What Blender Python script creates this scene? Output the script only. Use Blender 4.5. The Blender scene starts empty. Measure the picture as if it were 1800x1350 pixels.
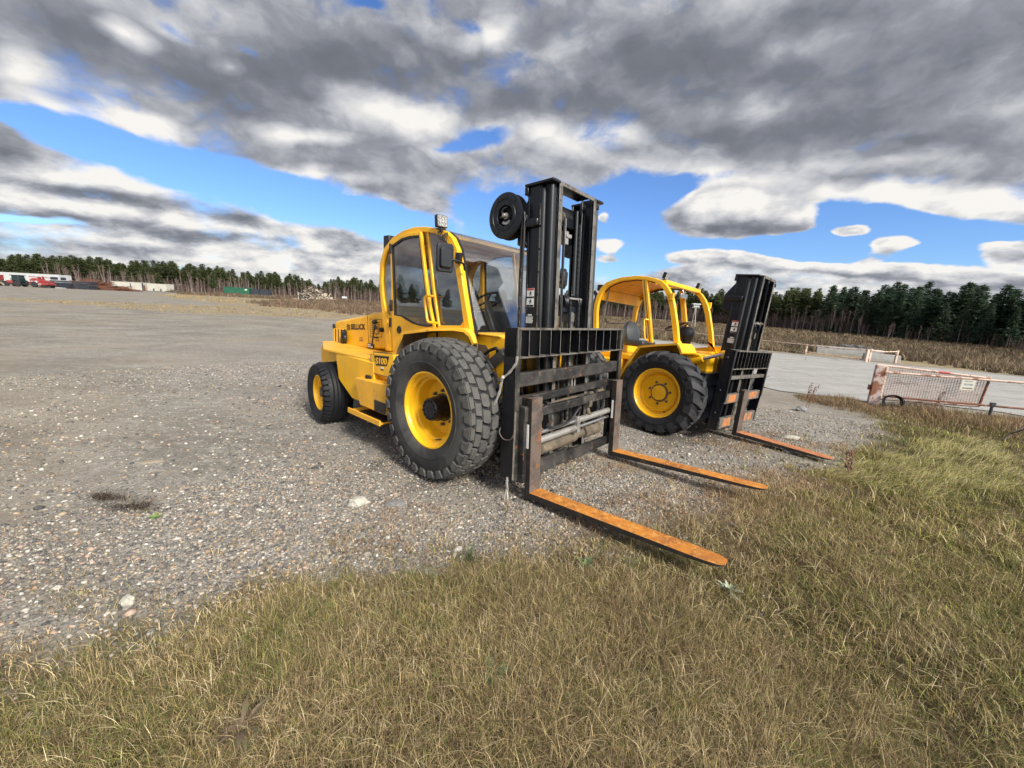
import bpy, bmesh, math, random
import numpy as np
from mathutils import Vector, Matrix, noise as mnoise
from mathutils.geometry import tessellate_polygon
rng = np.random.default_rng(11); random.seed(11)
SC = bpy.context.scene; COL = SC.collection
PI = math.pi
R = math.radians

# ------------------------------------------------------------------ helpers
class MB:
    """collects geometry, links it as one mesh object"""
    def __init__(s): s.v = []; s.f = []; s.m = []
    def add(s, vs, fs, mi=0):
        o = len(s.v); s.v += [tuple(p) for p in vs]
        for f in fs: s.f.append(tuple(i + o for i in f)); s.m.append(mi)
        return s
    def box(s, x0, x1, y0, y1, z0, z1, mi=0, fm=None):
        vs = [(x0,y0,z0),(x1,y0,z0),(x1,y1,z0),(x0,y1,z0),(x0,y0,z1),(x1,y0,z1),(x1,y1,z1),(x0,y1,z1)]
        fs = dict(zb=(0,3,2,1), zt=(4,5,6,7), yn=(0,1,5,4), xp=(1,2,6,5), yp=(2,3,7,6), xn=(3,0,4,7))
        o = len(s.v); s.v += vs
        for k, f in fs.items():
            s.f.append(tuple(i + o for i in f)); s.m.append((fm or {}).get(k, mi))
        return s
    def bar(s, p, q, w, h, mi=0, up=(0,0,1)):
        p = Vector(p); q = Vector(q); d = (q - p).normalized(); u = Vector(up)
        if abs(d.dot(u)) > .98: u = Vector((1,0,0))
        a = d.cross(u).normalized() * (w/2); b = a.cross(d).normalized() * (h/2)
        vs = [p-a-b, p+a-b, p+a+b, p-a+b, q-a-b, q+a-b, q+a+b, q-a+b]
        return s.add(vs, [(0,3,2,1),(4,5,6,7),(0,1,5,4),(1,2,6,5),(2,3,7,6),(3,0,4,7)], mi)
    def tube(s, pts, r, n=10, mi=0, r2=None):
        pts = [Vector(p) for p in pts]; k = len(pts); rings = []
        t = (pts[1]-pts[0]).normalized(); u = t.orthogonal().normalized()
        for i, p in enumerate(pts):
            if i == 0: tn = (pts[1]-pts[0]).normalized()
            elif i == k-1: tn = (pts[-1]-pts[-2]).normalized()
            else: tn = ((pts[i+1]-p).normalized() + (p-pts[i-1]).normalized()).normalized()
            u = (u - tn*u.dot(tn)).normalized(); w = tn.cross(u)
            rr = r if r2 is None else r + (r2-r)*i/(k-1)
            rings.append([p + (u*math.cos(2*PI*j/n) + w*math.sin(2*PI*j/n))*rr for j in range(n)])
        vs = [p for g in rings for p in g]; fs = []
        for i in range(k-1):
            for j in range(n):
                a = i*n+j; b = i*n+(j+1) % n
                fs.append((a, b, b+n, a+n))
        fs.append(tuple(range(n-1, -1, -1))); fs.append(tuple((k-1)*n+j for j in range(n)))
        return s.add(vs, fs, mi)
    def lathe(s, prof, c, axis='y', n=40, mi=0, close=False, caps=True):
        """prof: (radius, offset along axis)"""
        c = Vector(c); vs = []; fs = []; k = len(prof)
        for r, a in prof:
            for j in range(n):
                t = 2*PI*j/n; q = (r*math.cos(t), r*math.sin(t))
                vs.append(c + (Vector((q[0], a, q[1])) if axis == 'y' else Vector((q[0], q[1], a)) if axis == 'z' else Vector((a, q[0], q[1]))))
        for i in range(k if close else k-1):
            i2 = (i+1) % k
            for j in range(n):
                j2 = (j+1) % n
                fs.append((i*n+j, i2*n+j, i2*n+j2, i*n+j2))
        if not close and caps:
            if prof[0][0] > 1e-6: fs.append(tuple(range(n)))
            if prof[-1][0] > 1e-6: fs.append(tuple((k-1)*n+j for j in range(n-1, -1, -1)))
        return s.add(vs, fs, mi)
    def prism(s, poly, a0, a1, axis='y', mi=0, holes=(), capm=None):
        """2-D polygon (x,z | x,y | y,z) with holes extruded along axis"""
        def P(q, a): return (q[0], a, q[1]) if axis == 'y' else (q[0], q[1], a) if axis == 'z' else (a, q[0], q[1])
        loops = [list(poly)] + [list(h) for h in holes]
        flat = [q for l in loops for q in l]
        if holes:
            tri = tessellate_polygon([[Vector((q[0], q[1], 0)) for q in l] for l in loops])
        else:
            tri = [tuple(range(len(poly)))]
        N = len(flat); vs = [P(q, a0) for q in flat] + [P(q, a1) for q in flat]; fs = []
        o = len(s.v); s.v += vs
        for t in tri:
            s.f.append(tuple(i+o for i in t)); s.m.append(mi if capm is None else capm)
            s.f.append(tuple(i+N+o for i in reversed(t))); s.m.append(mi)
        b = 0
        for l in loops:
            n = len(l)
            for i in range(n):
                j = (i+1) % n
                s.f.append((b+i+o, b+j+o, b+j+N+o, b+i+N+o)); s.m.append(mi)
            b += n
        return s
    def strip(s, A, B, a0, a1, axis='y', mi=0):
        """solid band between two matched polylines A and B, thick from a0 to a1"""
        def P(q, a): return (q[0], a, q[1]) if axis == 'y' else (q[0], q[1], a) if axis == 'z' else (a, q[0], q[1])
        k = len(A); vs = []
        for i in range(k): vs += [P(A[i], a0), P(B[i], a0), P(B[i], a1), P(A[i], a1)]
        fs = [(0,1,2,3), tuple(4*(k-1)+j for j in (3,2,1,0))]
        for i in range(k-1):
            o = 4*i
            for j in range(4): fs.append((o+j, o+4+j, o+4+(j+1) % 4, o+(j+1) % 4))
        return s.add(vs, fs, mi)
    def sheet(s, prof, y0, y1, th=.006, mi=0):
        """curved sheet: (x,z) polyline swept from y0 to y1 with a thickness"""
        off = []
        for i, p in enumerate(prof):
            a = prof[max(0, i-1)]; b = prof[min(len(prof)-1, i+1)]
            dx, dz = b[0]-a[0], b[1]-a[1]; l = math.hypot(dx, dz) or 1
            off.append((p[0]+dz/l*th, p[1]-dx/l*th))
        return s.strip(prof, off, y0, y1, mi=mi)
    def build(s, name, mats, parent=None, T=None, smooth=35, bevel=0., fix=True):
        me = bpy.data.meshes.new(name)
        vs = s.v
        if T is not None: vs = [tuple(T @ Vector(p)) for p in vs]
        me.from_pydata(vs, [], s.f)
        if not isinstance(mats, (list, tuple)): mats = [mats]
        for m in mats: me.materials.append(m)
        me.polygons.foreach_set('material_index', s.m)
        if fix:
            bm = bmesh.new(); bm.from_mesh(me)
            bmesh.ops.recalc_face_normals(bm, faces=bm.faces[:]); bm.to_mesh(me); bm.free()
        if smooth:
            me.polygons.foreach_set('use_smooth', [True]*len(me.polygons)); me.set_sharp_from_angle(angle=R(smooth))
        me.update()
        o = bpy.data.objects.new(name, me); COL.objects.link(o)
        if parent is not None: o.parent = parent
        if bevel:
            b = o.modifiers.new('bevel', 'BEVEL'); b.width = bevel; b.segments = 2; b.limit_method = 'ANGLE'; b.angle_limit = R(40); b.harden_normals = False
        return o

def np_mesh(name, verts, faces, mats, col=None, mi=None, parent=None, smooth=False):
    """big mesh from numpy arrays; faces (N,3) or (N,4); col per vertex (N,3)"""
    me = bpy.data.meshes.new(name); k = faces.shape[1]; n = len(faces)
    me.vertices.add(len(verts)); me.vertices.foreach_set('co', np.asarray(verts, np.float32).ravel())
    me.loops.add(n*k); me.loops.foreach_set('vertex_index', np.asarray(faces, np.int32).ravel())
    me.polygons.add(n); me.polygons.foreach_set('loop_start', np.arange(0, n*k, k, dtype=np.int32))
    for m in (mats if isinstance(mats, (list, tuple)) else [mats]): me.materials.append(m)
    if mi is not None: me.polygons.foreach_set('material_index', np.asarray(mi, np.int32))
    if smooth: me.polygons.foreach_set('use_smooth', np.ones(n, bool))
    if col is not None:
        a = me.color_attributes.new('Col', 'FLOAT_COLOR', 'POINT')
        c = np.ones((len(verts), 4), np.float32); c[:, :3] = col; a.data.foreach_set('color', c.ravel())
    me.update(calc_edges=True); me.validate()
    o = bpy.data.objects.new(name, me); COL.objects.link(o)
    if parent is not None: o.parent = parent
    return o

def tag(o, label=None, cat=None, group=None, kind=None):
    if label: o['label'] = label
    if cat: o['category'] = cat
    if group: o['group'] = group
    if kind: o['kind'] = kind
    return o
def thing(name, label, cat, loc=(0,0,0), rz=0., group=None):
    o = bpy.data.objects.new(name, None); COL.objects.link(o); o.empty_display_size = .2
    o.location = loc; o.rotation_euler = (0,0,rz)
    return tag(o, label, cat, group)

# ------------------------------------------------------------------ terrain
def smst(x, a, b):
    t = np.clip((np.asarray(x, float)-a)/(b-a), 0, 1); return t*t*(3-2*t)
def zt0(x, y):
    x = np.asarray(x, float); y = np.asarray(y, float); u = .7507*x+.6607*y
    return -.055*np.clip(u-3.1, 0, 8.9)*smst(x, -25, -2) - .012*np.clip(u-12, 0, 260)*smst(x, -10, 30)
GRASS = [(-9,-1.2),(-3.6,1.10),(-2.35,1.50),(-1.73,1.72),(-1.13,2.08),(-.22,2.42),(.35,2.58),(.9,2.8),(1.5,3.1),(2.0,3.45),(2.6,3.78),(3.5,4.3),
         (4.3,4.85),(5.3,5.6),(7,7.1),(8.3,8.7),(9.2,9.75),(10.2,10.4),(13.2,9.3),(40,-6),(40,-30),(-30,-30),(-30,-8)]
ROAD = [(3,36),(14,27),(26,19.7),(45,8),(60,-4),(52,-12),(13.5,9.2),(13.0,10.0),(11.9,10.35),(10.2,10.65),(9,10.85),(8,11.4),(7.6,13),(7.0,17),(4,26)]
def sdist(px, py, poly):
    """signed distance, positive inside"""
    px = np.asarray(px, float); py = np.asarray(py, float); d = np.full(px.shape, 1e9); ins = np.zeros(px.shape, bool); n = len(poly)
    for i in range(n):
        x0, y0 = poly[i]; x1, y1 = poly[(i+1) % n]; ex, ey = x1-x0, y1-y0
        t = np.clip(((px-x0)*ex+(py-y0)*ey)/(ex*ex+ey*ey), 0, 1)
        d = np.minimum(d, np.hypot(px-x0-t*ex, py-y0-t*ey))
        c = ((y0 > py) != (y1 > py)) & (px < (x1-x0)*(py-y0)/((y1-y0) if y1 != y0 else 1e-9)+x0); ins ^= c
    return np.where(ins, d, -d)
def vnoise(x, y, s, seed=0):
    """cheap smooth value noise in numpy"""
    x = np.asarray(x, float)*s+seed*17.3; y = np.asarray(y, float)*s-seed*9.1
    xi = np.floor(x); yi = np.floor(y); fx = x-xi; fy = y-yi; fx = fx*fx*(3-2*fx); fy = fy*fy*(3-2*fy)
    def h(a, b):
        v = np.sin(a*127.1+b*311.7+seed*74.7)*43758.5453; return v-np.floor(v)
    return (h(xi,yi)*(1-fx)+h(xi+1,yi)*fx)*(1-fy)+(h(xi,yi+1)*(1-fx)+h(xi+1,yi+1)*fx)*fy
def fbm(x, y, s, seed=0, o=4):
    v = 0; a = .5; t = 0
    for i in range(o): v = v+a*vnoise(x, y, s*2**i, seed+i); t += a; a *= .5
    return v/t
def grass_amt(x, y):
    return sdist(x, y, GRASS)+(fbm(x, y, 1.7, 3)-.5)*.55
def zt(x, y):
    g = smst(grass_amt(x, y), -.1, .7)
    r = np.hypot(x, y)
    return zt0(x, y) + g*((fbm(x, y, .9, 5)-.45)*.16)*smst(r, 1.0, 2.5) + (fbm(x, y, 2.2, 9, 3)-.5)*.022*np.clip(1.2-r/25, 0, 1)
def gz(x, y): return float(zt(np.array([x]), np.array([y]))[0])

# ------------------------------------------------------------------ materials
def nmat(name):
    m = bpy.data.materials.new(name); m.use_nodes = True; nt = m.node_tree; nt.nodes.clear()
    out = nt.nodes.new('ShaderNodeOutputMaterial'); return m, nt, out
class NT:
    def __init__(s, nt): s.nt = nt
    def n(s, t, **k):
        x = s.nt.nodes.new(t)
        for a, b in k.items(): setattr(x, a, b)
        return x
    def l(s, a, b): s.nt.links.new(a, b)
    def val(s, sock, v):
        if hasattr(v, 'is_output'): s.l(v, sock)
        else: sock.default_value = v
    def math(s, op, a, b=0., c=0., clamp=False):
        x = s.n('ShaderNodeMath', operation=op, use_clamp=clamp)
        s.val(x.inputs[0], a); s.val(x.inputs[1], b); s.val(x.inputs[2], c); return x.outputs[0]
    def vmath(s, op, a, b=(0,0,0)):
        x = s.n('ShaderNodeVectorMath', operation=op); s.val(x.inputs[0], a)
        if op == 'SCALE': s.val(x.inputs[3], b)
        else: s.val(x.inputs[1], b)
        return x.outputs[1] if op in ('DOT_PRODUCT', 'LENGTH') else x.outputs[0]
    def mix(s, f, a, b):
        x = s.n('ShaderNodeMix', data_type='RGBA'); s.val(x.inputs[0], f)
        s.val(x.inputs[6], (*a, 1) if isinstance(a, tuple) and len(a) == 3 else a); s.val(x.inputs[7], (*b, 1) if isinstance(b, tuple) and len(b) == 3 else b)
        return x.outputs[2]
    def ramp(s, f, lo, hi):
        x = s.n('ShaderNodeMapRange', interpolation_type='SMOOTHSTEP'); s.val(x.inputs[0], f); x.inputs[1].default_value = lo; x.inputs[2].default_value = hi
        return x.outputs[0]
    def noise(s, vec, scale, detail=5., rough=.55, dist=0.):
        x = s.n('ShaderNodeTexNoise'); s.l(vec, x.inputs['Vector']); x.inputs['Scale'].default_value = scale
        x.inputs['Detail'].default_value = detail; x.inputs['Roughness'].default_value = rough; x.inputs['Distortion'].default_value = dist
        return x.outputs['Fac']
    def voro(s, vec, scale, rnd=1.):
        x = s.n('ShaderNodeTexVoronoi'); s.l(vec, x.inputs['Vector']); x.inputs['Scale'].default_value = scale; x.inputs['Randomness'].default_value = rnd
        return x.outputs['Distance'], x.outputs['Color']

def mk(name, col, rough=.5, metal=0., layers=(), bump=0., bscale=60., spec=.5, coat=0., rvar=.12, stretch=(1,1,1), streak=None):
    """Principled with noise layers: (colour, scale, lo, hi, strength[, roughness])"""
    m, nt, out = nmat(name); T = NT(nt)
    tc = T.n('ShaderNodeTexCoord').outputs['Object']
    mp = T.n('ShaderNodeMapping'); T.l(tc, mp.inputs[0]); mp.inputs['Scale'].default_value = stretch; tc = mp.outputs[0]
    b = T.n('ShaderNodeBsdfPrincipled'); T.l(b.outputs[0], out.inputs[0])
    n0 = T.noise(tc, 3.1, 6, .6)
    c = T.mix(T.ramp(n0, .25, .75), tuple(x*.86 for x in col), tuple(min(1, x*1.1) for x in col))
    r = T.math('MULTIPLY_ADD', T.noise(tc, 9., 5), rvar*2, rough-rvar)
    for L in layers:
        lc, sc, lo, hi, st = L[:5]
        f = T.math('MULTIPLY', T.ramp(T.noise(tc, sc, 8, .65, .4), lo, hi), st)
        c = T.mix(f, c, lc)
        if len(L) > 5:
            x = T.n('ShaderNodeMix', data_type='FLOAT'); T.l(f, x.inputs[0]); T.l(r, x.inputs[2]); x.inputs[3].default_value = L[5]; r = x.outputs[0]
    if streak:      # runs of dust and rust washed down the panels
        m2 = T.n('ShaderNodeMapping'); T.l(tc, m2.inputs[0]); m2.inputs['Scale'].default_value = (9., 9., .55)
        f = T.math('MULTIPLY', T.math('MULTIPLY', T.ramp(T.noise(m2.outputs[0], 2.2, 6, .6), streak[1], streak[2]), T.ramp(T.noise(tc, 1.7, 4), .42, .66)), streak[3]); c = T.mix(f, c, streak[0])
    T.l(c, b.inputs['Base Color']); T.l(r, b.inputs['Roughness'])
    b.inputs['Metallic'].default_value = metal; b.inputs['Specular IOR Level'].default_value = spec; b.inputs['Coat Weight'].default_value = coat
    if bump:
        bp = T.n('ShaderNodeBump'); bp.inputs['Strength'].default_value = bump; bp.inputs['Distance'].default_value = .01
        T.l(T.noise(tc, bscale, 6, .6), bp.inputs['Height']); T.l(bp.outputs[0], b.inputs['Normal'])
    return m
def vcol_mat(name, rough=.8, sss=0., spec=.3, trans=0., var=0.):
    m, nt, out = nmat(name); T = NT(nt); b = T.n('ShaderNodeBsdfPrincipled')
    a = T.n('ShaderNodeVertexColor', layer_name='Col'); c = a.outputs[0]
    if var:
        tc = T.n('ShaderNodeTexCoord').outputs['Object']
        c = T.mix(T.math('MULTIPLY', T.ramp(T.noise(tc, var, 4), .35, .7), .35), c, (.12,.115,.11))
    T.l(c, b.inputs['Base Color']); b.inputs['Roughness'].default_value = rough; b.inputs['Specular IOR Level'].default_value = spec
    if trans:
        tr = T.n('ShaderNodeBsdfTranslucent'); T.l(c, tr.inputs[0]); mx = T.n('ShaderNodeMixShader'); mx.inputs[0].default_value = trans
        T.l(b.outputs[0], mx.inputs[1]); T.l(tr.outputs[0], mx.inputs[2]); T.l(mx.outputs[0], out.inputs[0])
    else: T.l(b.outputs[0], out.inputs[0])
    return m
def glass(name, tint=(.5,.52,.53), refl=1.45, rough=.0, dirt=.0, gain=1.5):
    m, nt, out = nmat(name); T = NT(nt)
    lw = T.n('ShaderNodeLayerWeight'); lw.inputs[0].default_value = .5; f0 = ((refl-1)/(refl+1))**2; fr = T.math('MULTIPLY_ADD', T.math('POWER', lw.outputs['Facing'], 5.), 1-f0, f0)
    tr = T.n('ShaderNodeBsdfTransparent'); tr.inputs[0].default_value = (*tint, 1)
    gl = T.n('ShaderNodeBsdfGlossy'); gl.inputs['Roughness'].default_value = rough; gl.inputs[0].default_value = (.95,.97,1,1)
    mx = T.n('ShaderNodeMixShader'); T.l(T.math('MULTIPLY', fr, gain, clamp=True), mx.inputs[0]); T.l(tr.outputs[0], mx.inputs[1]); T.l(gl.outputs[0], mx.inputs[2])
    res = mx.outputs[0]
    if dirt:
        tc = T.n('ShaderNodeTexCoord').outputs['Object']; df = T.n('ShaderNodeBsdfDiffuse'); df.inputs[0].default_value = (.42,.39,.34,1)
        m2 = T.n('ShaderNodeMixShader'); T.l(T.math('MULTIPLY', T.ramp(T.noise(tc, 4, 6, .6), .3, .85), dirt), m2.inputs[0]); T.l(res, m2.inputs[1]); T.l(df.outputs[0], m2.inputs[2]); res = m2.outputs[0]
    T.l(res, out.inputs[0]); return m

YEL = (.90,.475,.010)
DUST = (.30,.24,.17); RUST = (.20,.065,.02); SOIL = (.13,.10,.075)
M = {}
M['yellow'] = mk('yellow_paint', YEL, .38, 0, [((.70,.33,.01),2.0,.5,.75,.4,.5), (DUST,5.,.62,.85,.3,.8), (RUST,16.,.735,.77,.7,.85), (SOIL,40.,.68,.74,.35,.8), (DUST,14.,.60,.78,.28,.7), ((.28,.16,.05),90.,.66,.70,.5,.7)], .04, 30, coat=.15, streak=((.34,.23,.10),.54,.72,.45))
M['yellow_worn'] = mk('worn_yellow_paint', (.78,.40,.03), .5, 0, [(DUST,4.,.52,.76,.5,.8), (RUST,9.,.63,.68,.85,.85), (SOIL,25.,.63,.72,.5,.85)], .15, 40)
M['yellow_under'] = mk('muddy_underside', (.16,.10,.045), .8, 0, [((.35,.2,.03),3.,.5,.7,.6), (SOIL,8.,.4,.6,.8)], .2, 40)
M['black'] = mk('black_paint', (.0035,.0045,.0085), .30, 0, [((.012,.013,.016),3.,.5,.8,.5,.42), (DUST,7.,.70,.95,.12,.8), (RUST,22.,.73,.77,.6,.8)], .05, 25, streak=((.07,.062,.052),.52,.74,.5))
M['black_worn'] = mk('worn_black_paint', (.012,.012,.013), .48, 0, [((.055,.05,.043),3.,.40,.66,.8,.75), ((.15,.125,.095),9.,.56,.72,.5,.85), (RUST,14.,.62,.68,.7,.85)], .15, 50)
M['edge_worn'] = mk('worn_steel_edges', (.15,.14,.122), .55, .2, [((.035,.032,.03),10.,.46,.64,.85), (RUST,18.,.6,.66,.7)], .1, 60)
M['channel'] = mk('greasy_mast_steel', (.045,.050,.055), .36, .4, [((.010,.010,.011),2.,.45,.62,.8), ((.11,.10,.09),7.,.62,.78,.5)], .05, 40, stretch=(1,1,.25))
M['fork_shank'] = mk('browned_fork_steel', (.13,.098,.082), .6, .15, [((.05,.045,.042),4.,.45,.62,.8), ((.24,.10,.045),8.,.56,.66,.7), ((.30,.26,.22),22.,.62,.72,.5)], .2, 45)
M['fork_top'] = mk('orange_rust_scale', (.50,.185,.020), .78, 0, [((.26,.085,.018),5.,.42,.62,.75), ((.60,.29,.07),22.,.50,.62,.8), ((.27,.19,.12),3.,.60,.72,.75), ((.13,.055,.022),38.,.56,.64,.7)], .35, 70)
M['fork_top_old'] = mk('brown_rust_scale', (.42,.16,.06), .75, 0, [((.26,.085,.03),9.,.46,.62,.7), ((.62,.42,.28),20.,.66,.74,.7)], .3, 70)
M['fork_side'] = mk('black_fork_side', (.018,.016,.015), .6, 0, [((.09,.055,.035),7.,.52,.68,.6)], .15, 50)
M['tyre_grey'] = mk('dusty_grey_rubber', (.066,.065,.063), .82, 0, [((.026,.026,.028),2.5,.42,.62,.85), ((.12,.112,.10),7.,.55,.75,.6)], .12, 90, spec=.25)
M['tread_grey'] = mk('dusty_tread_rubber', (.092,.090,.086), .8, 0, [((.045,.045,.048),6.,.45,.65,.7), ((.22,.195,.16),14.,.6,.75,.5)], .12, 90, spec=.25)
M['tyre_dark'] = mk('dark_rubber', (.010,.011,.014), .62, 0, [((.028,.028,.031),3.,.48,.7,.7), ((.08,.068,.052),9.,.66,.84,.4)], .1, 90, spec=.35)
M['tread_dark'] = mk('scuffed_lug_rubber', (.036,.037,.041), .7, 0, [((.012,.012,.014),5.,.45,.65,.7), ((.14,.12,.095),12.,.62,.78,.5)], .1, 90, spec=.3)
M['silver'] = mk('chromed_rod', (.62,.62,.62), .22, .9, [((.25,.22,.18),8.,.55,.7,.5)])
M['greyhose'] = mk('dusty_cylinder_paint', (.10,.095,.085), .55, .1, [((.22,.19,.15),5.,.5,.68,.7), (RUST,14.,.64,.7,.6)], .1, 50)
M['drum'] = mk('sandy_worn_drum', (.125,.10,.068), .7, 0, [((.03,.026,.022),3.,.44,.60,.9), ((.27,.22,.15),9.,.56,.7,.5)], .2, 50)
M['rubber'] = mk('black_rubber_hose', (.010,.010,.011), .45, 0, [((.045,.042,.04),8.,.5,.7,.5)])
M['plastic'] = mk('black_moulded_plastic', (.006,.008,.012), .40, 0, [((.03,.03,.032),5.,.6,.8,.5)], .06, 160)
M['seat'] = mk('grey_black_seat_vinyl', (.045,.052,.060), .38, 0, [((.10,.105,.11),3.,.48,.7,.6)], .06, 120)
M['white'] = mk('white_decal', (.72,.72,.70), .45, 0, [((.4,.36,.3),12.,.6,.75,.4)])
M['red'] = mk('red_decal', (.45,.05,.035), .5)
M['ink'] = mk('black_print', (.012,.012,.014), .5)
M['webbing'] = mk('frayed_white_webbing', (.40,.385,.35), .9, 0, [((.3,.27,.22),20.,.5,.65,.6)], .3, 200)
M['glass_door'] = glass('tinted_cab_glass', (.62,.65,.67), 1.75, 0, .03, 1.6)
M['glass_front'] = glass('dusty_windscreen', (.88,.90,.91), 1.8, .01, .04, 1.6)
M['lens'] = mk('led_lens', (.36,.36,.36), .25, 0, [((.14,.14,.14),60.,.45,.55,.8)])
M['steel_light'] = mk('bare_worn_steel', (.34,.33,.31), .45, .5, [((.15,.12,.09),7.,.5,.65,.7)])
M['gold'] = mk('faded_orange_patch', (.42,.15,.045), .7, 0, [((.16,.13,.1),7.,.46,.58,.95), ((.08,.07,.06),18.,.56,.64,.8)], .15, 50)
# ------------------------------------------------------------------ forklifts
def vehicle_root(name, label, cat, X, Y, Z, psi, vroll):
    o = thing(name, label, cat); o.rotation_mode = 'XYZ'
    o.matrix_world = Matrix.Translation((X, Y, Z)) @ Matrix.Rotation(R(psi), 4, 'Z') @ Matrix.Rotation(R(vroll), 4, 'X')
    return o
def tilt_matrix(tau):   # mast tilt about its foot pin
    p = Vector((.85, 0, .45)); return Matrix.Translation(p) @ Matrix.Rotation(R(tau), 4, 'Y') @ Matrix.Translation(-p)

def lettering(name, text, mat, parent, x, y, z, h, width, off=.0, shear=0., slope=0., depth=.002):
    cu = bpy.data.curves.new('lettering', 'FONT'); cu.body = text; cu.size = 1.; cu.offset = off; cu.extrude = .01; cu.shear = shear; cu.resolution_u = 3
    t = bpy.data.objects.new('lettering', cu); COL.objects.link(t)
    dg = bpy.context.evaluated_depsgraph_get(); dg.update(); me = bpy.data.meshes.new_from_object(t.evaluated_get(dg))
    bpy.data.objects.remove(t)
    xs = [v.co.x for v in me.vertices]; ys = [v.co.y for v in me.vertices]; x0 = min(xs); w = max(xs)-x0; y0 = min(ys); hh = max(ys)-y0
    for v in me.vertices:
        a = (v.co.x-x0)*width/w; b = (v.co.y-y0)*h/hh; d = v.co.z
        v.co = (x+a, y-(d+.01)*depth/.02, z+b+a*slope)
    me.materials.clear(); me.materials.append(mat)
    o = bpy.data.objects.new(name, me); COL.objects.link(o); o.parent = parent; return o

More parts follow.
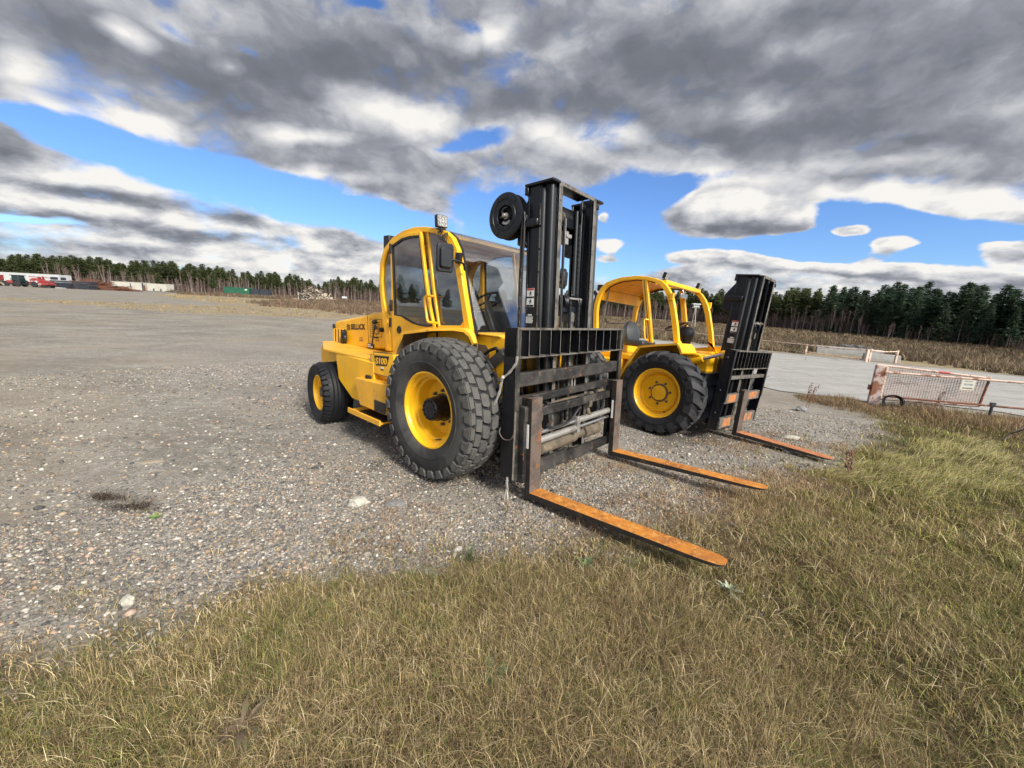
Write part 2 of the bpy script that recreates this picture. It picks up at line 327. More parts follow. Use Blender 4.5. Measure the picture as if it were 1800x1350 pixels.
# ---- tyres (axis along y, outer face at -y)
def crown(Rt, W, y, drop=.045): return Rt - drop*abs(y/(W/2))**3.2
def add_block(mb, pts, rtop, rbase, mi, shrink=.86, sub=1):
    """pts: polygon of (y, theta); rtop/rbase functions of y"""
    cy = sum(p[0] for p in pts)/len(pts); ct = sum(p[1] for p in pts)/len(pts)
    def P(y, t, r): return (r*math.cos(t), y, r*math.sin(t))
    base = [P(y, t, rbase(y)) for y, t in pts]
    top = [P(cy+(y-cy)*shrink, ct+(t-ct)*shrink, rtop(y)) for y, t in pts]
    n = len(pts); fs = [tuple(n+i for i in range(n))] + [(i, (i+1) % n, n+(i+1) % n, n+i) for i in range(n)]
    mb.add(base+top, fs, mi)
def tyre(style, Rt, W, rim, name, parent, mats, T):
    mb = MB(); h = W/2
    gr = .023 if style == 'military' else .040 if style == 'lug' else .010
    prof = [(rim-.005, -h+.075), (rim+.004, -h+.045), (rim+.03, -h+.022), (rim+.085, -h+.002), (rim+.10, -h-.002), (rim+.105, -h+.002), ((rim+Rt)/2+.04, -h-.004), (Rt-.105, -h+.004), (Rt-.075, -h+.014), (Rt-.062, -h+.022), (Rt-.05-gr*.3, -h+.04)]
    ys = np.linspace(-h+.06, h-.06, 13 if style != 'worn' else 25)
    for i, y in enumerate(ys):
        rr = crown(Rt, W, y)-gr
        if style == 'worn' and i in (5, 10, 14, 19): rr -= .012
        prof.append((rr, float(y)))
    prof += [(r, -y) for r, y in prof[:11]][::-1]
    mb.lathe(prof[:11], (0,0,0), 'y', 84, 0, caps=False); mb.lathe(prof[10:len(prof)-10], (0,0,0), 'y', 84, 2, caps=False); mb.lathe(prof[-11:], (0,0,0), 'y', 84, 0, caps=False)
    top = lambda y: crown(Rt, W, y); base = lambda y: crown(Rt, W, y)-gr-.004
    if style == 'military':
        N = 30; st = 2*PI/N
        for i in range(N):
            t = i*st
            for sgn in (-1, 1):
                o = 0 if sgn < 0 else .5*st
                # centre blocks: chamfered rhombs
                y0, y1 = sgn*.008, sgn*.094
                p = [(y0, t+o-.38*st), (y0+sgn*.02, t+o-.48*st), (y1-sgn*.012, t+o-.46*st+.10*st), (y1, t+o-.26*st), (y1, t+o+.38*st), (y1-sgn*.02, t+o+.48*st), (y0+sgn*.012, t+o+.46*st-.10*st), (y0, t+o+.26*st)]
                add_block(mb, p, top, base, 1, .93)
                # second row
                y0, y1 = sgn*.103, sgn*.160
                o2 = o+.5*st
                p = [(y0, t+o2-.44*st), (y1, t+o2-.34*st), (y1, t+o2+.47*st), (y0, t+o2+.38*st)]
                add_block(mb, p, top, base, 1, .92)
                # shoulder blocks, alternating long and short, wrapping onto the sidewall
                o3 = o+.98*st
                ya, yb = sgn*.166, sgn*(h-.012)
                p = [(ya, t+o3-.36*st), (yb, t+o3-.43*st), (yb, t+o3+.43*st), (ya, t+o3+.36*st)]
                add_block(mb, p, top, base, 1, .93)
                w1, w2 = (.42, .28)
                rt = Rt-.05; rb = Rt-.115
                def S(r, dy, a): return (r*math.cos(a), sgn*(h+dy), r*math.sin(a))
                a = t+o3
                vs = [S(rt,-.02,a-w1*st), S(rt,-.02,a+w1*st), S(rb,-.006,a+w2*st), S(rb,-.006,a-w2*st), S(rt+.012,.004,a-w1*.88*st), S(rt+.012,.004,a+w1*.88*st), S(rb+.012,.010,a+w2*.8*st), S(rb+.012,.010,a-w2*.8*st)]
                mb.add(vs, [(4,5,6,7),(0,1,5,4),(1,2,6,5),(2,3,7,6),(3,0,4,7)], 1)
    elif style == 'lug':
        N = 19; st = 2*PI/N
        for i in range(N):
            for sgn in (-1, 1):
                t = i*st + (0 if sgn < 0 else .5*st); K = 6
                yy = np.linspace(-.03, h+.004, K); tt = t + np.linspace(0, 1, K)**1.15*.62*st*1.15
                wb = np.linspace(.20, .31, K)*st
                vs = []
                for k in range(K):
                    y = sgn*yy[k]; r1 = crown(Rt, W, yy[k] if yy[k] < h else h, .06); r0 = r1-gr-.006
                    if k == K-1: r0 -= .05
                    for r, f in ((r0, -1.12), (r1, -.92), (r1, .92), (r0, 1.12)):
                        a = tt[k]+f*wb[k]; vs.append((r*math.cos(a), y, r*math.sin(a)))
                fs = []
                for k in range(K-1):
                    for j in range(3): fs.append((4*k+j, 4*k+j+1, 4*k+5+j, 4*k+4+j))
                fs += [(0,3,2,1), tuple(4*(K-1)+j for j in range(4))]
                mb.add(vs, fs, 1)
                # foot of the lug on the sidewall
                a = tt[-1]; w = wb[-1]
                vs = [((Rt-q)*math.cos(a+f*w), sgn*(h+dy), (Rt-q)*math.sin(a+f*w)) for q, dy, f in ((.06,.004,-1),(.06,.004,1),(.135,.002,.6),(.135,.002,-.6),(.06,-.03,-1.1),(.06,-.03,1.1),(.14,-.02,.7),(.14,-.02,-.7))]
                mb.add(vs, [(0,1,2,3),(0,4,5,1),(1,5,6,2),(2,6,7,3),(3,7,4,0)], 1)
    else:
        N = 34; st = 2*PI/N
        for i in range(N):
            for sgn in (-1, 1):
                t = i*st+(0 if sgn < 0 else .4*st); ya, yb = sgn*(h-.085), sgn*(h-.006)
                add_block(mb, [(ya, t-.36*st), (yb, t-.40*st), (yb, t+.34*st), (ya, t+.28*st)], lambda y: crown(Rt, W, y)+.002, base, 1, .94)
                vs = []
                for q, dy, f in ((.05,.0,-.36),(.05,.0,.32),(.085,.004,.22),(.085,.004,-.26),(.05,-.02,-.4),(.05,-.02,.36),(.09,-.01,.3),(.09,-.01,-.3)):
                    vs.append(((Rt-q)*math.cos(t+f*st), sgn*(h+dy), (Rt-q)*math.sin(t+f*st)))
                mb.add(vs, [(0,1,2,3),(0,4,5,1),(1,5,6,2),(2,6,7,3),(3,7,4,0)], 1)
    o = mb.build(name, mats, parent, T=T, smooth=38, fix=False)
    return o

def wheel(root, c, style, Rt, W, rim, side, spin=0., steer=0., dish=.20, hub='drum', mats=('tyre_grey','tread_grey'), faces_out=True):
    """side -1: outer face towards -y. Parts: front_wheel > tyre, rim, hub"""
    T = Matrix.Translation(c) @ Matrix.Rotation(R(steer), 4, 'Z') @ (Matrix.Identity(4) if side < 0 else Matrix.Rotation(PI, 4, 'Z')) @ Matrix.Rotation(spin, 4, 'Y')
    h = W/2
    mb = MB(); L = rim; d = dish; t = .012
    prof = [(L+.012, -h+.048), (L+.010, -h+.036), (L-.004, -h+.033), (L-.016, -h+.046), (L-.022, -h+.075), (L-.046, -h+.088), (L-.052, -h+.125), (L-.072, -h+.138), (L-.080, -h+d*.75), (L-.094, -h+d), (L-.16, -h+d+.006), (.13, -h+d-.004), (.0, -h+d-.004)]
    mb.lathe(prof, (0,0,0), 'y', 64, 0, caps=False)
    mb.lathe([(L-.0, h-.06), (L-.05, h-.12), (L-.09, -h+d+.02)], (0,0,0), 'y', 40, 0, caps=False)
    rim_o = mb.build('wheel', M['yellow'], root, T=T, smooth=40, fix=False)
    tyre(style, Rt, W, rim, 'tyre', rim_o, [M[m] for m in mats]+[M['tyre_dark']], T)
    hb = MB(); y0 = -h+d
    if hub == 'drum':
        hb.lathe([(.0, y0-.175), (.098, y0-.175), (.108, y0-.165), (.108, y0-.10), (.118, y0-.098), (.118, y0-.02), (.135, y0-.015), (.135, y0)], (0,0,0), 'y', 32, 0)
        for k in range(12):
            a = k*PI/6; hb.lathe([(0, y0-.186), (.009, y0-.186), (.009, y0-.17)], (.085*math.cos(a), 0, .085*math.sin(a)), 'y', 6, 0)
        hb.bar((.0, y0-.178, .01), (.05, y0-.178, .06), .01, .006, 0); hb.bar((-.05, y0-.178, -.01), (-.01, y0-.178, -.05), .01, .006, 0)
        hb.build('hub', M['black'], rim_o, T=T, smooth=40)
    elif hub == 'cap':
        hb.lathe([(.0, y0-.052), (.05, y0-.052), (.055, y0-.047), (.088, y0-.047), (.108, y0-.036), (.112, y0-.004)], (0,0,0), 'y', 40, 0)
        hb.build('hub', M['yellow'], rim_o, T=T, smooth=40)
        rg = MB(); rg.lathe([(.122, y0-.012), (.128, y0-.004)], (0,0,0), 'y', 40, 0)
        rg.lathe([(.118, y0-.006), (.124, y0-.012), (.134, y0-.012), (.138, y0-.003)], (0,0,0), 'y', 40, 0)
        rg.build('hub_ring', M['yellow_under'], rim_o, T=T, smooth=40)
    else:
        hb.lathe([(.0, y0-.055), (.06, y0-.055), (.075, y0-.03), (.09, y0-.004)], (0,0,0), 'y', 24, 0)
        hb.build('hub', M['black'], rim_o, T=T, smooth=40)
    lr = .165 if hub != 'plain' else .115
    for k in range(8 if hub == 'drum' else 7):
        a = 2*PI*k/(8 if hub == 'drum' else 7)+.35; n = MB()
        n.lathe([(0, y0-.038), (.010, y0-.038), (.0135, y0-.033), (.0135, y0-.008), (.02, y0-.006), (.02, y0+.004)], (lr*math.cos(a), 0, lr*math.sin(a)), 'y', 6, 0)
        n.build('lug_nut', M['greyhose'], rim_o, T=T, smooth=20)
    v = MB(); a = -.9; v.tube([((L-.06)*math.cos(a), -h+.14, (L-.06)*math.sin(a)), ((L-.07)*math.cos(a), -h+.07, (L-.07)*math.sin(a))], .006, 6)
    v.build('valve_stem', M['rubber'], rim_o, T=T)
    return rim_o

def decal(parent, T, x, y, z, w, h, kind):
    """warning stickers on the mast face (normal -y); top left corner at x, z"""
    mb = MB()
    if kind == 'warning':
        mb.box(x, x+w, y-.002, y, z-h, z, 0)
        f = lambda a, b, c, d, m, e=.0032: mb.box(x+a*w, x+b*w, y-e, y-.001, z-d*h, z-c*h, m)
        f(.03,.97,.01,.11,1); f(0,1,.44,.53,2); f(.05,.95,.88,.985,2)
        for o in (.13, .56):     # pictogram of a walking figure
            f(.46,.58,o+.03,o+.08,2); f(.44,.60,o+.08,o+.17,2); f(.40,.48,o+.16,o+.27,2); f(.56,.64,o+.16,o+.25,2); f(.60,.72,o+.10,o+.13,2); f(.33,.45,o+.11,o+.14,2)
        return mb.build('warning_sticker', [M['white'], M['red'], M['ink']], parent, T=T, smooth=0, fix=False)
    f = lambda a, b, c, d: mb.box(x+a*w, x+b*w, y-.002, y, z-d*h, z-c*h, 0)
    f(.25,.80,0,.13)
    for k in range(6): f(.0,1.-.04*(k % 3),.26+.125*k,.33+.125*k)
    return mb.build('capacity_sticker', M['white'], parent, T=T, smooth=0, fix=False)

def work_light(root, x, y, z, s=.1, yaw=0., pitch=0.):
    T = Matrix.Translation((x, y, z)) @ Matrix.Rotation(yaw, 4, 'Z') @ Matrix.Rotation(pitch, 4, 'Y')
    a = MB().box(-.05, .0, -s/2, s/2, 0, s).box(-.04,-.01,-.012,.012,-.04,0).box(-.045,-.005,-s*.42,s*.42,-.022,-.012)
    for k in range(5): a.box(-.062, -.05, -s*.42, s*.42, s*(.1+.18*k), s*(.18+.18*k))
    o = a.build('work_light', M['plastic'], root, T=T, bevel=.003)
    l = MB()
    for i in range(3):
        for j in range(3): l.lathe([(s*.135, .0), (s*.13, .006), (s*.06, .004), (0, .003)], (0, (i-1)*s*.29, s/2+(j-1)*s*.29), 'x', 12)
    l.box(-.002, .002, -s*.45, s*.45, s*.05, s*.95)
    l.build('lens', M['lens'], o, T=T)
    return o

def curve_pts(pts, n=24):
    """Catmull-Rom through 3-D points"""
    P = [Vector(p) for p in pts]; P = [2*P[0]-P[1]] + P + [2*P[-1]-P[-2]]; out = []
    for i in range(1, len(P)-2):
        for k in range(n//(len(P)-3)+1):
            t = k/(n//(len(P)-3)+1)
            out.append(.5*((2*P[i])+(P[i+1]-P[i-1])*t+(2*P[i-1]-5*P[i]+4*P[i+1]-P[i+2])*t*t+(3*P[i]-P[i-1]-3*P[i+1]+P[i+2])*t**3))
    out.append(P[-2]); return out

def beam(mb, x0, x1, yo, yi, z0, z1, t=.02, lip=.0, mi=0, fmi=None):
    """vertical channel: web at yo, flanges towards yi"""
    s = 1 if yi > yo else -1
    a, b = sorted((yo, yo+s*t)); mb.box(x0+t, x1-t, a, b, z0, z1, mi)
    a, b = sorted((yo, yi))
    mb.box(x0, x0+t, a, b, z0, z1, mi); mb.box(x1-t, x1, a, b, z0, z1, mi, fm={'xp': fmi if fmi is not None else mi})

def mast_assembly(root, T, P):
    """outer, middle and inner channels, cross members, chains, rams"""
    zt_ = P['top']; W = P['w']
    m = MB()
    for s in (-1, 1): beam(m, P['xr'], P['xr']+.165, s*(W+.09), s*(W-.02), .17, zt_-.03)
    m.box(P['xr'], P['xr']+.02, -W, W, .45, .62); m.box(P['xr']-.01, P['xr']+.02, -W-.09, W+.09, zt_-.42, zt_-.26)
    for s in (-1, 1):
        m.prism([(P['xr']-.12, zt_-.52), (P['xr'], zt_-.56), (P['xr'], zt_-.13), (P['xr']-.05, zt_-.20), (P['xr']-.12, zt_-.30)], s*(W+.085), s*(W+.060))
        m.box(P['xr']-.02, P['xr']+.30, *sorted((s*(W+.115), s*(W+.0))), zt_-.03, zt_-.005)
        m.box(P['xr']-.02, P['xr']+.02, *sorted((s*(W+.113), s*(W+.05))), zt_-.10, zt_-.032)
    o = m.build('mast', [M['black']], root, T=T, bevel=.006)
    # clamp band round the outer channel
    c = MB(); zc = zt_-.35
    c.box(P['xr']-.03, P['xr']+.15, -W-.135, -W-.093, zc-.035, zc+.035); c.box(P['xr']-.11, P['xr']-.02, -W-.125, -W-.095, zc-.03, zc+.028)
    c.build('hose_clamp_band', M['black'], o, T=T, bevel=.012)
    if P.get('strip'):
        e = MB()
        for k in range(7): e.box(P['xr']+.148, P['xr']+.160, -W-.098, -W-.091, 1.2+.2*k, 1.38+.2*k)
        e.build('wear_strip', M['edge_worn'], o, T=T)
    i1 = MB(); i2 = MB()
    for s in (-1, 1):
        beam(i1, P['xr']+.11, P['xr']+.255, s*(W+.055), s*(W-.035), .2, zt_-.02, .022, fmi=0)
        beam(i2, P['xf']-.15, P['xf'], s*W, s*(W-.055), .22, zt_, .018, fmi=1)
        i1.tube([(P['xr']+.172, s*(W+.075), .3), (P['xr']+.172, s*(W+.075), zt_-.06)], .022, 12)
        i1.tube([(P['xr']+.25, s*(W+.06), .3), (P['xr']+.25, s*(W+.06), zt_-.04)], .020, 12)
    i1.box(P['xr']+.02, P['xr']+.10, -W-.03, W+.03, zt_-.20, zt_-.11)
    i1.build('middle_channel', [M['channel']], o, T=T, bevel=.008)
    i2.box(P['xf']-.17, P['xf']-.005, -W+.002, W-.10, zt_-.022, zt_-.004); i2.box(P['xf']-.014, P['xf']+.001, -W+.05, W-.05, zt_-.035, zt_+.001, 1)
    i2.box(P['xf']-.19, P['xf']-.17, -W, W, zt_-.30, zt_-.20); i2.box(P['xf']-.19, P['xf']-.165, -W, W, .9, 1.0)
    i2.box(P['xf']-.03, P['xf']+.012, W+.0, W+.03, zt_-.10, zt_-.05)
    i2.build('inner_channel', [M['black'], M['edge_worn']], o, T=T, bevel=.004)
    # rams and chains
    r = MB(); xc = P['xf']-.09
    r.tube([(xc, .03, .25), (xc, .03, 1.62)], .05, 16); r.lathe([(.066, 1.55), (.066, 1.63), (.03, 1.66)], (xc, .03, 0), 'z', 16)
    r.build('lift_cylinder', M['greyhose'], o, T=T)
    h = MB(); h.box(xc-.05, xc+.045, -.15, .19, 1.64, 1.70); h.box(xc-.03, xc+.03, -.16, -.10, 1.60, 1.80)
    h.lathe([(.0, -.03), (.075, -.03), (.075, -.02), (.062, -.01), (.062, .01), (.075, .02), (.075, .03), (0, .03)], (xc, -.10, 1.735), 'y', 20)
    h.lathe([(.0, -.03), (.075, -.03), (.075, -.02), (.062, -.01), (.062, .01), (.075, .02), (.075, .03), (0, .03)], (xc, .13, 1.735), 'y', 20)
    h.build('crosshead', M['black'], o, T=T, bevel=.004)
    p = MB(); p.tube([(xc+.06, -.06, 1.775), (xc+.06, .17, 1.775)], .011, 8); p.build('crosshead_pin', M['steel_light'], o, T=T)
    for y, za, zb in ((-.035, .55, 1.74), (.125, .55, 1.76), (.075, 1.8, zt_-.3)):
        ch = MB(); z = za; k = 0
        while z < zb:
            w = .013 if k % 2 else .008
            ch.box(xc+.052, xc+.072, y-w, y-w+.005, z, z+.034); ch.box(xc+.052, xc+.072, y+w-.005, y+w, z, z+.034)
            ch.box(xc+.056, xc+.068, y-.008, y+.008, z+.006, z+.028); z += .026; k += 1
        ch.build('lift_chain', M['channel'], o, T=T)
    for y in (-W+.115, W-.125):
        q = MB(); q.tube([(xc-.06, y, .3), (xc-.06, y, 1.5)], .030, 12); q.tube([(xc-.06, y, 1.5), (xc-.06, y, zt_-.12)], .018, 12, 1)
        q.build('lift_ram', [M['greyhose'], M['channel']], o, T=T)
    y = -W+.12
    if P.get('pulley'):
        q = MB(); q.lathe([(.018, -.018), (.052, -.018), (.058, -.014), (.044, -.006), (.044, .006), (.058, .014), (.052, .018), (.018, .018)], (xc+.02, y, zt_-.28), 'y', 24, close=True)
        q.build('hose_pulley', M['drum'], o, T=T)
        q = MB(); q.box(xc-.02, xc+.04, y+.075, y+.13, zt_-.50, zt_-.38).box(xc+.0, xc+.02, y+.09, y+.115, zt_-.38, zt_-.26)
        q.box(xc, xc+.05, y+.085, y+.17, zt_-.44, zt_-.405)
        q.build('pulley_bracket', M['steel_light'], o, T=T, bevel=.003)
        q = MB(); q.tube([(xc+.074, y, .8), (xc+.074, y, zt_-.28)], .013, 8); q.build('mast_hose', M['rubber'], o, T=T)
    return o

# ================================================================== forklift A: closed cab, nearest
A = vehicle_root('rough_terrain_forklift', 'larger yellow forklift with glazed closed cab, hose reel and two orange forks, nearest the camera', 'forklift', .003, 4.362, .0, -40.609, -1.091)
TA = tilt_matrix(-2.964)
YC = -.72
ARO = [(-1.43,1.04),(-1.53,1.419),(-1.587,1.692),(-1.610,1.872),(-1.586,2.085),(-1.50,2.24),(-1.325,2.348),(-1.114,2.410),(-.90,2.430),(-.722,2.420),(-.51,2.390),(-.369,2.347),(-.27,2.284),(-.19,2.173),(-.146,2.053),(-.065,1.755),(.058,1.349)]
ARI = [(-1.30,1.04),(-1.431,1.425),(-1.522,1.693),(-1.544,1.872),(-1.521,2.070),(-1.44,2.205),(-1.29,2.298),(-1.088,2.351),(-.895,2.373),(-.72,2.368),(-.55,2.343),(-.427,2.302),(-.346,2.244),(-.263,2.131),(-.219,2.019),(-.12,1.70),(-.035,1.39)]
body = MB()
body.box(-1.62, .36, -.44, .44, .47, 1.02)                                           # main frame
body.prism([(-.06,1.36),(.40,1.37),(.43,1.30),(.43,.82),(.22,.62),(-.06,.62)], -.63, .63)  # nose below the windscreen
body.box(-1.55, .02, -.70, .70, 1.02, 1.10)                                          # cab floor
b = body.build('chassis', M['yellow'], A, bevel=.012)
MB().box(-.045, .36, -.66, .66, 1.362, 1.385).build('cowl_ledge', M['yellow_worn'], A, bevel=.01)
ax = MB(); ax.tube([(0,-.95,.66), (0,.95,.66)], .12, 20); ax.box(-.2,.2,-.25,.25,.46,.86); ax.tube([(-2.32,-1.0,.40), (-2.32,1.0,.40)], .075, 14)
ax.box(-2.5,-2.1,-.35,.35,.35,.55); ax.box(-1.7,.3,-.35,.35,.40,.47); ax.box(-.12,.12,-.83,-.6,.5,.85); ax.box(-.12,.12,.6,.83,.5,.85)
ax.build('axles', M['black_worn'], A, bevel=.01)
# engine hood
H = [(-1.62,1.02),(-1.62,1.485),(-1.80,1.485),(-2.01,1.472),(-2.114,1.438),(-2.96,1.305),(-3.06,1.285),(-3.105,1.245),(-3.125,1.17),(-3.135,.90),(-2.88,.915)]
hd = MB(); hd.prism(H, -.62, .62)
hood = hd.build('engine_hood', M['yellow'], A, bevel=.035)
g = MB()
for k in range(4):
    x = -3.075+.093*k; g.prism([(x,.945+.006*k),(x+.05,.948+.006*k),(x+.052,1.172+.006*k),(x+.003,1.168+.006*k)], -.624, -.615)
g.build('air_slots', M['ink'], hood)
g = MB()
for k in range(5):
    x = -3.105+.093*k
    if k < 4: g.prism([(x-.012,.935+.006*k),(x+.024,.937+.006*k),(x+.026,1.18+.006*k),(x-.008,1.178+.006*k)], -.634, -.622)
g.prism([(-3.125,.905),(-2.745,.930),(-2.742,.955),(-3.122,.935)], -.634, -.622)
g.build('grille_bars', M['yellow_worn'], hood)
g = MB(); g.prism([(-3.115,1.215),(-3.09,1.245),(-3.06,1.245),(-3.05,1.20),(-3.10,1.17)], -.64, -.618); g.build('tail_lamp', M['ink'], hood)
mr = MB(); mr.prism([(-2.735,.96),(-2.70,.94),(-2.69,1.16),(-2.715,1.185),(-2.74,1.17)], -.69, -.625); mr.lathe([(0,-.03),(.045,-.028),(.062,-.01),(.062,.02)], (-2.695,-.67,1.07), 'y', 20)
mr.prism([(-2.76,.925),(-2.64,.93),(-2.66,.945),(-2.75,.943)], -.70, -.62)
mr.build('exhaust_guard', M['plastic'], hood, bevel=.006)
lettering('maker_lettering', 'SELLICK', M['ink'], hood, -2.575, -.6215, 1.200, .078, .408, off=.03, slope=.078)
lm = MB()
def q4(mb, pts, y, t=.002, mi=0): mb.prism(pts, y-t, y, mi=mi)
for p in ([(-2.69,1.262),(-2.64,1.266),(-2.64,1.274),(-2.69,1.270)], [(-2.69,1.190),(-2.69,1.262),(-2.684,1.262),(-2.684,1.190)], [(-2.69,1.186),(-2.60,1.194),(-2.60,1.201),(-2.69,1.193)]): q4(lm, p, -.6215)
for p in ([(-2.665,1.245),(-2.605,1.25),(-2.605,1.264),(-2.665,1.259)], [(-2.675,1.225),(-2.665,1.225),(-2.665,1.255),(-2.675,1.25)], [(-2.67,1.222),(-2.605,1.229),(-2.605,1.242),(-2.67,1.235)], [(-2.612,1.205),(-2.600,1.208),(-2.600,1.236),(-2.612,1.232)], [(-2.672,1.200),(-2.605,1.206),(-2.605,1.218),(-2.672,1.212)]): q4(lm, p, -.6215)
lm.build('maker_emblem', M['ink'], hood, smooth=0)
pn = MB()
for a, bb in (((-2.05,1.385),(-1.765,1.395)), ((-2.04,1.148),(-1.75,1.17))): pn.bar((a[0],-.621,a[1]), (bb[0],-.621,bb[1]), .003, .006)
pn.bar((-2.05,-.621,1.385), (-2.04,-.621,1.148), .003, .006); pn.bar((-1.765,-.621,1.395), (-1.75,-.621,1.17), .003, .006)
pn.bar((-2.112,-.621,1.43), (-2.085,-.621,.975), .003, .005)
for k in range(7):
    z = 1.345-.025*k
    pn.bar((-2.01,-.621,z), (-1.945,-.621,z+.004), .004, .010); pn.bar((-1.865,-.621,z+.008), (-1.805,-.621,z+.012), .004, .010)
    if k in (0, 6): pn.bar((-1.93,-.621,z+.004), (-1.88,-.621,z+.008), .004, .007)
pn.box(-1.94,-1.84,-.628,-.62,1.140,1.160); pn.box(-1.9,-1.88,-.624,-.62,1.185,1.198); pn.box(-1.90,-1.88,-.624,-.62,1.105,1.118); pn.box(-1.85,-1.83,-.624,-.62,1.108,1.122)
pn.build('access_panel_slots', M['ink'], hood, smooth=0)
for x, z, r in ((-1.895,1.355,.028), (-1.73,1.265,.030)):
    MB().lathe([(0,-.05),(r*.7,-.05),(r,-.03),(r,0)], (x,-.62,z), 'y', 18).build('latch_knob', M['rubber'], hood)
ds = MB(); ds.bar((-2.33,-.6215,1.115), (-2.24,-.6215,1.12), .002, .003); ds.bar((-2.335,-.6215,1.06), (-2.235,-.6215,1.068), .002, .003); ds.bar((-2.333,-.6215,1.06), (-2.333,-.6215,1.115), .002, .003); ds.bar((-2.237,-.6215,1.068), (-2.237,-.6215,1.12), .002, .003)
ds.bar((-2.31,-.6215,1.105),(-2.26,-.6215,1.108),.002,.008); ds.bar((-2.32,-.6215,1.078),(-2.25,-.6215,1.083),.002,.012)
ds.build('small_data_decal', M['yellow_under'], hood, smooth=0)
tl = MB(); tl.tube(curve_pts([(-1.86,-.66,1.275),(-1.885,-.665,1.20),(-1.93,-.66,1.06)]), .010, 8); tl.lathe([(0,-.02),(.022,-.015),(.024,.01),(.012,.05)], (-1.862,-.655,1.275), 'z', 12)
tl.build('hood_latch_strap', M['rubber'], hood)
st = MB(); st.box(-2.09,-1.94,-.640,-.622,1.005,1.055); st.box(-2.075,-2.0,-.6425,-.639,1.032,1.050,1); st.box(-2.08,-1.95,-.6425,-.639,1.010,1.024,1)
st.build('rear_plate', [M['black_worn'], M['white']], hood, smooth=0)
# counterweight, side box, tank, step
cw = MB(); cw.prism([(-1.08,.96),(-2.00,.965),(-1.93,.645),(-1.905,.62),(-1.59,.452),(-1.08,.452)], -1.12, -.45)
cw.prism([(-1.08,.96),(-2.00,.965),(-1.93,.645),(-1.905,.62),(-1.59,.452),(-1.08,.452)], .45, 1.12)
cw.box(-3.05,-2.45,-.85,.85,.50,.93)
cw.build('counterweight', M['yellow'], A, bevel=.012)
sh = MB(); sh.prism([(-2.00,-1.13),(-1.10,-1.10),(-1.10,-.45),(-3.10,-.45),(-3.10,-.80),(-2.22,-1.17)], .955, .985, axis='z'); sh.prism([(-2.00,1.13),(-1.10,1.10),(-1.10,.45),(-3.10,.45),(-3.10,.80),(-2.22,1.17)], .955, .985, axis='z')
sh.prism([(-1.10,-.45),(-3.10,-.45),(-3.10,.45),(-1.10,.45)], .955, .985, axis='z')
sh.build('rear_deck', M['yellow_worn'], A, bevel=.006)
br = MB(); br.prism([(-2.45,.955),(-2.25,.955),(-2.2,.62),(-2.33,.64)], -.90, -.60); br.build('deck_bracket', M['greyhose'], A, bevel=.004)
sp = MB(); sp.prism([(-1.165,1.05),(-1.10,.835),(-.70,.835),(-.70,1.09)], -1.115, -.72); sp.box(-1.12,-.4,-1.05,-.45,.45,.84)
side = sp.build('side_panel', M['yellow'], A, bevel=.004)
d2 = MB(); q4(d2, [(-1.079,1.040),(-.775,1.064),(-.825,.956),(-1.035,.934)], -1.1155); d2.build('model_plate', M['ink'], side, smooth=0)
lettering('model_lettering', 'S100', M['yellow'], side, -1.045, -1.118, .950, .072, .225, off=.03, slope=.085, shear=.0)
d3 = MB(); q4(d3, [(-.945,.93),(-.885,.934),(-.885,.916),(-.945,.912)], -1.1155); q4(d3, [(-.945,.908),(-.885,.912),(-.885,.90),(-.945,.896)], -1.1155, mi=1); d3.build('small_sticker', [M['white'], M['ink']], side, smooth=0)
d4 = MB(); d4.bar((-1.168,-1.1165,1.05),(-1.10,-1.1165,.835),.003,.006); d4.bar((-1.10,-1.1165,.842),(-.8,-1.1165,.842),.003,.006); d4.bar((-1.1,-1.1165,.985+.09),(-.72,-1.1165,1.10),.003,.012)
d4.lathe([(0,-.004),(.008,-.003),(.009,.0)], (-1.14,-1.115,1.04), 'y', 8); d4.lathe([(0,-.004),(.008,-.003),(.009,.0)], (-1.09,-1.115,1.055), 'y', 8); d4.build('panel_seams', M['yellow_under'], side, smooth=0)
tk = MB(); tk.prism([(-1.355,.755),(-.70,.79),(-.70,.455),(-1.245,.455)], -1.205, -.80)
tank = tk.build('fuel_tank', M['yellow_worn'], A, bevel=.012)
MB().lathe([(0,.03),(.055,.03),(.062,.022),(.062,.004),(.045,.0)], (-1.18,-1.10,.772), 'z', 20).build('filler_cap', M['rubber'], tank)
MB().box(-.92,-.70,-1.209,-1.2045,.465,.585).build('anti_slip_patch', M['rubber'], tank)
s2 = MB(); s2.prism([(-1.47,-1.05),(-1.44,-1.235),(-1.40,-1.25),(-.74,-1.25),(-.74,-.95),(-1.35,-.95)], .345, .365, axis='z'); s2.box(-1.43,-.74,-1.255,-1.235,.335,.395)
step = s2.build('step', M['yellow_worn'], A, bevel=.004)
MB().box(-1.30,-.76,-1.20,-1.0,.366,.372).build('step_tread', M['rubber'], step)
MB().box(-1.7,-1.2,-.9,-.5,.37,.45).build('axle_bracket', M['black_worn'], A, bevel=.006)
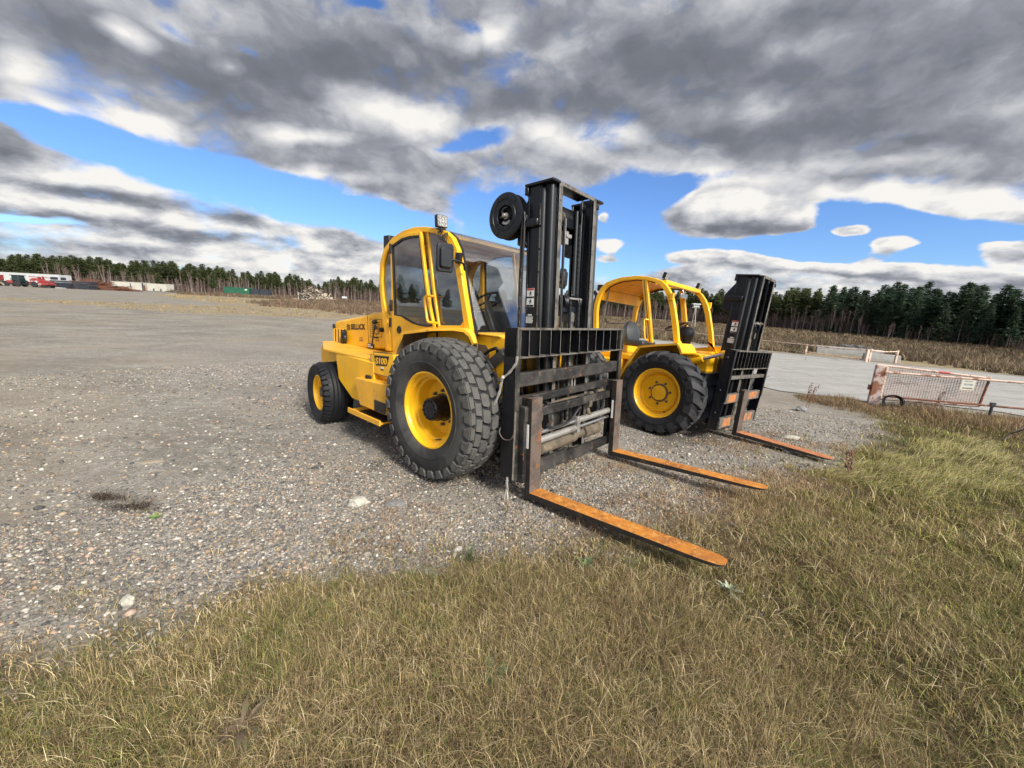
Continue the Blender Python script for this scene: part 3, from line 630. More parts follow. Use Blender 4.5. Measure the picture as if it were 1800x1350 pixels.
# fenders
FE = [(-.895,1.08,.66),(-.877,1.08,.746),(-.845,1.08,.918),(-.713,1.08,1.177),(-.590,1.08,1.338),(-.36,1.06,1.379),(-.19,1.02,1.408),(.0,.90,1.424),(.04,.81,1.411),(.075,.775,1.369),(.113,.757,1.29)]
def fender_sheet(s, dz, inset_=0., th=.010):
    m = MB(); k = len(FE); vs = []
    for x, y, z in FE:
        o = Vector((x+.25, 0, z-.75)).normalized()
        for t in (dz, dz-th):
            vs += [(x+o.x*t, s*(y-inset_), z+o.z*t), (x+o.x*t, s*.70, z+o.z*t)]
    fs = []
    for i in range(k-1):
        a = 4*i; fs += [(a,a+1,a+5,a+4),(a+2,a+6,a+7,a+3),(a,a+4,a+6,a+2),(a+1,a+3,a+7,a+5)]
    fs += [(0,2,3,1),(4*k-4,4*k-3,4*k-1,4*k-2)]
    return m.add(vs, fs)
for s in (-1, 1):
    o = fender_sheet(s, 0.).build('fender', M['yellow_worn'], A, bevel=.003)
    fender_sheet(s, -.014, .012, .006).build('fender_lining', M['yellow_under'], o)
    li = MB(); vs = []
    for x, y, z in FE:
        d = Vector((x+.25, 0, z-.75)).normalized()
        for t, q in ((.004,.004),(.004,-.008),(-.028,-.008),(-.028,.004)): vs.append((x+d.x*t, s*(y+q), z+d.z*t))
    k = len(FE); li.add(vs, [(4*i+j, 4*i+4+j, 4*i+4+(j+1) % 4, 4*i+(j+1) % 4) for i in range(k-1) for j in range(4)]+[(0,1,2,3),(4*k-1,4*k-2,4*k-3,4*k-4)]); li.build('fender_lip', M['yellow_worn'], o)
    w2 = MB(); w2.prism([(-.86,.68)]+[(x,z) for x, y, z in FE[1:]]+[(.113,.68)], s*.71, s*.70); w2.build('wheel_house', M['yellow_under'], o)
# cab
cab = MB()
for s in (-1, 1): cab.strip(ARO, ARI, s*.745, s*.665)
LOW = [(-1.30,1.04),(-1.425,1.425),(-1.40,1.470),(-1.371,1.467),(-1.345,1.47),(-1.30,1.06),(-1.2,1.04)]
for s in (-1, 1):
    cab.prism([(-1.30,1.04),(-1.435,1.42),(-1.475,1.497),(-1.371,1.460),(-1.350,2.27),(-1.43,2.235),(-1.425,2.26),(-1.28,2.31),(-1.305,2.26),(-1.250,1.475),(-1.2,1.04)], s*.735, s*.70)     # rear post
    cab.prism([(-.72,2.40),(-.675,2.40),(-.55,1.809),(-.445,1.415),(-.112,1.44),(-.04,1.53),(.02,1.36),(.02,1.08),(-.46,1.08),(-.46,1.36),(-.60,1.809)], s*.735, s*.70)  # front post and sill
cab.box(-1.28,-1.22,-.70,.70,2.28,2.32); cab.box(-.42,-.36,-.70,.70,2.295,2.33)
cab_o = cab.build('cab_frame', M['yellow'], A, bevel=.006)
rs = MB(); rs.sheet([(-1.585,2.085),(-1.50,2.24),(-1.325,2.348),(-1.114,2.410),(-.90,2.430)], -.66, .66, .02); rs.build('roof', M['yellow'], A)
gl = MB(); gl.sheet([(-.90,2.432),(-.722,2.422),(-.51,2.392),(-.369,2.350),(-.27,2.289),(-.19,2.180),(-.146,2.058),(-.065,1.76),(.060,1.36)], -.69, .69, .008)
gl.build('windscreen', M['glass_front'], A, smooth=60)
gs = MB()
for y in (-.69, .665): gs.sheet([(-.369,2.353),(-.27,2.292),(-.19,2.183),(-.146,2.061),(-.065,1.763),(.063,1.363)], y, y+.03, .012)
gs.box(.03,.065,-.69,.69,1.355,1.39); gs.build('windscreen_seal', M['rubber'], A)
QW = [(-1.425,2.232),(-1.360,2.25),(-1.371,1.467),(-1.482,1.500),(-1.53,1.693),(-1.552,1.872),(-1.521,2.092)]
SW = [(-.672,2.375),(-.55,2.36),(-.427,2.32),(-.345,2.259),(-.255,2.123),(-.06,1.499),(-.112,1.43),(-.45,1.405),(-.55,1.809)]
DW = [(-1.306,2.262),(-1.112,2.323),(-.96,2.337),(-.785,2.335),(-.682,1.874),(-.626,1.637),(-.524,1.403),(-.621,1.388),(-.74,1.391),(-.875,1.404),(-1.0,1.436),(-1.099,1.468),(-1.247,1.478)]
DO = [(-1.340,2.272),(-1.137,2.352),(-.96,2.372),(-.76,2.370),(-.650,1.874),(-.590,1.639),(-.495,1.385),(-.495,1.20),(-1.0,1.06),(-1.275,1.06)]
def inset(poly, k):
    cx = sum(p[0] for p in poly)/len(poly); cz = sum(p[1] for p in poly)/len(poly)
    return [(cx+(x-cx)*k, cz+(z-cz)*k) for x, z in poly]
for s in (-1, 1):
    MB().prism(inset(QW, 1.02), s*.722, s*.716).build('quarter_window', M['glass_door'], A, smooth=0)
    MB().prism(SW, s*.722, s*.716).build('side_window', M['glass_door'], A, smooth=0)
    d = MB(); d.prism(DO, s*.762, s*.728, holes=[DW]); door = d.build('door', M['yellow'], A, bevel=.004)
    sl = MB(); sl.strip(DW+DW[:1], inset(DW, .965)+inset(DW, .965)[:1], s*.7635, s*.735); sl.build('window_seal', M['rubber'], door, smooth=0)
    MB().prism(inset(DW, .97), s*.750, s*.744).build('door_window', M['glass_door'], door, smooth=0)
    rl = MB(); rl.tube(curve_pts([(-.49,s*.765,1.712),(-.53,s*.80,1.712),(-.582,s*.815,1.700),(-.592,s*.815,1.662),(-.565,s*.815,1.55),(-.538,s*.815,1.462),(-.52,s*.80,1.444),(-.44,s*.765,1.441)], 28), .013, 10); rl.build('grab_rail', M['yellow'], door)
    hn = MB(); hn.box(-1.305,-1.275,s*.775-.015,s*.775+.015,1.52,1.65); hn.box(-1.297,-1.283,s*.79-.008,s*.79+.008,1.56,1.62); hn.build('door_handle', M['rubber'], door, bevel=.006)
    for z in (1.33, 2.17): MB().tube([(-1.322,s*.768,z), (-1.322,s*.768,z+.11)], .014, 10).build('door_hinge', M['rubber'], door)
    sm = MB(); sm.strip([(-.70,2.36),(-.60,1.85),(-.54,1.63),(-.465,1.40)], [(-.692,2.36),(-.592,1.85),(-.532,1.63),(-.457,1.40)], s*.7365, s*.733); sm.build('post_seam', M['yellow_under'], cab_o, smooth=0)
MB().lathe([(0,-.012),(.035,-.012),(.045,-.004),(.045,.004)], (-1.14,-.762,1.315), 'y', 20).build('door_lock', M['rubber'], door)
rw = MB(); rw.sheet([(-1.50,1.45),(-1.565,1.69),(-1.588,1.872),(-1.565,2.08),(-1.50,2.21)], -.66, .66, .006); rw.build('rear_window', M['glass_door'], A, smooth=60)
MB().box(-1.72,-1.60,-.62,-.50,2.26,2.42).build('rear_work_light', M['plastic'], A, bevel=.01)
work_light(A, -.40, -.76, 2.385, .115, yaw=R(-8), pitch=R(-6))
wl = MB()
for k in range(4): wl.tube(curve_pts([(-.44,-.74,2.37),(-.46+.02*k,-.77,2.33),(-.42+.03*k,-.775,2.27-.01*k),(-.38+.02*k,-.76,2.31),(-.36,-.73,2.34)]), .004, 6)
wl.build('light_wiring', M['rubber'], A)
work_light(A, -.42, .70, 2.36, .10, yaw=R(8))
# interior
it = MB(); it.box(-1.20,-.72,-.26,.26,1.36,1.48); it.prism([(-1.20,1.46),(-1.08,1.46),(-1.16,2.0),(-1.22,2.06),(-1.30,2.02)], -.25, .25); it.box(-1.1,-.8,-.2,.2,1.10,1.37); it.build('seat', M['seat'], A, bevel=.03)
dsb = MB(); dsb.prism([(-.34,1.1),(-.06,1.1),(.0,1.36),(-.12,1.60),(-.30,1.58)], -.35, .30); dsb.prism([(-.9,1.1),(-.3,1.1),(-.3,1.5),(-.9,1.52)], .42, .68); dsb.build('dashboard', M['plastic'], A, bevel=.02)
sw = MB(); c0 = Vector((-.46, -.02, 1.70)); nrm = Vector((-.55, 0, .83)).normalized(); u = Vector((0,1,0)); w = nrm.cross(u)
sw.tube([c0+(u*math.cos(a)+w*math.sin(a))*.19 for a in np.linspace(0, 2*PI, 33)], .014, 8); sw.tube([c0, c0-nrm*.25], .025, 8)
for a in (0, 2.1, 4.2): sw.tube([c0, c0+(u*math.cos(a)+w*math.sin(a))*.19], .012, 6)
sw.build('steering_wheel', M['rubber'], A)
lv = MB()
for k in range(4): lv.tube([(-.52+.0*k, .45+.05*k, 1.5), (-.56, .45+.05*k, 1.72)], .008, 6); lv.lathe([(0,-.02),(.018,-.01),(.018,.01),(0,.02)], (-.56,.45+.05*k,1.73), 'z', 10)
lv.build('control_levers', M['rubber'], A)
ht = MB(); ht.box(-.25,-.17,.575,.66,1.36,2.17); ht.box(-.5,-.2,.575,.66,2.12,2.18); ht.build('inner_window_jamb', M['rubber'], A)
# mirror
for s in (-1, 1):
    m_ = MB(); T = Matrix.Translation((-.09, s*.97, 2.055)) @ Matrix.Rotation(R(12)*s, 4, 'Z')
    pr = [(y, z) for y, z in ((-.085,-.10),(-.07,-.128),(.07,-.128),(.085,-.10),(.085,.10),(.07,.128),(-.07,.128),(-.085,.10))]
    m_.prism(pr, -.02, .012, axis='x'); m_.prism(inset(pr, .7), .012, .04, axis='x')
    mo = m_.build('wing_mirror', M['plastic'], A, T=T, bevel=.01)
    MB().prism(inset(pr, .9), -.023, -.019, axis='x').build('mirror_glass', M['silver'], mo, T=T)
    a_ = MB(); a_.tube(curve_pts([(-.06,s*.97,2.04),(-.04,s*.88,2.04),(-.03,s*.80,2.02),(-.06,s*.75,1.97)]), .011, 8); a_.box(-.17,-.11,s*.76-.02,s*.76+.02,2.03,2.13); a_.build('mirror_arm', M['rubber'], mo)
# tilt cylinders and hoses
for s in (-1, 1):
    t = MB(); t.tube([(-.06,s*.69,.83), (.45,s*.67,1.235)], .052, 20); t.tube([(.45,s*.67,1.235), (.58,s*.50,1.36)], .028, 14, 1); t.lathe([(.03,-.04),(.06,-.03),(.06,.03),(.03,.04)], (.57,s*.5,1.35), 'y', 14)
    t.build('tilt_cylinder', [M['greyhose'], M['silver']], A)
    h = MB(); h.tube(curve_pts([(.10,s*.70,1.02),(.16,s*.71,1.13),(.26,s*.71,1.22),(.36,s*.71,1.265),(.38,s*.705,1.25),(.37,s*.69,1.20)]), .016, 8); h.tube(curve_pts([(.34,s*.68,1.12),(.36,s*.68,1.02),(.40,s*.67,.95),(.46,s*.64,.92)]), .006, 6); h.build('hydraulic_hose', M['rubber'], A)
cutw = MB(); cutw.prism([(-.05,1.27),(.16,1.27),(.21,1.22),(.22,1.12),(.16,.98),(-.05,.98)], -.636, -.629); cutw.build('nose_recess', M['yellow_under'], A, smooth=0)
# wheels
for s in (-1, 1):
    wheel(A, (0, s*1.035, .668), 'military', .668, .42, .352, s, spin=.31, dish=.24, hub='drum')
    wheel(A, (-2.30, s*1.065, .398), 'worn', .408, .36, .225, s, spin=.2, steer=-7, dish=.12, hub='plain', mats=('tyre_dark','tyre_dark'))
# mast
mastA = mast_assembly(A, TA, dict(top=2.775, w=.33, xr=.505, xf=.792, pulley=True, strip=True))
decal(mastA, TA, .527, -.4205, 1.85, .085, .172, 'warning'); decal(mastA, TA, .522, -.4205, 1.61, .085, .085, 'text')
# hose reel
rl = MB(); C = (.305, -.50, 2.515)
rl.lathe([(.098,-.010),(.094,-.006),(.092,.055),(0,.06)], C, 'y', 48, caps=False)
rl.lathe([(.098,-.010),(.125,-.010),(.130,-.004),(.150,-.004),(.154,-.010),(.196,-.010),(.207,-.004),(.207,.006),(.160,.012),(.160,.075),(.207,.080),(.207,.092),(.19,.095),(.08,.095)], C, 'y', 64, caps=False); rl.lathe([(0,.096),(.10,.096)], C, 'y', 32, caps=False)
for k in range(9):
    a = k*2*PI/9; rl.bar((C[0]+.155*math.cos(a),C[1]-.0115,C[2]+.155*math.sin(a)), (C[0]+.196*math.cos(a),C[1]-.0115,C[2]+.196*math.sin(a)), .006, .004); a += .35; rl.bar((C[0]+.10*math.cos(a),C[1]-.0115,C[2]+.10*math.sin(a)), (C[0]+.124*math.cos(a),C[1]-.0115,C[2]+.124*math.sin(a)), .006, .004)
reel = rl.build('hose_reel', M['plastic'], A, T=TA, smooth=30)
hb = MB(); hb.lathe([(0,-.035),(.014,-.035),(.019,-.03),(.019,.0),(.03,.002),(.03,.02)], C, 'y', 16)
hb.build('reel_axle', M['steel_light'], reel, T=TA)
hb = MB(); hb.tube(curve_pts([(C[0]-.012,C[1]+.004,C[2]+.01),(C[0]-.04,C[1]-.004,C[2]+.035),(C[0]-.02,C[1]-.004,C[2]+.065),(C[0]+.02,C[1]+.006,C[2]+.078)]), .009, 8); hb.bar((C[0],C[1]+.0,C[2]), (C[0]-.07,C[1]+.004,C[2]-.005), .012, .018)
for k in range(5):
    a = k*1.256+.3; hb.lathe([(0,-.006),(.007,-.005),(.007,.004)], (C[0]+.06*math.cos(a),C[1]+.02,C[2]+.06*math.sin(a)), 'y', 8)
hb.build('reel_fitting', M['channel'], reel, T=TA)
rd = MB(); aa = np.linspace(-2.3, -.75, 12); P1 = [(C[0]+.052*math.cos(a), C[2]+.052*math.sin(a)) for a in aa]; P2 = [(C[0]+.076*math.cos(a), C[2]+.076*math.sin(a)) for a in aa]; rd.strip(P1, P2, C[1]+.008, C[1]+.018); rd.build('reel_sticker', M['lens'], reel, T=TA, smooth=0)
rb = MB(); rb.box(.42,.53,-.46,-.42,2.42,2.50); rb.bar((.42,-.43,2.36),(.505,-.42,2.24),.015,.02); rb.box(.33,.52,-.415,-.402,2.45,2.58); rb.build('reel_bracket', M['black'], reel, T=TA, bevel=.003)
for k, dx in enumerate((0, .028)):
    h = MB(); h.tube(curve_pts([(.478+dx*.6,-.455,2.53),(.480+dx,-.462,2.40),(.470+dx,-.465,2.0),(.462+dx,-.465,1.5),(.468+dx,-.465,1.2),(.50+dx,-.45,.85),(.62+dx,-.40,.7)], 36), .011, 8); h.build('reel_hose', M['rubber'], reel, T=TA)
# carriage
cg = MB(); BW = .955
for s in (-1, 1):
    y0, y1 = sorted((s*BW, s*(BW-.018)))
    cg.prism([(.735,1.490),(.872,1.490),(.866,.9),(.848,.197),(.705,.192),(.715,.62)], y0, y1, mi=1)
    y0, y1 = sorted((s*BW, s*(BW-.05))); cg.box(.838,.874,y0,y1,.80,1.488,0)
    cg.box(.83,.905,*sorted((s*.875, s*.80)),.16,.835); cg.box(.80,.84,*sorted((s*.93, s*.74)),.17,.83)
cg.box(.86,.907,-.876,-.838,.17,.24); cg.box(.86,.915,-.876,-.83,.70,.83)
cg.box(.80,.862,-.94,.865,.998,1.115)                                             # upper cross bar
cg.box(.775,.835,-.945,.80,.835,.905)                                             # fork shaft
cg.box(.82,.872,-.74,.80,.703,.786)                                               # second bar
cg.prism([(-.76,.29),(-.70,.29),(-.15,.285),(-.12,.262),(.02,.262),(.06,.252),(.80,.236),(.80,.14),(.02,.14),(0,.155),(-.76,.155)], .815, .862, axis='x')
cg.box(.68,.70,-.60,.60,.25,.80); cg.box(.66,.72,-.36,-.30,.2,1.1); cg.box(.66,.72,.30,.36,.2,1.1)
for y in (-.42, .50):
    cg.prism([(.70,.28),(.83,.30),(.80,.45),(.86,.62),(.83,.80),(.72,.83)], y-.025, y+.025)
carr = cg.build('carriage', [M['black_worn'], M['black']], A, T=TA, bevel=.007)
gd = MB(); FM = {'xp': 1}
gd.box(.745,.880,-.955,.965,1.471,1.489,0,fm={'xp':1,'zt':1}); gd.box(.735,.880,-.938,.947,1.240,1.252,0,fm={'xp':1,'zt':1})
for y in (-.955,-.811,-.662,-.502,-.350,-.187,-.022,.142,.305,.466,.623,.789,.957): gd.box(.742,.8795,y,y+.008,1.252,1.471,0,fm={'xp':1})
gd.build('load_backrest', [M['black'], M['edge_worn']], A, T=TA, smooth=0)
for s in (-1, 1):
    ed = MB(); ed.prism([(.866,1.0),(.871,1.0),(.854,.20),(.848,.20)], s*BW+.0012*s, s*(BW-.0195)); ed.prism([(.863,.93),(.8745,1.485),(.8705,1.485),(.859,.93)], s*BW+.0012*s, s*(BW-.052))
    ed.build('scraped_plate_edge', M['edge_worn'], carr, T=TA, smooth=0)
ss = MB()
ss.tube([(.86,-.70,.552),(.86,.02,.552)], .017, 14, 1); ss.tube([(.86,.06,.552),(.86,.72,.552)], .033, 18, 0)
ss.tube([(.86,-.70,.478),(.86,.0,.478)], .033, 18, 0); ss.tube([(.86,.05,.478),(.86,.72,.478)], .017, 14, 1)
ss.box(.825,.895,.0,.055,.43,.60,0)
ss.build('sideshift_cylinder', [M['steel_light'], M['silver']], carr, T=TA, bevel=.003)
dr = MB(); dr.tube([(.765,-.74,.355),(.765,.12,.355)], .070, 24); dr.tube([(.765,.12,.355),(.765,.30,.355)], .05, 24); dr.tube([(.765,.30,.355),(.765,.62,.355)], .074, 24); dr.tube([(.77,-.7,.745),(.77,.72,.77)], .032, 14); dr.tube([(.80,-.1,.77),(.80,.30,.79)], .012, 8)
dr.build('carriage_ram', M['drum'], carr, T=TA)
for y0 in (-.66, .22):
    ey = MB(); ey.prism([(.83,.66),(.895,.665),(.90,.70),(.895,.735),(.83,.74)], y0, y0+.06); ey.tube(curve_pts([(.86,y0+.02,.66),(.87,y0+.03,.60),(.85,y0+.10,.565),(.82,y0+.12,.53)]), .024, 8); ey.build('ram_lug', M['drum'], carr, T=TA, bevel=.008)
hh = MB(); hh.tube(curve_pts([(.875,-.52,.62),(.89,-.45,.575),(.90,-.3,.575),(.905,-.15,.60),(.91,-.05,.675),(.90,.03,.70),(.88,.06,.66),(.87,.03,.58)]), .014, 8); hh.tube(curve_pts([(.83,-.5,.76),(.86,-.3,.745),(.86,.0,.75),(.84,.3,.80)]), .011, 8); hh.build('carriage_hose', M['rubber'], carr, T=TA)
hk = MB(); hk.tube(curve_pts([(.80,.005,.90),(.80,.005,.985),(.80,.03,1.005),(.80,.055,.985),(.80,.055,.90)]), .009, 8); hk.build('lifting_eye', M['steel_light'], carr, T=TA)
def fork(root, T, y0, w, x0, x1, zf, ztop, L, name='fork', tip=.35, shear=0., tops='fork_top'):
    """L-shaped fork: brown shank, rust-topped tapering blade"""
    f = MB()
    def Y(y, z): return y - shear*(z-.05)
    a = [(x0, Y(y0, z), z) for z in (zf-.055, ztop)]; n = 0
    vs = []; 
    for z in (zf-.055, zf, ztop):
        vs += [(x0, Y(y0,z), z), (x1, Y(y0,z), z), (x1, Y(y0+w,z), z), (x0, Y(y0+w,z), z)]
    fs = [(0,3,2,1),(8,9,10,11)]; mi = [1,0]
    for k in range(2):
        o = 4*k
        for j, (p, q) in enumerate(((0,1),(1,2),(2,3),(3,0))): fs.append((o+p,o+q,o+4+q,o+4+p)); mi.append({0:1,1:0,2:1,3:1}[j])
    for ff, m_ in zip(fs, mi): f.add(vs, [ff], m_)
    S_ = [(0,0,.055),(.25,0,.050),(.6,0,.040),(.85,0,.030),(.93,.02,.024),(.972,.07,.018),(.992,.16,.014),(1.0,.27,.011)]
    xs = []
    for t, nar, th in S_:
        x = x1+L*t; xs.append([(x, y0+w*nar, zf), (x, y0+w*(1-nar), zf), (x, y0+w*(1-nar), zf-th), (x, y0+w*nar, zf-th)])
    for k in range(len(xs)-1):
        p, q = xs[k], xs[k+1]
        f.add(p+q, [(0,1,5,4)], 2); f.add(p+q, [(1,2,6,5),(2,3,7,6),(3,0,4,7)], 1)
    f.add(xs[-1], [(0,1,2,3)], 2)
    o = f.build(name, [M['fork_shank'], M['fork_side'], M[tops]], root, T=T, smooth=25, bevel=.004)
    return o
for y0 in (-.836, .713):
    fk = fork(A, TA, y0, .146, .895, .951, .078, .905, 1.516)
    q = MB(); q.box(.905,.925,y0-.004 if y0 < 0 else y0-.004,y0+.001,.47,.68); q.build('chalk_mark', M['white'], fk, T=TA)
    q = MB(); q.box(.83,.895,y0+.01,y0+.136,.79,.905); q.box(.85,.897,y0+.01,y0+.136,.18,.28); q.build('fork_hook', M['fork_side'], fk, T=TA, bevel=.004)
# strap tied round the side plate and wire loop (things of their own)
def wpt(T, p, root=A): return root.matrix_world @ (T @ Vector(p))
def ribbon(name, pts, w, mat, T, root, twist=0.):
    mb = MB(); P = curve_pts(pts, 30); L_ = []; R_ = []
    for i, p in enumerate(P):
        t = (P[min(i+1, len(P)-1)]-P[max(0, i-1)]).normalized(); n_ = Vector((0,1,0)); s_ = t.cross(n_).normalized()*w/2*(1+.25*math.sin(i*1.3))
        L_.append(p+s_); R_.append(p-s_)
    for i in range(len(P)-1):
        a = [L_[i], R_[i], R_[i+1], L_[i+1]]; up = Vector((0,.006,0)); mb.add(a+[q+up for q in a], [(0,1,2,3),(7,6,5,4),(0,4,5,1),(1,5,6,2),(2,6,7,3),(3,7,4,0)])
    return mb
sb = ribbon('strap', [(.885,-.968,1.262),(.880,-.972,1.21),(.845,-.975,1.16),(.80,-.974,1.115),(.745,-.974,1.075),(.725,-.976,1.03),(.718,-.985,.96),(.700,-.995,.90),(.668,-1.0,.835)], .019, None, TA, A)
sb.tube([(.735,-.98,1.06),(.75,-.985,1.075),(.745,-.978,1.09)], .014, 8)
WA = A.matrix_world @ TA
so = MB(); so.v = [tuple(WA @ Vector(p)) for p in sb.v]; so.f = sb.f; so.m = sb.m
tag(so.build('webbing_strap', M['webbing'], smooth=40), 'frayed white strap knotted round the left edge plate of the near forklift carriage', 'strap')
wl_ = MB(); wl_.tube(curve_pts([(.857,-.945,.655),(.868,-.962,.62),(.84,-.966,.565),(.78,-.966,.545),(.735,-.968,.56),(.708,-.968,.60),(.70,-.94,.64)]), .0055, 8)
wo = MB(); wo.v = [tuple(WA @ Vector(p)) for p in wl_.v]; wo.f = wl_.f; wo.m = wl_.m
tag(wo.build('wire_loop', M['fork_shank']), 'loop of rusty wire sagging round the left edge plate of the near forklift carriage', 'wire')
rg = ribbon('r', [(.80,-.955,.215),(.80,-.965,.16),(.805,-.962,.11),(.80,-.96,.06)], .02, None, TA, A); rg.tube([(.80,-.958,.10),(.815,-.962,.03)], .007, 6); rg.tube([(.795,-.958,.11),(.78,-.965,.02)], .006, 6)
ro = MB(); ro.v = [tuple(WA @ Vector(p)) for p in rg.v]; ro.f = rg.f; ro.m = rg.m
tag(ro.build('rag', M['webbing']), 'scrap of dirty grey cloth hanging under the left edge plate of the near carriage', 'rag')

# ================================================================== forklift B: open cab
B = vehicle_root('rough_terrain_forklift', 'smaller yellow forklift with open unglazed cab, single fork and forward-leaning mast, behind the nearer one', 'forklift', 3.026, 6.434, -.202, -48.155, -3.582)
TB = tilt_matrix(2.225)
BRO = [(-1.60,1.05),(-1.66,1.33),(-1.69,1.50),(-1.728,1.755),(-1.735,1.92),(-1.705,2.06),(-1.64,2.20),(-1.54,2.298),(-1.40,2.35),(-1.247,2.386),(-.956,2.412),(-.766,2.398),(-.60,2.366),(-.48,2.328),(-.395,2.27),(-.316,2.180),(-.245,2.06),(-.20,1.95),(-.096,1.62),(-.040,1.40),(.02,1.22)]
BRI = [(-1.52,1.05),(-1.58,1.33),(-1.605,1.50),(-1.645,1.76),(-1.648,1.91),(-1.625,2.03),(-1.57,2.145),(-1.485,2.232),(-1.37,2.285),(-1.23,2.325),(-.95,2.352),(-.77,2.340),(-.62,2.308),(-.515,2.265),(-.445,2.21),(-.375,2.12),(-.315,2.00),(-.275,1.90),(-.180,1.60),(-.125,1.40),(-.115,1.22)]
bb_ = MB(); bb_.box(-1.9,.34,-.42,.42,.45,1.02); bb_.prism([(-.08,1.24),(.34,1.245),(.40,1.20),(.40,.86),(.2,.6),(-.08,.6)], -.58, .58); bb_.box(-1.55,0,-.66,.66,1.0,1.08)
bb_.build('chassis', M['yellow'], B, bevel=.012)
hB = MB(); hB.prism([(-1.62,1.0),(-1.62,1.42),(-1.9,1.43),(-2.6,1.28),(-2.78,1.22),(-2.82,.9),(-2.6,.85)], -.56, .56); hb2 = hB.build('engine_hood', M['yellow'], B, bevel=.03)
M['hood_gloss'] = mk('glossy_dark_hood_top', (.02,.03,.05), .12, 0, [((.2,.18,.15),6.,.6,.75,.4)])
MB().prism([(-1.66,1.428),(-1.90,1.438),(-2.5,1.308),(-2.5,1.300),(-1.9,1.43),(-1.66,1.42)], -.45, .45).build('hood_top_panel', M['hood_gloss'], hb2, smooth=0)
cwB = MB(); cwB.prism([(-2.9,.4),(-2.9,.95),(-2.2,1.0),(-1.0,1.0),(-1.0,.5),(-1.6,.5),(-2.0,.9),(-2.5,.9),(-2.6,.4)], -1.0, 1.0); cwB.build('counterweight', M['yellow'], B, bevel=.01)
axB = MB(); axB.tube([(0,-.9,.62),(0,.9,.62)], .12, 18); axB.box(-.2,.2,-.25,.25,.42,.82); axB.tube([(-2.2,-.9,.4),(-2.2,.9,.4)], .08, 14); axB.box(.18,.52,-.86,-.35,.30,.98); axB.box(.15,.54,-.9,-.35,.98,1.0); axB.box(.18,.52,.35,.86,.30,.98)
axB.build('axles', M['black'], B, bevel=.008)
FB = [(-.80,.62),(-.70,.83),(-.58,1.08),(-.46,1.275),(-.15,1.335),(.14,1.383),(.19,1.34),(.24,1.255)]
for s in (-1, 1):
    f = MB(); y0, y1 = sorted((s*1.12, s*.64)); f.sheet(FB, y0, y1, .012); o = f.build('fender', M['yellow'], B, bevel=.003)
    u = MB(); u.sheet([(x+(.014 if x < -.4 else 0)-(.014 if x > .15 else 0), z-.016) for x, z in FB], y0+.012, y1-.006, .006); u.build('fender_lining', M['yellow'], o)
    li = MB(); FI = [(x+.03 if x < -.4 else x-.02 if x > .15 else x, z-.03) for x, z in FB]; li.strip(FB, FI, s*1.126, s*1.116); li.build('fender_lip', M['yellow_worn'], o)
    w2 = MB(); w2.prism([(-.78,.65)]+FB[1:]+[(.3,.65)], s*.65, s*.64); w2.build('wheel_house', M['yellow'], o)
    wheel(B, (0, s*1.06, .622), 'lug', .632, .44, .360, s, spin=.15, dish=.155, hub='cap', mats=('tyre_dark','tread_dark'))
    wheel(B, (-2.15, s*.98, .40), 'lug', .415, .30, .225, s, spin=.4, dish=.10, hub='plain', mats=('tyre_dark','tread_dark'))
cb = MB()
for s in (-1, 1):
    cb.strip(BRO, BRI, s*.70, s*.635)
    y0, y1 = sorted((s*.695, s*.635))
    cb.prism([(-.838,2.37),(-.742,2.37),(-.475,1.335),(-.560,1.335)], y0, y1)
cb.box(-1.66,-1.60,-.64,.64,2.0,2.19); cb.box(-.50,-.42,-.64,.64,2.28,2.345); cb.box(-.10,.02,-.64,.64,1.20,1.27); cb.box(-1.6,-1.5,-.64,.64,1.0,1.42)
cb.prism([(-.11,1.42),(-.05,1.40),(.03,1.21),(.30,1.215),(.30,1.245),(.06,1.26)], -.66, -.60); cb.prism([(-.11,1.42),(-.05,1.40),(.03,1.21),(.30,1.215),(.30,1.245),(.06,1.26)], .60, .66)
cb.box(.02,.22,.60,.68,1.235,1.265)
cbo = cb.build('cab_frame', M['yellow'], B, bevel=.008)
for s in (-1, 1):
    sm = MB(); sm.prism([(-.798,2.34),(-.780,2.34),(-.512,1.345),(-.530,1.345)], s*.6965, s*.694); sm.build('pillar_groove', M['yellow_under'], cbo, smooth=0)
    rl = MB(); rl.tube(curve_pts([(-.60,s*.70,1.70),(-.625,s*.74,1.70),(-.645,s*.75,1.685),(-.625,s*.75,1.58),(-.585,s*.75,1.40),(-.555,s*.70,1.365)], 20), .012, 8); rl.build('grab_rail', M['yellow'], cbo)
    hg = MB()
    hg.box(-.285,-.225,s*.715-.02,s*.715+.02,2.02,2.13); hg.build('door_hinge', M['yellow'], cbo, bevel=.006)
rf = MB(); rf.sheet([(-1.62,2.19),(-1.54,2.272),(-1.40,2.325),(-1.247,2.36),(-1.0,2.385)], -.64, .64, .012)
for y0 in (-.60,-.36,-.12,.12,.36): rf.sheet([(-1.0,2.385),(-.956,2.388),(-.766,2.374),(-.60,2.342),(-.50,2.31)], y0, y0+.16, .012)
rf.build('roof', M['yellow_worn'], B)
rk = MB(); rk.tube([(-1.615,-.62,2.19),(-1.615,.62,2.19)], .014, 8)
for s in (-1, 1): rk.tube([(x, s*.63, z) for x, z in BRI[6:13]], .016, 8)
rk.build('roof_seal', M['rubber'], B)
sB = MB(); sB.box(-1.32,-.90,-.24,.24,1.22,1.34); sB.build('seat', M['seat'], B, bevel=.04)
sB = MB(); sB.lathe([(0,-.04),(.16,-.04),(.235,-.02),(.26,.02),(.24,.07),(.15,.10),(0,.11)], (0,0,0), 'x', 28)
sB.build('seat_back', M['seat'], B, T=Matrix.Translation((-1.33,0,1.44)) @ Matrix.Rotation(R(-14), 4, 'Y') @ Matrix.Diagonal((1,.95,.92,1)))
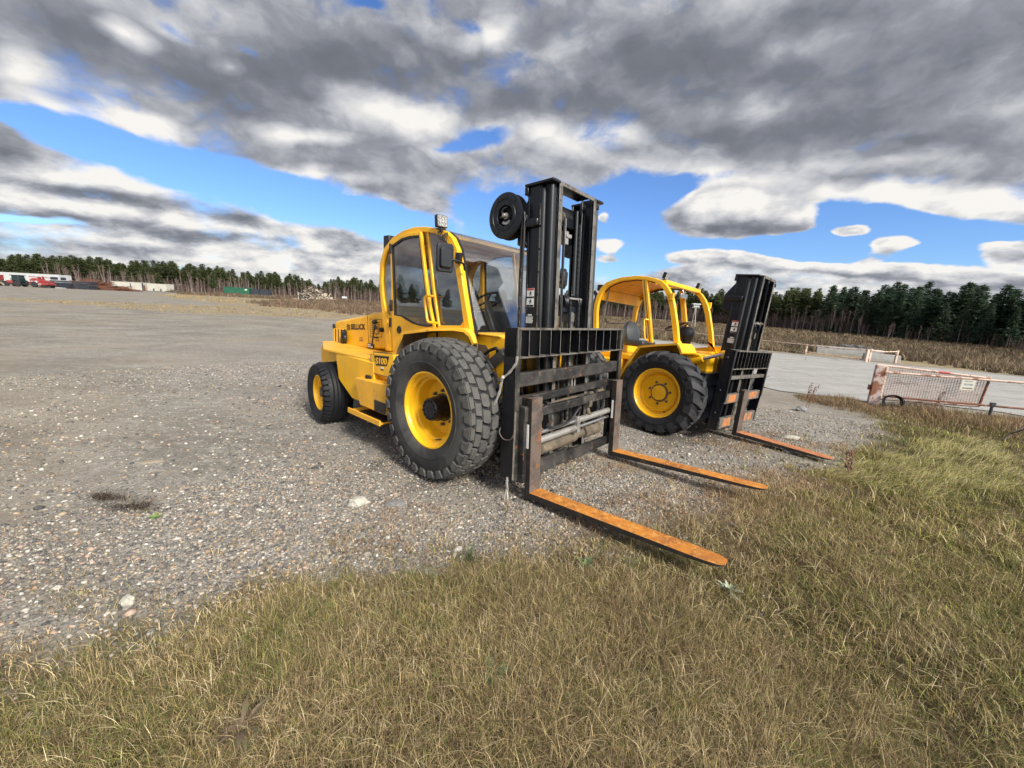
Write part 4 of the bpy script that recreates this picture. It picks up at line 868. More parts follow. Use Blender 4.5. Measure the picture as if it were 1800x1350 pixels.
cn = MB(); cn.lathe([(0,1.66),(.06,1.655),(.11,1.62),(.135,1.55),(.125,1.47),(.09,1.38),(.07,1.25),(.08,1.05)], (-.27,.02,0), 'z', 28); cn.build('steering_console', M['plastic'], B)
sw = MB(); c0 = Vector((-.44, -.02, 1.64)); nrm = Vector((-.42, 0, .90)).normalized(); u = Vector((0,1,0)); w = nrm.cross(u)
sw.tube([c0+(u*math.cos(a)+w*math.sin(a))*.185 for a in np.linspace(0, 2*PI, 33)], .015, 8); sw.tube([c0, c0-nrm*.30], .028, 8)
for a in (.4, 2.5, 4.6): sw.tube([c0, c0+(u*math.cos(a)+w*math.sin(a))*.185], .012, 6)
sw.build('steering_wheel', M['rubber'], B)
lv = MB()
for k in range(3): lv.tube([(-.52+.02*k, .40+.05*k, 1.25), (-.72+.02*k, .40+.05*k, 1.60)], .009, 6); lv.lathe([(0,-.05),(.016,-.04),(.018,.03),(0,.05)], (-.725+.02*k,.40+.05*k,1.61), 'z', 8)
lv.build('control_levers', M['steel_light'], B)
for s, x0, z0, x1, z1 in ((-1,-1.56,2.26,-1.64,1.45), (1,-1.47,2.2,-1.55,1.55)):
    g_ = MB(); g_.tube([(x0, s*.52, z0), (x1*.5+x0*.5, s*.52, z0*.5+z1*.5)], .013, 8); g_.tube([(x1*.5+x0*.5, s*.52, z0*.5+z1*.5), (x1, s*.52, z1)], .022, 8); g_.build('gas_strut', M['steel_light'], B)
wr = MB(); wr.tube(curve_pts([(-1.63,-.45,1.68),(-1.63,-.36,1.61),(-1.63,-.1,1.60),(-1.63,.2,1.62),(-1.63,.42,1.54),(-1.63,.5,1.48)]), .010, 6); wr.build('rear_cable', M['rubber'], B)
work_light(B, -.46, -.60, 2.36, .10, yaw=R(0), pitch=R(16)); work_light(B, -.44, .60, 2.35, .10, yaw=R(0), pitch=R(16))
MB().box(-1.80,-1.68,-.58,-.46,2.17,2.28).build('rear_work_light', M['plastic'], B, bevel=.01)
ex = MB(); ex.tube([(-1.85,-.50,1.4),(-1.85,-.50,2.02)], .045, 12); ex.tube(curve_pts([(-1.85,-.50,2.02),(-1.86,-.50,2.10),(-1.92,-.5,2.16)]), .035, 10); ex.build('exhaust_pipe', M['black_worn'], B)
mi_ = MB(); mi_.box(-.43,-.40,-.12,.12,2.12,2.20); mi_.tube([(-.42,0,2.2),(-.46,0,2.3)], .012, 6); mi_.build('inside_mirror', M['silver'], B, bevel=.01)
for s in (-1, 1):
    t = MB(); t.tube([(.02,s*.64,1.055),(.34,s*.63,1.185)], .050, 18); t.tube([(.34,s*.63,1.185),(.60,s*.60,1.285)], .026, 12, 1); t.lathe([(.03,-.04),(.06,-.03),(.06,.03),(.03,.04)], (.60,s*.58,1.285), 'y', 14); t.build('tilt_cylinder', [M['yellow'], M['silver']], B)
    h = MB(); h.tube(curve_pts([(.0,s*.5,1.07),(.08,s*.52,1.13),(.2,s*.52,1.19),(.26,s*.5,1.2)]), .013, 6); h.build('hydraulic_hose', M['rubber'], B)
mastB = mast_assembly(B, TB, dict(top=2.445, w=.27, xr=.43, xf=.755))
decal(mastB, TB, .505, -.3605, 1.775, .095, .178, 'warning'); decal(mastB, TB, .495, -.3605, 1.535, .095, .09, 'text')
hg = MB(); hg.tube(curve_pts([(.69,.02,1.78),(.72,.10,1.80),(.74,.2,1.78)]), .012, 6); hg.build('mast_hose', M['greyhose'], mastB, T=TB)
cg = MB(); BW = .815
for s in (-1, 1):
    y0, y1 = sorted((s*BW, s*(BW-.018))); cg.prism([(.655,1.372),(.802,1.366),(.790,.60),(.772,.205),(.640,.20),(.645,.75)], y0, y1)
    y0, y1 = sorted((s*BW, s*(BW-.055))); cg.box(.765,.80,y0,y1,.62,1.362)
    for z in (.45, .78, 1.25): cg.lathe([(0,-.012),(.022,-.010),(.024,0)] if s < 0 else [(.024,0),(.022,.010),(0,.012)], (.70, s*BW, z), 'y', 12)
cg.box(.735,.795,-.80,.70,.950,.998,1); cg.box(.62,.64,-.5,.5,.25,.9)
carrB = cg.build('carriage', [M['black'], M['edge_worn']], B, T=TB, bevel=.005)
for z0, z1 in ((.600,.735), (.235,.385)):
    for ya, yb in ((-.80,-.27), (.02,.66)):
        q = MB(); q.box(.745,.800,ya,yb,z0,z1); q.build('carriage_bar', M['edge_worn'], carrB, T=TB, bevel=.005)
        q2 = MB(); q2.box(.7995,.8015,ya+.10,yb-.14,z0+.015,z1-.01); q2.build('rust_patch', M['gold'], carrB, T=TB)
gd = MB(); gd.box(.66,.800,-.815,.83,1.350,1.366,0,fm={'xp':1,'zt':1}); gd.box(.66,.800,-.80,.80,1.095,1.107,0,fm={'xp':1,'zt':1})
for y in np.linspace(-.80,.80,12): gd.box(.675,.7995,y,y+.008,1.107,1.350,0,fm={'xp':1})
gd.build('load_backrest', [M['black'], M['edge_worn']], B, T=TB, smooth=0)
fork(B, TB, -.205, .215, .80, .862, .135, .785, 1.15, shear=.12, tops='fork_top_old')
# cloud banks and gaps: azimuth, elevation, half width, half height, slope, weight (radians)
CLOUD_COVER = [(-0.8449, 0.2417, 0.0477, 0.0152, -0.107, -0.7),
 (-0.7863, 0.227, 0.0739, 0.0254, -0.105, -0.8),
 (-0.6951, 0.2134, 0.1133, 0.0375, -0.06, -0.95),
 (-0.5756, 0.1973, 0.139, 0.0475, -0.05, -0.95),
 (-0.4422, 0.1806, 0.1649, 0.0512, -0.043, -0.95),
 (-0.2998, 0.162, 0.1374, 0.0419, -0.038, -0.9),
 (-0.1048, 0.3505, 0.0655, 0.023, 0.213, -0.75),
 (-0.1976, 0.3243, 0.0463, 0.0149, 0.102, -0.4),
 (-0.0603, 0.1742, 0.1101, 0.0881, 0.056, -0.95),
 (0.0171, 0.263, 0.081, 0.0466, 0.039, -0.3),
 (0.2309, 0.1832, 0.0779, 0.1227, 0.005, -1.0),
 (0.0995, 0.1557, 0.0958, 0.1277, 0.031, -0.8),
 (0.3002, 0.2415, 0.1109, 0.0517, -0.026, -0.75),
 (0.3695, 0.2589, 0.1055, 0.0256, 0.207, -0.6),
 (0.3516, 0.1707, 0.0966, 0.054, -0.012, -0.6),
 (0.6297, 0.1861, 0.0796, 0.0411, -0.076, -0.8),
 (0.6949, 0.1903, 0.0876, 0.0273, -0.095, -0.7),
 (0.7738, 0.1581, 0.1076, 0.0347, -0.196, -0.95),
 (0.8561, 0.1355, 0.0466, 0.0295, -0.083, -0.8),
 (0.6655, 0.1284, 0.0679, 0.0292, -0.04, -0.6),
 (0.5925, 0.1396, 0.1242, 0.0259, -0.095, -0.9),
 (0.8033, 0.1082, 0.1076, 0.0185, -0.114, -0.7),
 (0.2727, 0.0958, 0.1037, 0.0233, 0.023, -0.5),
 (-0.8793, 0.0876, 0.0511, 0.0086, 0.102, -0.5),
 (0.2814, 0.1341, 0.0767, 0.0252, 0.011, -0.5),
 (0.6981, 0.1291, 0.276, 0.0263, -0.088, -0.9),
 (0.4142, 0.1438, 0.15, 0.0239, -0.011, -0.6),
 (0.297, 0.1091, 0.1146, 0.0178, 0.017, -0.5),
 (0.8111, 0.1346, 0.1053, 0.0271, -0.142, -0.5),
 (-0.7319, 0.2222, 0.1538, 0.019, -0.069, -0.4),
 (-0.496, 0.1895, 0.2071, 0.0293, -0.03, -0.4),
 (-0.6736, 0.4106, 0.0323, 0.0127, -0.224, -0.3),
 (-0.557, 0.4256, 0.0337, 0.011, -0.038, -0.3),
 (-0.1293, 0.5343, 0.0446, 0.0157, 0.089, -0.38),
 (0.5858, 0.499, 0.1489, 0.044, -0.235, 0.45),
 (0.2475, 0.5023, 0.2134, 0.05, -0.072, 0.35),
 (-0.3745, 0.4686, 0.1349, 0.0328, 0.193, 0.2),
 (0.7583, 0.2714, 0.1048, 0.0274, -0.184, 0.5),
 (-0.3446, 0.5341, 0.0383, 0.0089, 0.189, -0.4),
 (-0.4071, 0.2077, 0.0698, 0.0112, 0.135, 0.2),
 (-0.8796, 0.187, 0.0345, 0.0221, 0.282, 0.4),
 (0.4127, 0.2349, 0.1001, 0.0362, 0.035, 1.0),
 (0.5182, 0.2073, 0.1146, 0.051, -0.151, 1.1),
 (0.3897, 0.1956, 0.0699, 0.0186, -0.029, 0.5),
 (0.6027, 0.1881, 0.0415, 0.0196, 0.238, 0.8),
 (0.4778, 0.1656, 0.0755, 0.0183, -0.032, 0.6),
 (0.676, 0.1629, 0.0354, 0.0179, 0.381, 1.5),
 (0.7247, 0.1326, 0.0455, 0.0224, 0.177, 2.3),
 (0.8569, 0.1168, 0.0576, 0.019, -0.184, 2.1),
 (0.7728, 0.1979, 0.0858, 0.023, -0.229, 0.7),
 (0.8458, 0.1729, 0.0617, 0.0217, -0.236, 0.7),
 (0.2085, 0.1457, 0.045, 0.0216, 0.017, 1.6),
 (0.2111, 0.1989, 0.0196, 0.0182, 0.005, 1.3),
 (0.4506, 0.127, 0.1355, 0.0177, -0.063, 1.0),
 (0.6884, 0.0929, 0.2758, 0.0156, -0.078, 0.9),
 (0.2183, 0.1139, 0.0531, 0.0116, 0.024, 0.9)]
CLOUD_LIGHT = [(-0.8253, 0.1669, 0.1032, 0.0195, 0.031, 0.55),
 (-0.6759, 0.1641, 0.1432, 0.0248, -0.107, 0.5),
 (-0.4995, 0.1304, 0.1251, 0.0212, -0.103, 0.4),
 (-0.8434, 0.1195, 0.0903, 0.0116, 0.056, 0.4),
 (-0.6805, 0.1161, 0.1398, 0.0136, -0.016, 0.35),
 (-0.4576, 0.0921, 0.146, 0.0133, 0.006, 0.3),
 (-0.818, 0.0715, 0.1436, 0.0103, 0.049, 0.3),
 (-0.5249, 0.0598, 0.2326, 0.013, 0.032, 0.3),
 (-0.809, 0.1471, 0.107, 0.0138, -0.018, -0.5),
 (-0.6352, 0.1424, 0.1555, 0.0183, -0.085, -0.5),
 (-0.8458, 0.1004, 0.0908, 0.0099, 0.06, -0.35),
 (-0.6653, 0.0979, 0.1709, 0.0117, 0.01, -0.35),
 (-0.7862, 0.0554, 0.1541, 0.0088, 0.029, -0.3),
 (-0.8124, 0.3539, 0.0958, 0.047, 0.092, -0.25),
 (-0.6655, 0.347, 0.1777, 0.0641, -0.03, -0.35),
 (-0.5225, 0.3944, 0.1521, 0.0455, 0.094, -0.25),
 (-0.3073, 0.4487, 0.2363, 0.0539, 0.16, -0.45),
 (-0.438, 0.4712, 0.1601, 0.0318, 0.224, -0.15),
 (-0.7303, 0.3837, 0.0335, 0.0208, -0.129, 0.8),
 (-0.8546, 0.2903, 0.0415, 0.0254, 0.035, 0.7),
 (-0.8252, 0.26, 0.0564, 0.0126, -0.01, 0.55),
 (-0.7267, 0.2683, 0.0625, 0.0203, -0.024, 0.7),
 (-0.5953, 0.3913, 0.0313, 0.0123, 0.277, 0.4),
 (-0.5197, 0.2987, 0.0461, 0.0174, 0.206, 0.6),
 (-0.4414, 0.3122, 0.0774, 0.0149, 0.182, 0.4),
 (-0.2968, 0.3751, 0.1389, 0.0393, -0.072, 0.5),
 (-0.3772, 0.3994, 0.1102, 0.0211, 0.04, 0.3),
 (-0.6379, 0.21, 0.0524, 0.011, 0.11, 0.4),
 (-0.4502, 0.2446, 0.1431, 0.0161, 0.111, 0.5),
 (-0.2108, 0.3714, 0.0759, 0.03, 0.112, 0.3),
 (-0.0952, 0.5226, 0.0668, 0.0276, 0.303, 0.5),
 (-0.0711, 0.4182, 0.0906, 0.0422, 0.064, -0.35),
 (0.3915, 0.4425, 0.4927, 0.1143, -0.12, -0.35),
 (0.0502, 0.3633, 0.1315, 0.029, -0.115, 0.5),
 (0.2044, 0.3679, 0.088, 0.0225, -0.029, 0.5),
 (0.4737, 0.3842, 0.0823, 0.035, -0.134, 0.4),
 (0.1127, 0.5164, 0.085, 0.0278, 0.102, 0.3),
 (0.6173, 0.4639, 0.1281, 0.0187, -0.001, 0.2),
 (0.7673, 0.2592, 0.0963, 0.0189, -0.177, 0.35),
 (0.5876, 0.3233, 0.1185, 0.0241, -0.15, 0.15),
 (0.4157, 0.2899, 0.1893, 0.0232, -0.075, 0.35),
 (0.4586, 0.3543, 0.179, 0.0308, -0.116, -0.2),
 (0.097, 0.4236, 0.2179, 0.0402, 0.001, -0.25),
 (0.6838, 0.3279, 0.1736, 0.0362, -0.194, -0.2),
 (0.6593, 0.2546, 0.1166, 0.019, -0.133, -0.2),
 (0.489, 0.2304, 0.1575, 0.0453, -0.068, 1.0),
 (0.4547, 0.1753, 0.1543, 0.0161, -0.033, -0.25),
 (0.2846, 0.2164, 0.0626, 0.0236, -0.015, -0.3),
 (0.7574, 0.2077, 0.1249, 0.0249, -0.231, 0.9),
 (0.8493, 0.1838, 0.0612, 0.0198, -0.249, 0.8),
 (0.6873, 0.0991, 0.2842, 0.0135, -0.083, 0.8),
 (0.6906, 0.0805, 0.2755, 0.0073, -0.069, -0.2),
 (0.8562, 0.1203, 0.0468, 0.0123, -0.065, 0.6),
 (0.4496, 0.134, 0.1342, 0.0142, -0.012, 0.6),
 (0.7158, 0.1184, 0.0376, 0.0062, 0.19, -0.2),
 (0.7276, 0.1373, 0.0437, 0.0162, 0.173, 0.7),
 (0.2121, 0.1495, 0.0449, 0.0202, 0.016, 0.9),
 (0.2107, 0.2025, 0.0209, 0.017, 0.004, 0.6),
 (0.6754, 0.1659, 0.0389, 0.0147, 0.26, 0.6),
 (0.6024, 0.1902, 0.0432, 0.0174, 0.236, 0.5)]
# ------------------------------------------------------------------ world, sun, camera
SUN_AZ, SUN_EL = R(142), R(36)          # from the right, a little behind the viewer
sun_dir = Vector((math.sin(SUN_AZ)*math.cos(SUN_EL), math.cos(SUN_AZ)*math.cos(SUN_EL), math.sin(SUN_EL)))
WS = .10
W_ = bpy.data.worlds.new('World'); SC.world = W_; W_.use_nodes = True; nt = W_.node_tree; nt.nodes.clear(); T = NT(nt)
out = nt.nodes.new('ShaderNodeOutputWorld'); bg = nt.nodes.new('ShaderNodeBackground'); bg.inputs[1].default_value = WS; T.l(bg.outputs[0], out.inputs[0])
sky = T.n('ShaderNodeTexSky', sky_type='NISHITA'); sky.sun_disc = False; sky.sun_elevation = SUN_EL; sky.sun_rotation = SUN_AZ; sky.air_density = 1.0; sky.dust_density = .3; sky.ozone_density = 2.5
tc = T.n('ShaderNodeTexCoord').outputs['Generated']
d = T.vmath('NORMALIZE', tc); sx = T.n('ShaderNodeSeparateXYZ'); T.l(d, sx.inputs[0]); X, Y, Z = sx.outputs
el = T.math('ARCSINE', Z); az = T.math('ARCTAN2', X, Y)
cx = T.n('ShaderNodeCombineXYZ'); T.l(az, cx.inputs[0]); T.l(el, cx.inputs[1]); AE = cx.outputs[0]
zz = T.math('MULTIPLY_ADD', T.math('MAXIMUM', Z, 0.), .72, .235)
cp = T.n('ShaderNodeCombineXYZ'); T.l(T.math('DIVIDE', X, zz), cp.inputs[0]); T.l(T.math('DIVIDE', Y, zz), cp.inputs[1]); Pl = cp.outputs[0]
warp = T.n('ShaderNodeTexNoise'); T.l(Pl, warp.inputs['Vector']); warp.inputs['Scale'].default_value = 2.2; warp.inputs['Detail'].default_value = 4
AEw = T.vmath('ADD', AE, T.vmath('MULTIPLY', T.vmath('SUBTRACT', warp.outputs['Color'], (.5,.5,.5)), (.10,.045,0)))
def blobs(lst, start):
    acc = start
    for a, e, rx, ry, rot, w in lst:
        m = T.n('ShaderNodeMapping', vector_type='TEXTURE'); T.l(AEw, m.inputs[0])
        m.inputs['Location'].default_value = (a, e, 0); m.inputs['Rotation'].default_value = (0, 0, rot); m.inputs['Scale'].default_value = (rx*1.25, ry*1.25, 1)
        g = T.n('ShaderNodeTexGradient', gradient_type='SPHERICAL'); T.l(m.outputs[0], g.inputs[0])
        acc = T.math('MULTIPLY_ADD', g.outputs['Fac'], w, acc)
    return acc
# beyond the right edge: broken bright cloud, as the near windscreen mirrors it
cov = blobs(CLOUD_COVER+[(1.55,.10,.35,.10,0,-.9),(1.25,.30,.22,.06,0,-.6)], .33)
lit = blobs(CLOUD_LIGHT+[(1.5,.30,.55,.32,0,1.0),(1.9,.5,.6,.4,0,.6)], 0.)
n1 = T.noise(Pl, 1.35, 7, .52, .10)
dd = T.vmath('MULTIPLY', d, (1., 1., 1.7))
fw_ = T.n('ShaderNodeTexNoise'); T.l(dd, fw_.inputs['Vector']); fw_.inputs['Scale'].default_value = 7.; fw_.inputs['Detail'].default_value = 4
Pw = T.vmath('ADD', dd, T.vmath('SCALE', T.vmath('SUBTRACT', fw_.outputs['Color'], (.5,.5,.5)), .09))
def puffs(vec, sc, det):     # rounded tops: folded noise
    f = T.math('ABSOLUTE', T.math('MULTIPLY_ADD', T.noise(vec, sc, det, .5), 2., -1.)); return T.math('SUBTRACT', 1., T.math('MULTIPLY', f, 2.2))
sh_ = tuple(sun_dir*.035+Vector((0,0,.03)))
p1 = puffs(Pw, 5.5, 5); p2 = puffs(T.vmath('ADD', Pw, sh_), 5.5, 4)
n2 = T.noise(T.vmath('ADD', Pl, (sun_dir.x*.14, sun_dir.y*.14+.06, 0)), 1.35, 5, .52, .10)
n3 = T.noise(Pw, 10.0, 9, .60, .1); n4 = T.noise(T.vmath('ADD', Pw, sh_), 10.0, 6, .60, .1)
val = T.math('ADD', cov, T.math('MULTIPLY_ADD', T.math('SUBTRACT', n1, .5), 1.25, T.math('MULTIPLY_ADD', T.math('SUBTRACT', p1, .6), .26, T.math('MULTIPLY', T.math('SUBTRACT', n3, .5), .62))))
dens = T.ramp(val, -.02, .32)
rel = T.math('ADD', T.math('MULTIPLY', T.math('SUBTRACT', n1, n2), .7), T.math('MULTIPLY_ADD', T.math('SUBTRACT', n3, n4), .55, T.math('MULTIPLY', T.math('SUBTRACT', p1, p2), .28)))
low = T.ramp(el, .26, .0)      # the decks seen edge-on near the horizon show their lit sides
thick = T.ramp(val, .10, .85)
br = T.math('ADD', T.math('ADD', rel, lit), T.math('MULTIPLY_ADD', T.math('SUBTRACT', n3, .5), .32, T.math('MULTIPLY', low, .24)))
n5 = T.noise(Pl, 3.6, 7, .6, .15); br = T.math('MULTIPLY_ADD', T.math('MULTIPLY', T.math('SUBTRACT', n5, .52), T.ramp(el, .30, .12)), 1.7, br)
br = T.math('SUBTRACT', br, T.math('MULTIPLY', thick, .34))
shade = T.math('ADD', br, .64, clamp=True)
cr = T.n('ShaderNodeValToRGB'); T.l(shade, cr.inputs[0]); E_ = cr.color_ramp.elements
E_[0].position = 0; E_[0].color = (.165,.177,.208,1); E_[1].position = 1; E_[1].color = (.95,.925,.885,1)
for p, c_ in ((.22,(.200,.214,.250)), (.45,(.315,.330,.375)), (.72,(.60,.612,.645))):
    e = cr.color_ramp.elements.new(p); e.color = (*c_, 1)
CG = 2**-1.2
cl = T.vmath('SCALE', cr.outputs[0], CG/WS)
sk = T.vmath('MULTIPLY', sky.outputs[0], (.40, .535, .76))
# glow added to the unseen cloud round the sun, behind the viewer, for soft light
cs = T.vmath('DOT_PRODUCT', d, tuple(sun_dir)); glow = T.math('MULTIPLY', T.math('POWER', T.ramp(cs, .25, 1.), 1.6), 2.6)
cl = T.vmath('SCALE', cl, T.math('ADD', glow, 1.))
mixed = T.mix(dens, sk, cl)
T.l(mixed, bg.inputs[0])
W_.cycles.sampling_method = 'MANUAL'; W_.cycles.sample_map_resolution = 512

sl = bpy.data.lights.new('sun', 'SUN'); sl.energy = 2.5; sl.angle = R(13); sl.color = (1., .93, .80)
so_ = bpy.data.objects.new('sun', sl); COL.objects.link(so_); so_.rotation_euler = sun_dir.to_track_quat('Z', 'Y').to_euler(); so_.location = (20, -10, 30)

cd = bpy.data.cameras.new('camera'); cd.sensor_width = 36; cd.lens = 36*683.455/1800; cd.clip_end = 6000; cd.clip_start = .05
cam = bpy.data.objects.new('camera', cd); COL.objects.link(cam)
pi_, ro_ = R(11.784), R(2.879)
fw = Vector((0, math.cos(pi_), -math.sin(pi_))); rt = Vector((1,0,0)); upv = rt.cross(fw)
r2 = rt*math.cos(ro_)+upv*math.sin(ro_); u2 = upv*math.cos(ro_)-rt*math.sin(ro_)
cam.matrix_world = Matrix(((r2.x,u2.x,-fw.x,0),(r2.y,u2.y,-fw.y,0),(r2.z,u2.z,-fw.z,1.7),(0,0,0,1)))
SC.camera = cam
SC.view_settings.view_transform = 'Standard'; SC.view_settings.look = 'None'; SC.view_settings.exposure = 1.2; SC.view_settings.gamma = 1.
SC.cycles.max_bounces = 6; SC.cycles.transparent_max_bounces = 16; SC.cycles.diffuse_bounces = 3; SC.cycles.glossy_bounces = 3; SC.cycles.use_adaptive_sampling = True; SC.cycles.adaptive_threshold = .02
SC.cycles.use_denoising = True

# ------------------------------------------------------------------ ground
def ground_material():
    m, nt, out = nmat('ground'); T = NT(nt); b = T.n('ShaderNodeBsdfPrincipled'); T.l(b.outputs[0], out.inputs[0]); b.inputs['Roughness'].default_value = .9; b.inputs['Specular IOR Level'].default_value = .2
    g = T.n('ShaderNodeNewGeometry').outputs['Position']
    a = T.n('ShaderNodeVertexColor', layer_name='Col'); sp = T.n('ShaderNodeSeparateColor'); T.l(a.outputs[0], sp.inputs[0]); gr, dry, near = sp.outputs
    flat = T.vmath('MULTIPLY', g, (1,1,.0))
    def stones(scale):
        dd, cc = T.voro(flat, scale); s2 = T.n('ShaderNodeSeparateColor'); T.l(cc, s2.inputs[0])
        r = T.n('ShaderNodeValToRGB'); T.l(s2.outputs[0], r.inputs[0]); r.color_ramp.interpolation = 'CONSTANT'; e = r.color_ramp.elements
        e[0].color = (.085,.09,.095,1); e[1].position = .93; e[1].color = (.55,.53,.50,1)
        for p, c in ((.18,(.16,.165,.17)), (.36,(.24,.235,.225)), (.52,(.33,.30,.27)), (.66,(.12,.125,.13)), (.76,(.36,.255,.20)), (.86,(.29,.22,.14))):
            q = r.color_ramp.elements.new(p); q.color = (*c, 1)
        return dd, r.outputs[0]
    d1, c1 = stones(52.); d2, c2 = stones(105.)
    big = T.noise(flat, .35, 6, .6); mid = T.noise(flat, 2.3, 6, .6, .5)
    soil = T.mix(T.noise(flat, 55., 5, .7), (.11,.095,.078), (.33,.295,.25))
    st = T.mix(T.ramp(T.noise(flat, 3.7, 4), .42, .6), c1, c2)
    gravel = T.mix(T.math('MULTIPLY', T.ramp(mid, .46, .72), .85), st, soil)
    # farther off the stones blend into streaky, compacted grey
    mp = T.n('ShaderNodeMapping'); T.l(flat, mp.inputs[0]); mp.inputs['Rotation'].default_value = (0,0,.5); mp.inputs['Scale'].default_value = (.30, 1.1, 1)
    streak = T.noise(mp.outputs[0], 1.0, 8, .68, .8)
    comp = T.mix(T.ramp(streak, .34, .66), (.165,.150,.128), (.33,.31,.27)); comp = T.mix(T.math('MULTIPLY', T.ramp(T.noise(flat, 24., 5, .75), .40, .62), .7), comp, (.09,.085,.078)); comp = T.mix(T.math('MULTIPLY', T.ramp(T.noise(flat, 7., 6, .85), .50, .60), .6), comp, (.42,.40,.36)); comp = T.mix(T.math('MULTIPLY', T.ramp(T.noise(flat, 1.6, 8, .8), .50, .62), .55), comp, (.13,.12,.105))
    gravel = T.mix(T.math('MULTIPLY', near, .85), comp, gravel); gravel = T.mix(T.math('MULTIPLY', T.ramp(T.noise(flat, .22, 5, .6, .8), .42, .62), .40), gravel, (.26,.215,.155)); gravel = T.mix(T.math('MULTIPLY', T.ramp(T.noise(flat, .45, 6, .65, .6), .45, .68), .42), gravel, (.125,.105,.082))
    soil_shade = T.n('ShaderNodeVertexColor', layer_name='Oil').outputs[0]
    so = T.n('ShaderNodeSeparateColor'); T.l(soil_shade, so.inputs[0])
    gravel = T.mix(T.math('MULTIPLY', so.outputs[0], .8), gravel, (.045,.036,.028)); forest = so.outputs[1]  # dark soil and painted contact shade go into the gravel colour
    thatch = T.mix(T.ramp(T.noise(flat, 9., 7, .7), .35, .65), (.030,.022,.013), (.105,.078,.042))
    thatch = T.mix(T.math('MULTIPLY', T.ramp(T.noise(flat, 1.3, 5), .45, .65), .6), thatch, (.115,.12,.045))
    c = T.mix(gr, gravel, thatch)
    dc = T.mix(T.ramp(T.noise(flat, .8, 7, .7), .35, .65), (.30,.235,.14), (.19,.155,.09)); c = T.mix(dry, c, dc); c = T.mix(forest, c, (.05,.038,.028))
    T.l(c, b.inputs['Base Color'])
    h = T.math('ADD', T.math('MULTIPLY', T.math('SUBTRACT', .6, d1), .9), T.math('MULTIPLY', T.noise(flat, 30., 5), .7))
    bp = T.n('ShaderNodeBump'); bp.inputs['Strength'].default_value = .55; bp.inputs['Distance'].default_value = .012; T.l(h, bp.inputs['Height']); T.l(bp.outputs[0], b.inputs['Normal'])
    return m
NR, NA = 300, 480
rad = np.concatenate([np.geomspace(.25, 400, NR-4), [700, 1300, 2500, 5000]]); ang = np.linspace(0, 2*PI, NA, endpoint=False)
rr, aa = np.meshgrid(rad, ang, indexing='ij'); gx = (rr*np.sin(aa)).ravel(); gy = (rr*np.cos(aa)).ravel(); gzv = zt(gx, gy)
V_ = np.stack([gx, gy, gzv], 1); V_ = np.vstack([V_, [[0,0,float(zt(np.array([0.]),np.array([0.]))[0])]]])
i = np.arange(NR-1)[:,None]; j = np.arange(NA)[None,:]; j2 = (j+1) % NA
Fq = np.stack([i*NA+j, i*NA+j2, (i+1)*NA+j2, (i+1)*NA+j], -1).reshape(-1,4)
Fc = np.stack([np.full(NA, len(V_)-1), (np.arange(NA)+1) % NA, np.arange(NA), np.arange(NA)], 1)
px_, py_ = V_[:,0], V_[:,1]; rad_ = np.hypot(px_, py_)
ga = smst(grass_amt(px_, py_)+(fbm(px_,py_,5.,21)-.5)*.5, -.25, .35)
tt = px_/np.maximum(py_, .1)
# dry grass: left strip, brush fields to the left and right, ground beyond the tarmac
LB = [(-70,84),(-42,62),(-24,44),(-14,38),(-6,44),(0,60),(10,120),(0,220),(-90,220),(-120,160)]
RB = [(1,40),(14,28.5),(20.5,24.5),(26,20.6),(46,9),(64,-5),(160,-20),(200,300),(-20,300),(-10,90)]
STR = [(-42,31),(-34,29.5),(-24,25.5),(-16,27),(-11,33),(-9,42),(-14,40),(-24,46),(-44,64),(-72,86),(-64,70),(-40,50),(-27,41),(-30,36),(-38,34)]
dry = np.maximum(smst(sdist(px_,py_,LB)+(fbm(px_,py_,.12,31)-.5)*14, -1, 3), smst(sdist(px_,py_,RB)+(fbm(px_,py_,.25,32)-.5)*2.4, -.4, 1.2))
dry = np.maximum(dry, .75*smst(sdist(px_,py_,STR)+(fbm(px_,py_,.3,33)-.5)*7, -1.2, 1.6))
dry = np.maximum(dry, smst(rad_, 180, 230)); dry[rad_ < 12] = 0
near = 1-.8*smst(rad_, 5., 26.)
near = near*(.55+.45*smst(fbm(px_,py_,.5,41), .35, .6))
# the drive on the left is packed earth rather than loose stone
near *= 1-.75*smst(sdist(px_,py_,[(-9,3),(-4.2,2.9),(-2.6,3.4),(-2.6,4.4),(-4,6.5),(-9,9)])+(fbm(px_,py_,.9,43)-.5)*1.6, -.3, .6)
soil_shade = np.zeros(len(V_))  # patches of dark soil, with contact shadow painted in under the forklifts
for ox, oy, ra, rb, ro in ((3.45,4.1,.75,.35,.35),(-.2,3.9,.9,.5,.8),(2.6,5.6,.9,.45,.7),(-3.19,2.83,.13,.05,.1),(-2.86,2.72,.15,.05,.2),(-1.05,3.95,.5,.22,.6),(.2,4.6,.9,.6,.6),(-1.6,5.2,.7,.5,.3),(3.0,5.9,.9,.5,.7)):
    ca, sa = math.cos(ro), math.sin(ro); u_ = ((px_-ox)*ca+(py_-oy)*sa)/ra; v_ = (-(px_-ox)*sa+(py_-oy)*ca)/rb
    soil_shade = np.maximum(soil_shade, smst(1.25-np.hypot(u_, v_)+(fbm(px_,py_,6.,51)-.5)*1.3, 0, .9)*(.7 if ra < .2 else .75))
M['ground'] = ground_material()
go = np_mesh('ground', V_, np.vstack([Fq, Fc[:, [0,1,2,2]]])[:len(Fq)], M['ground'], np.stack([ga, dry, near], 1), smooth=True)
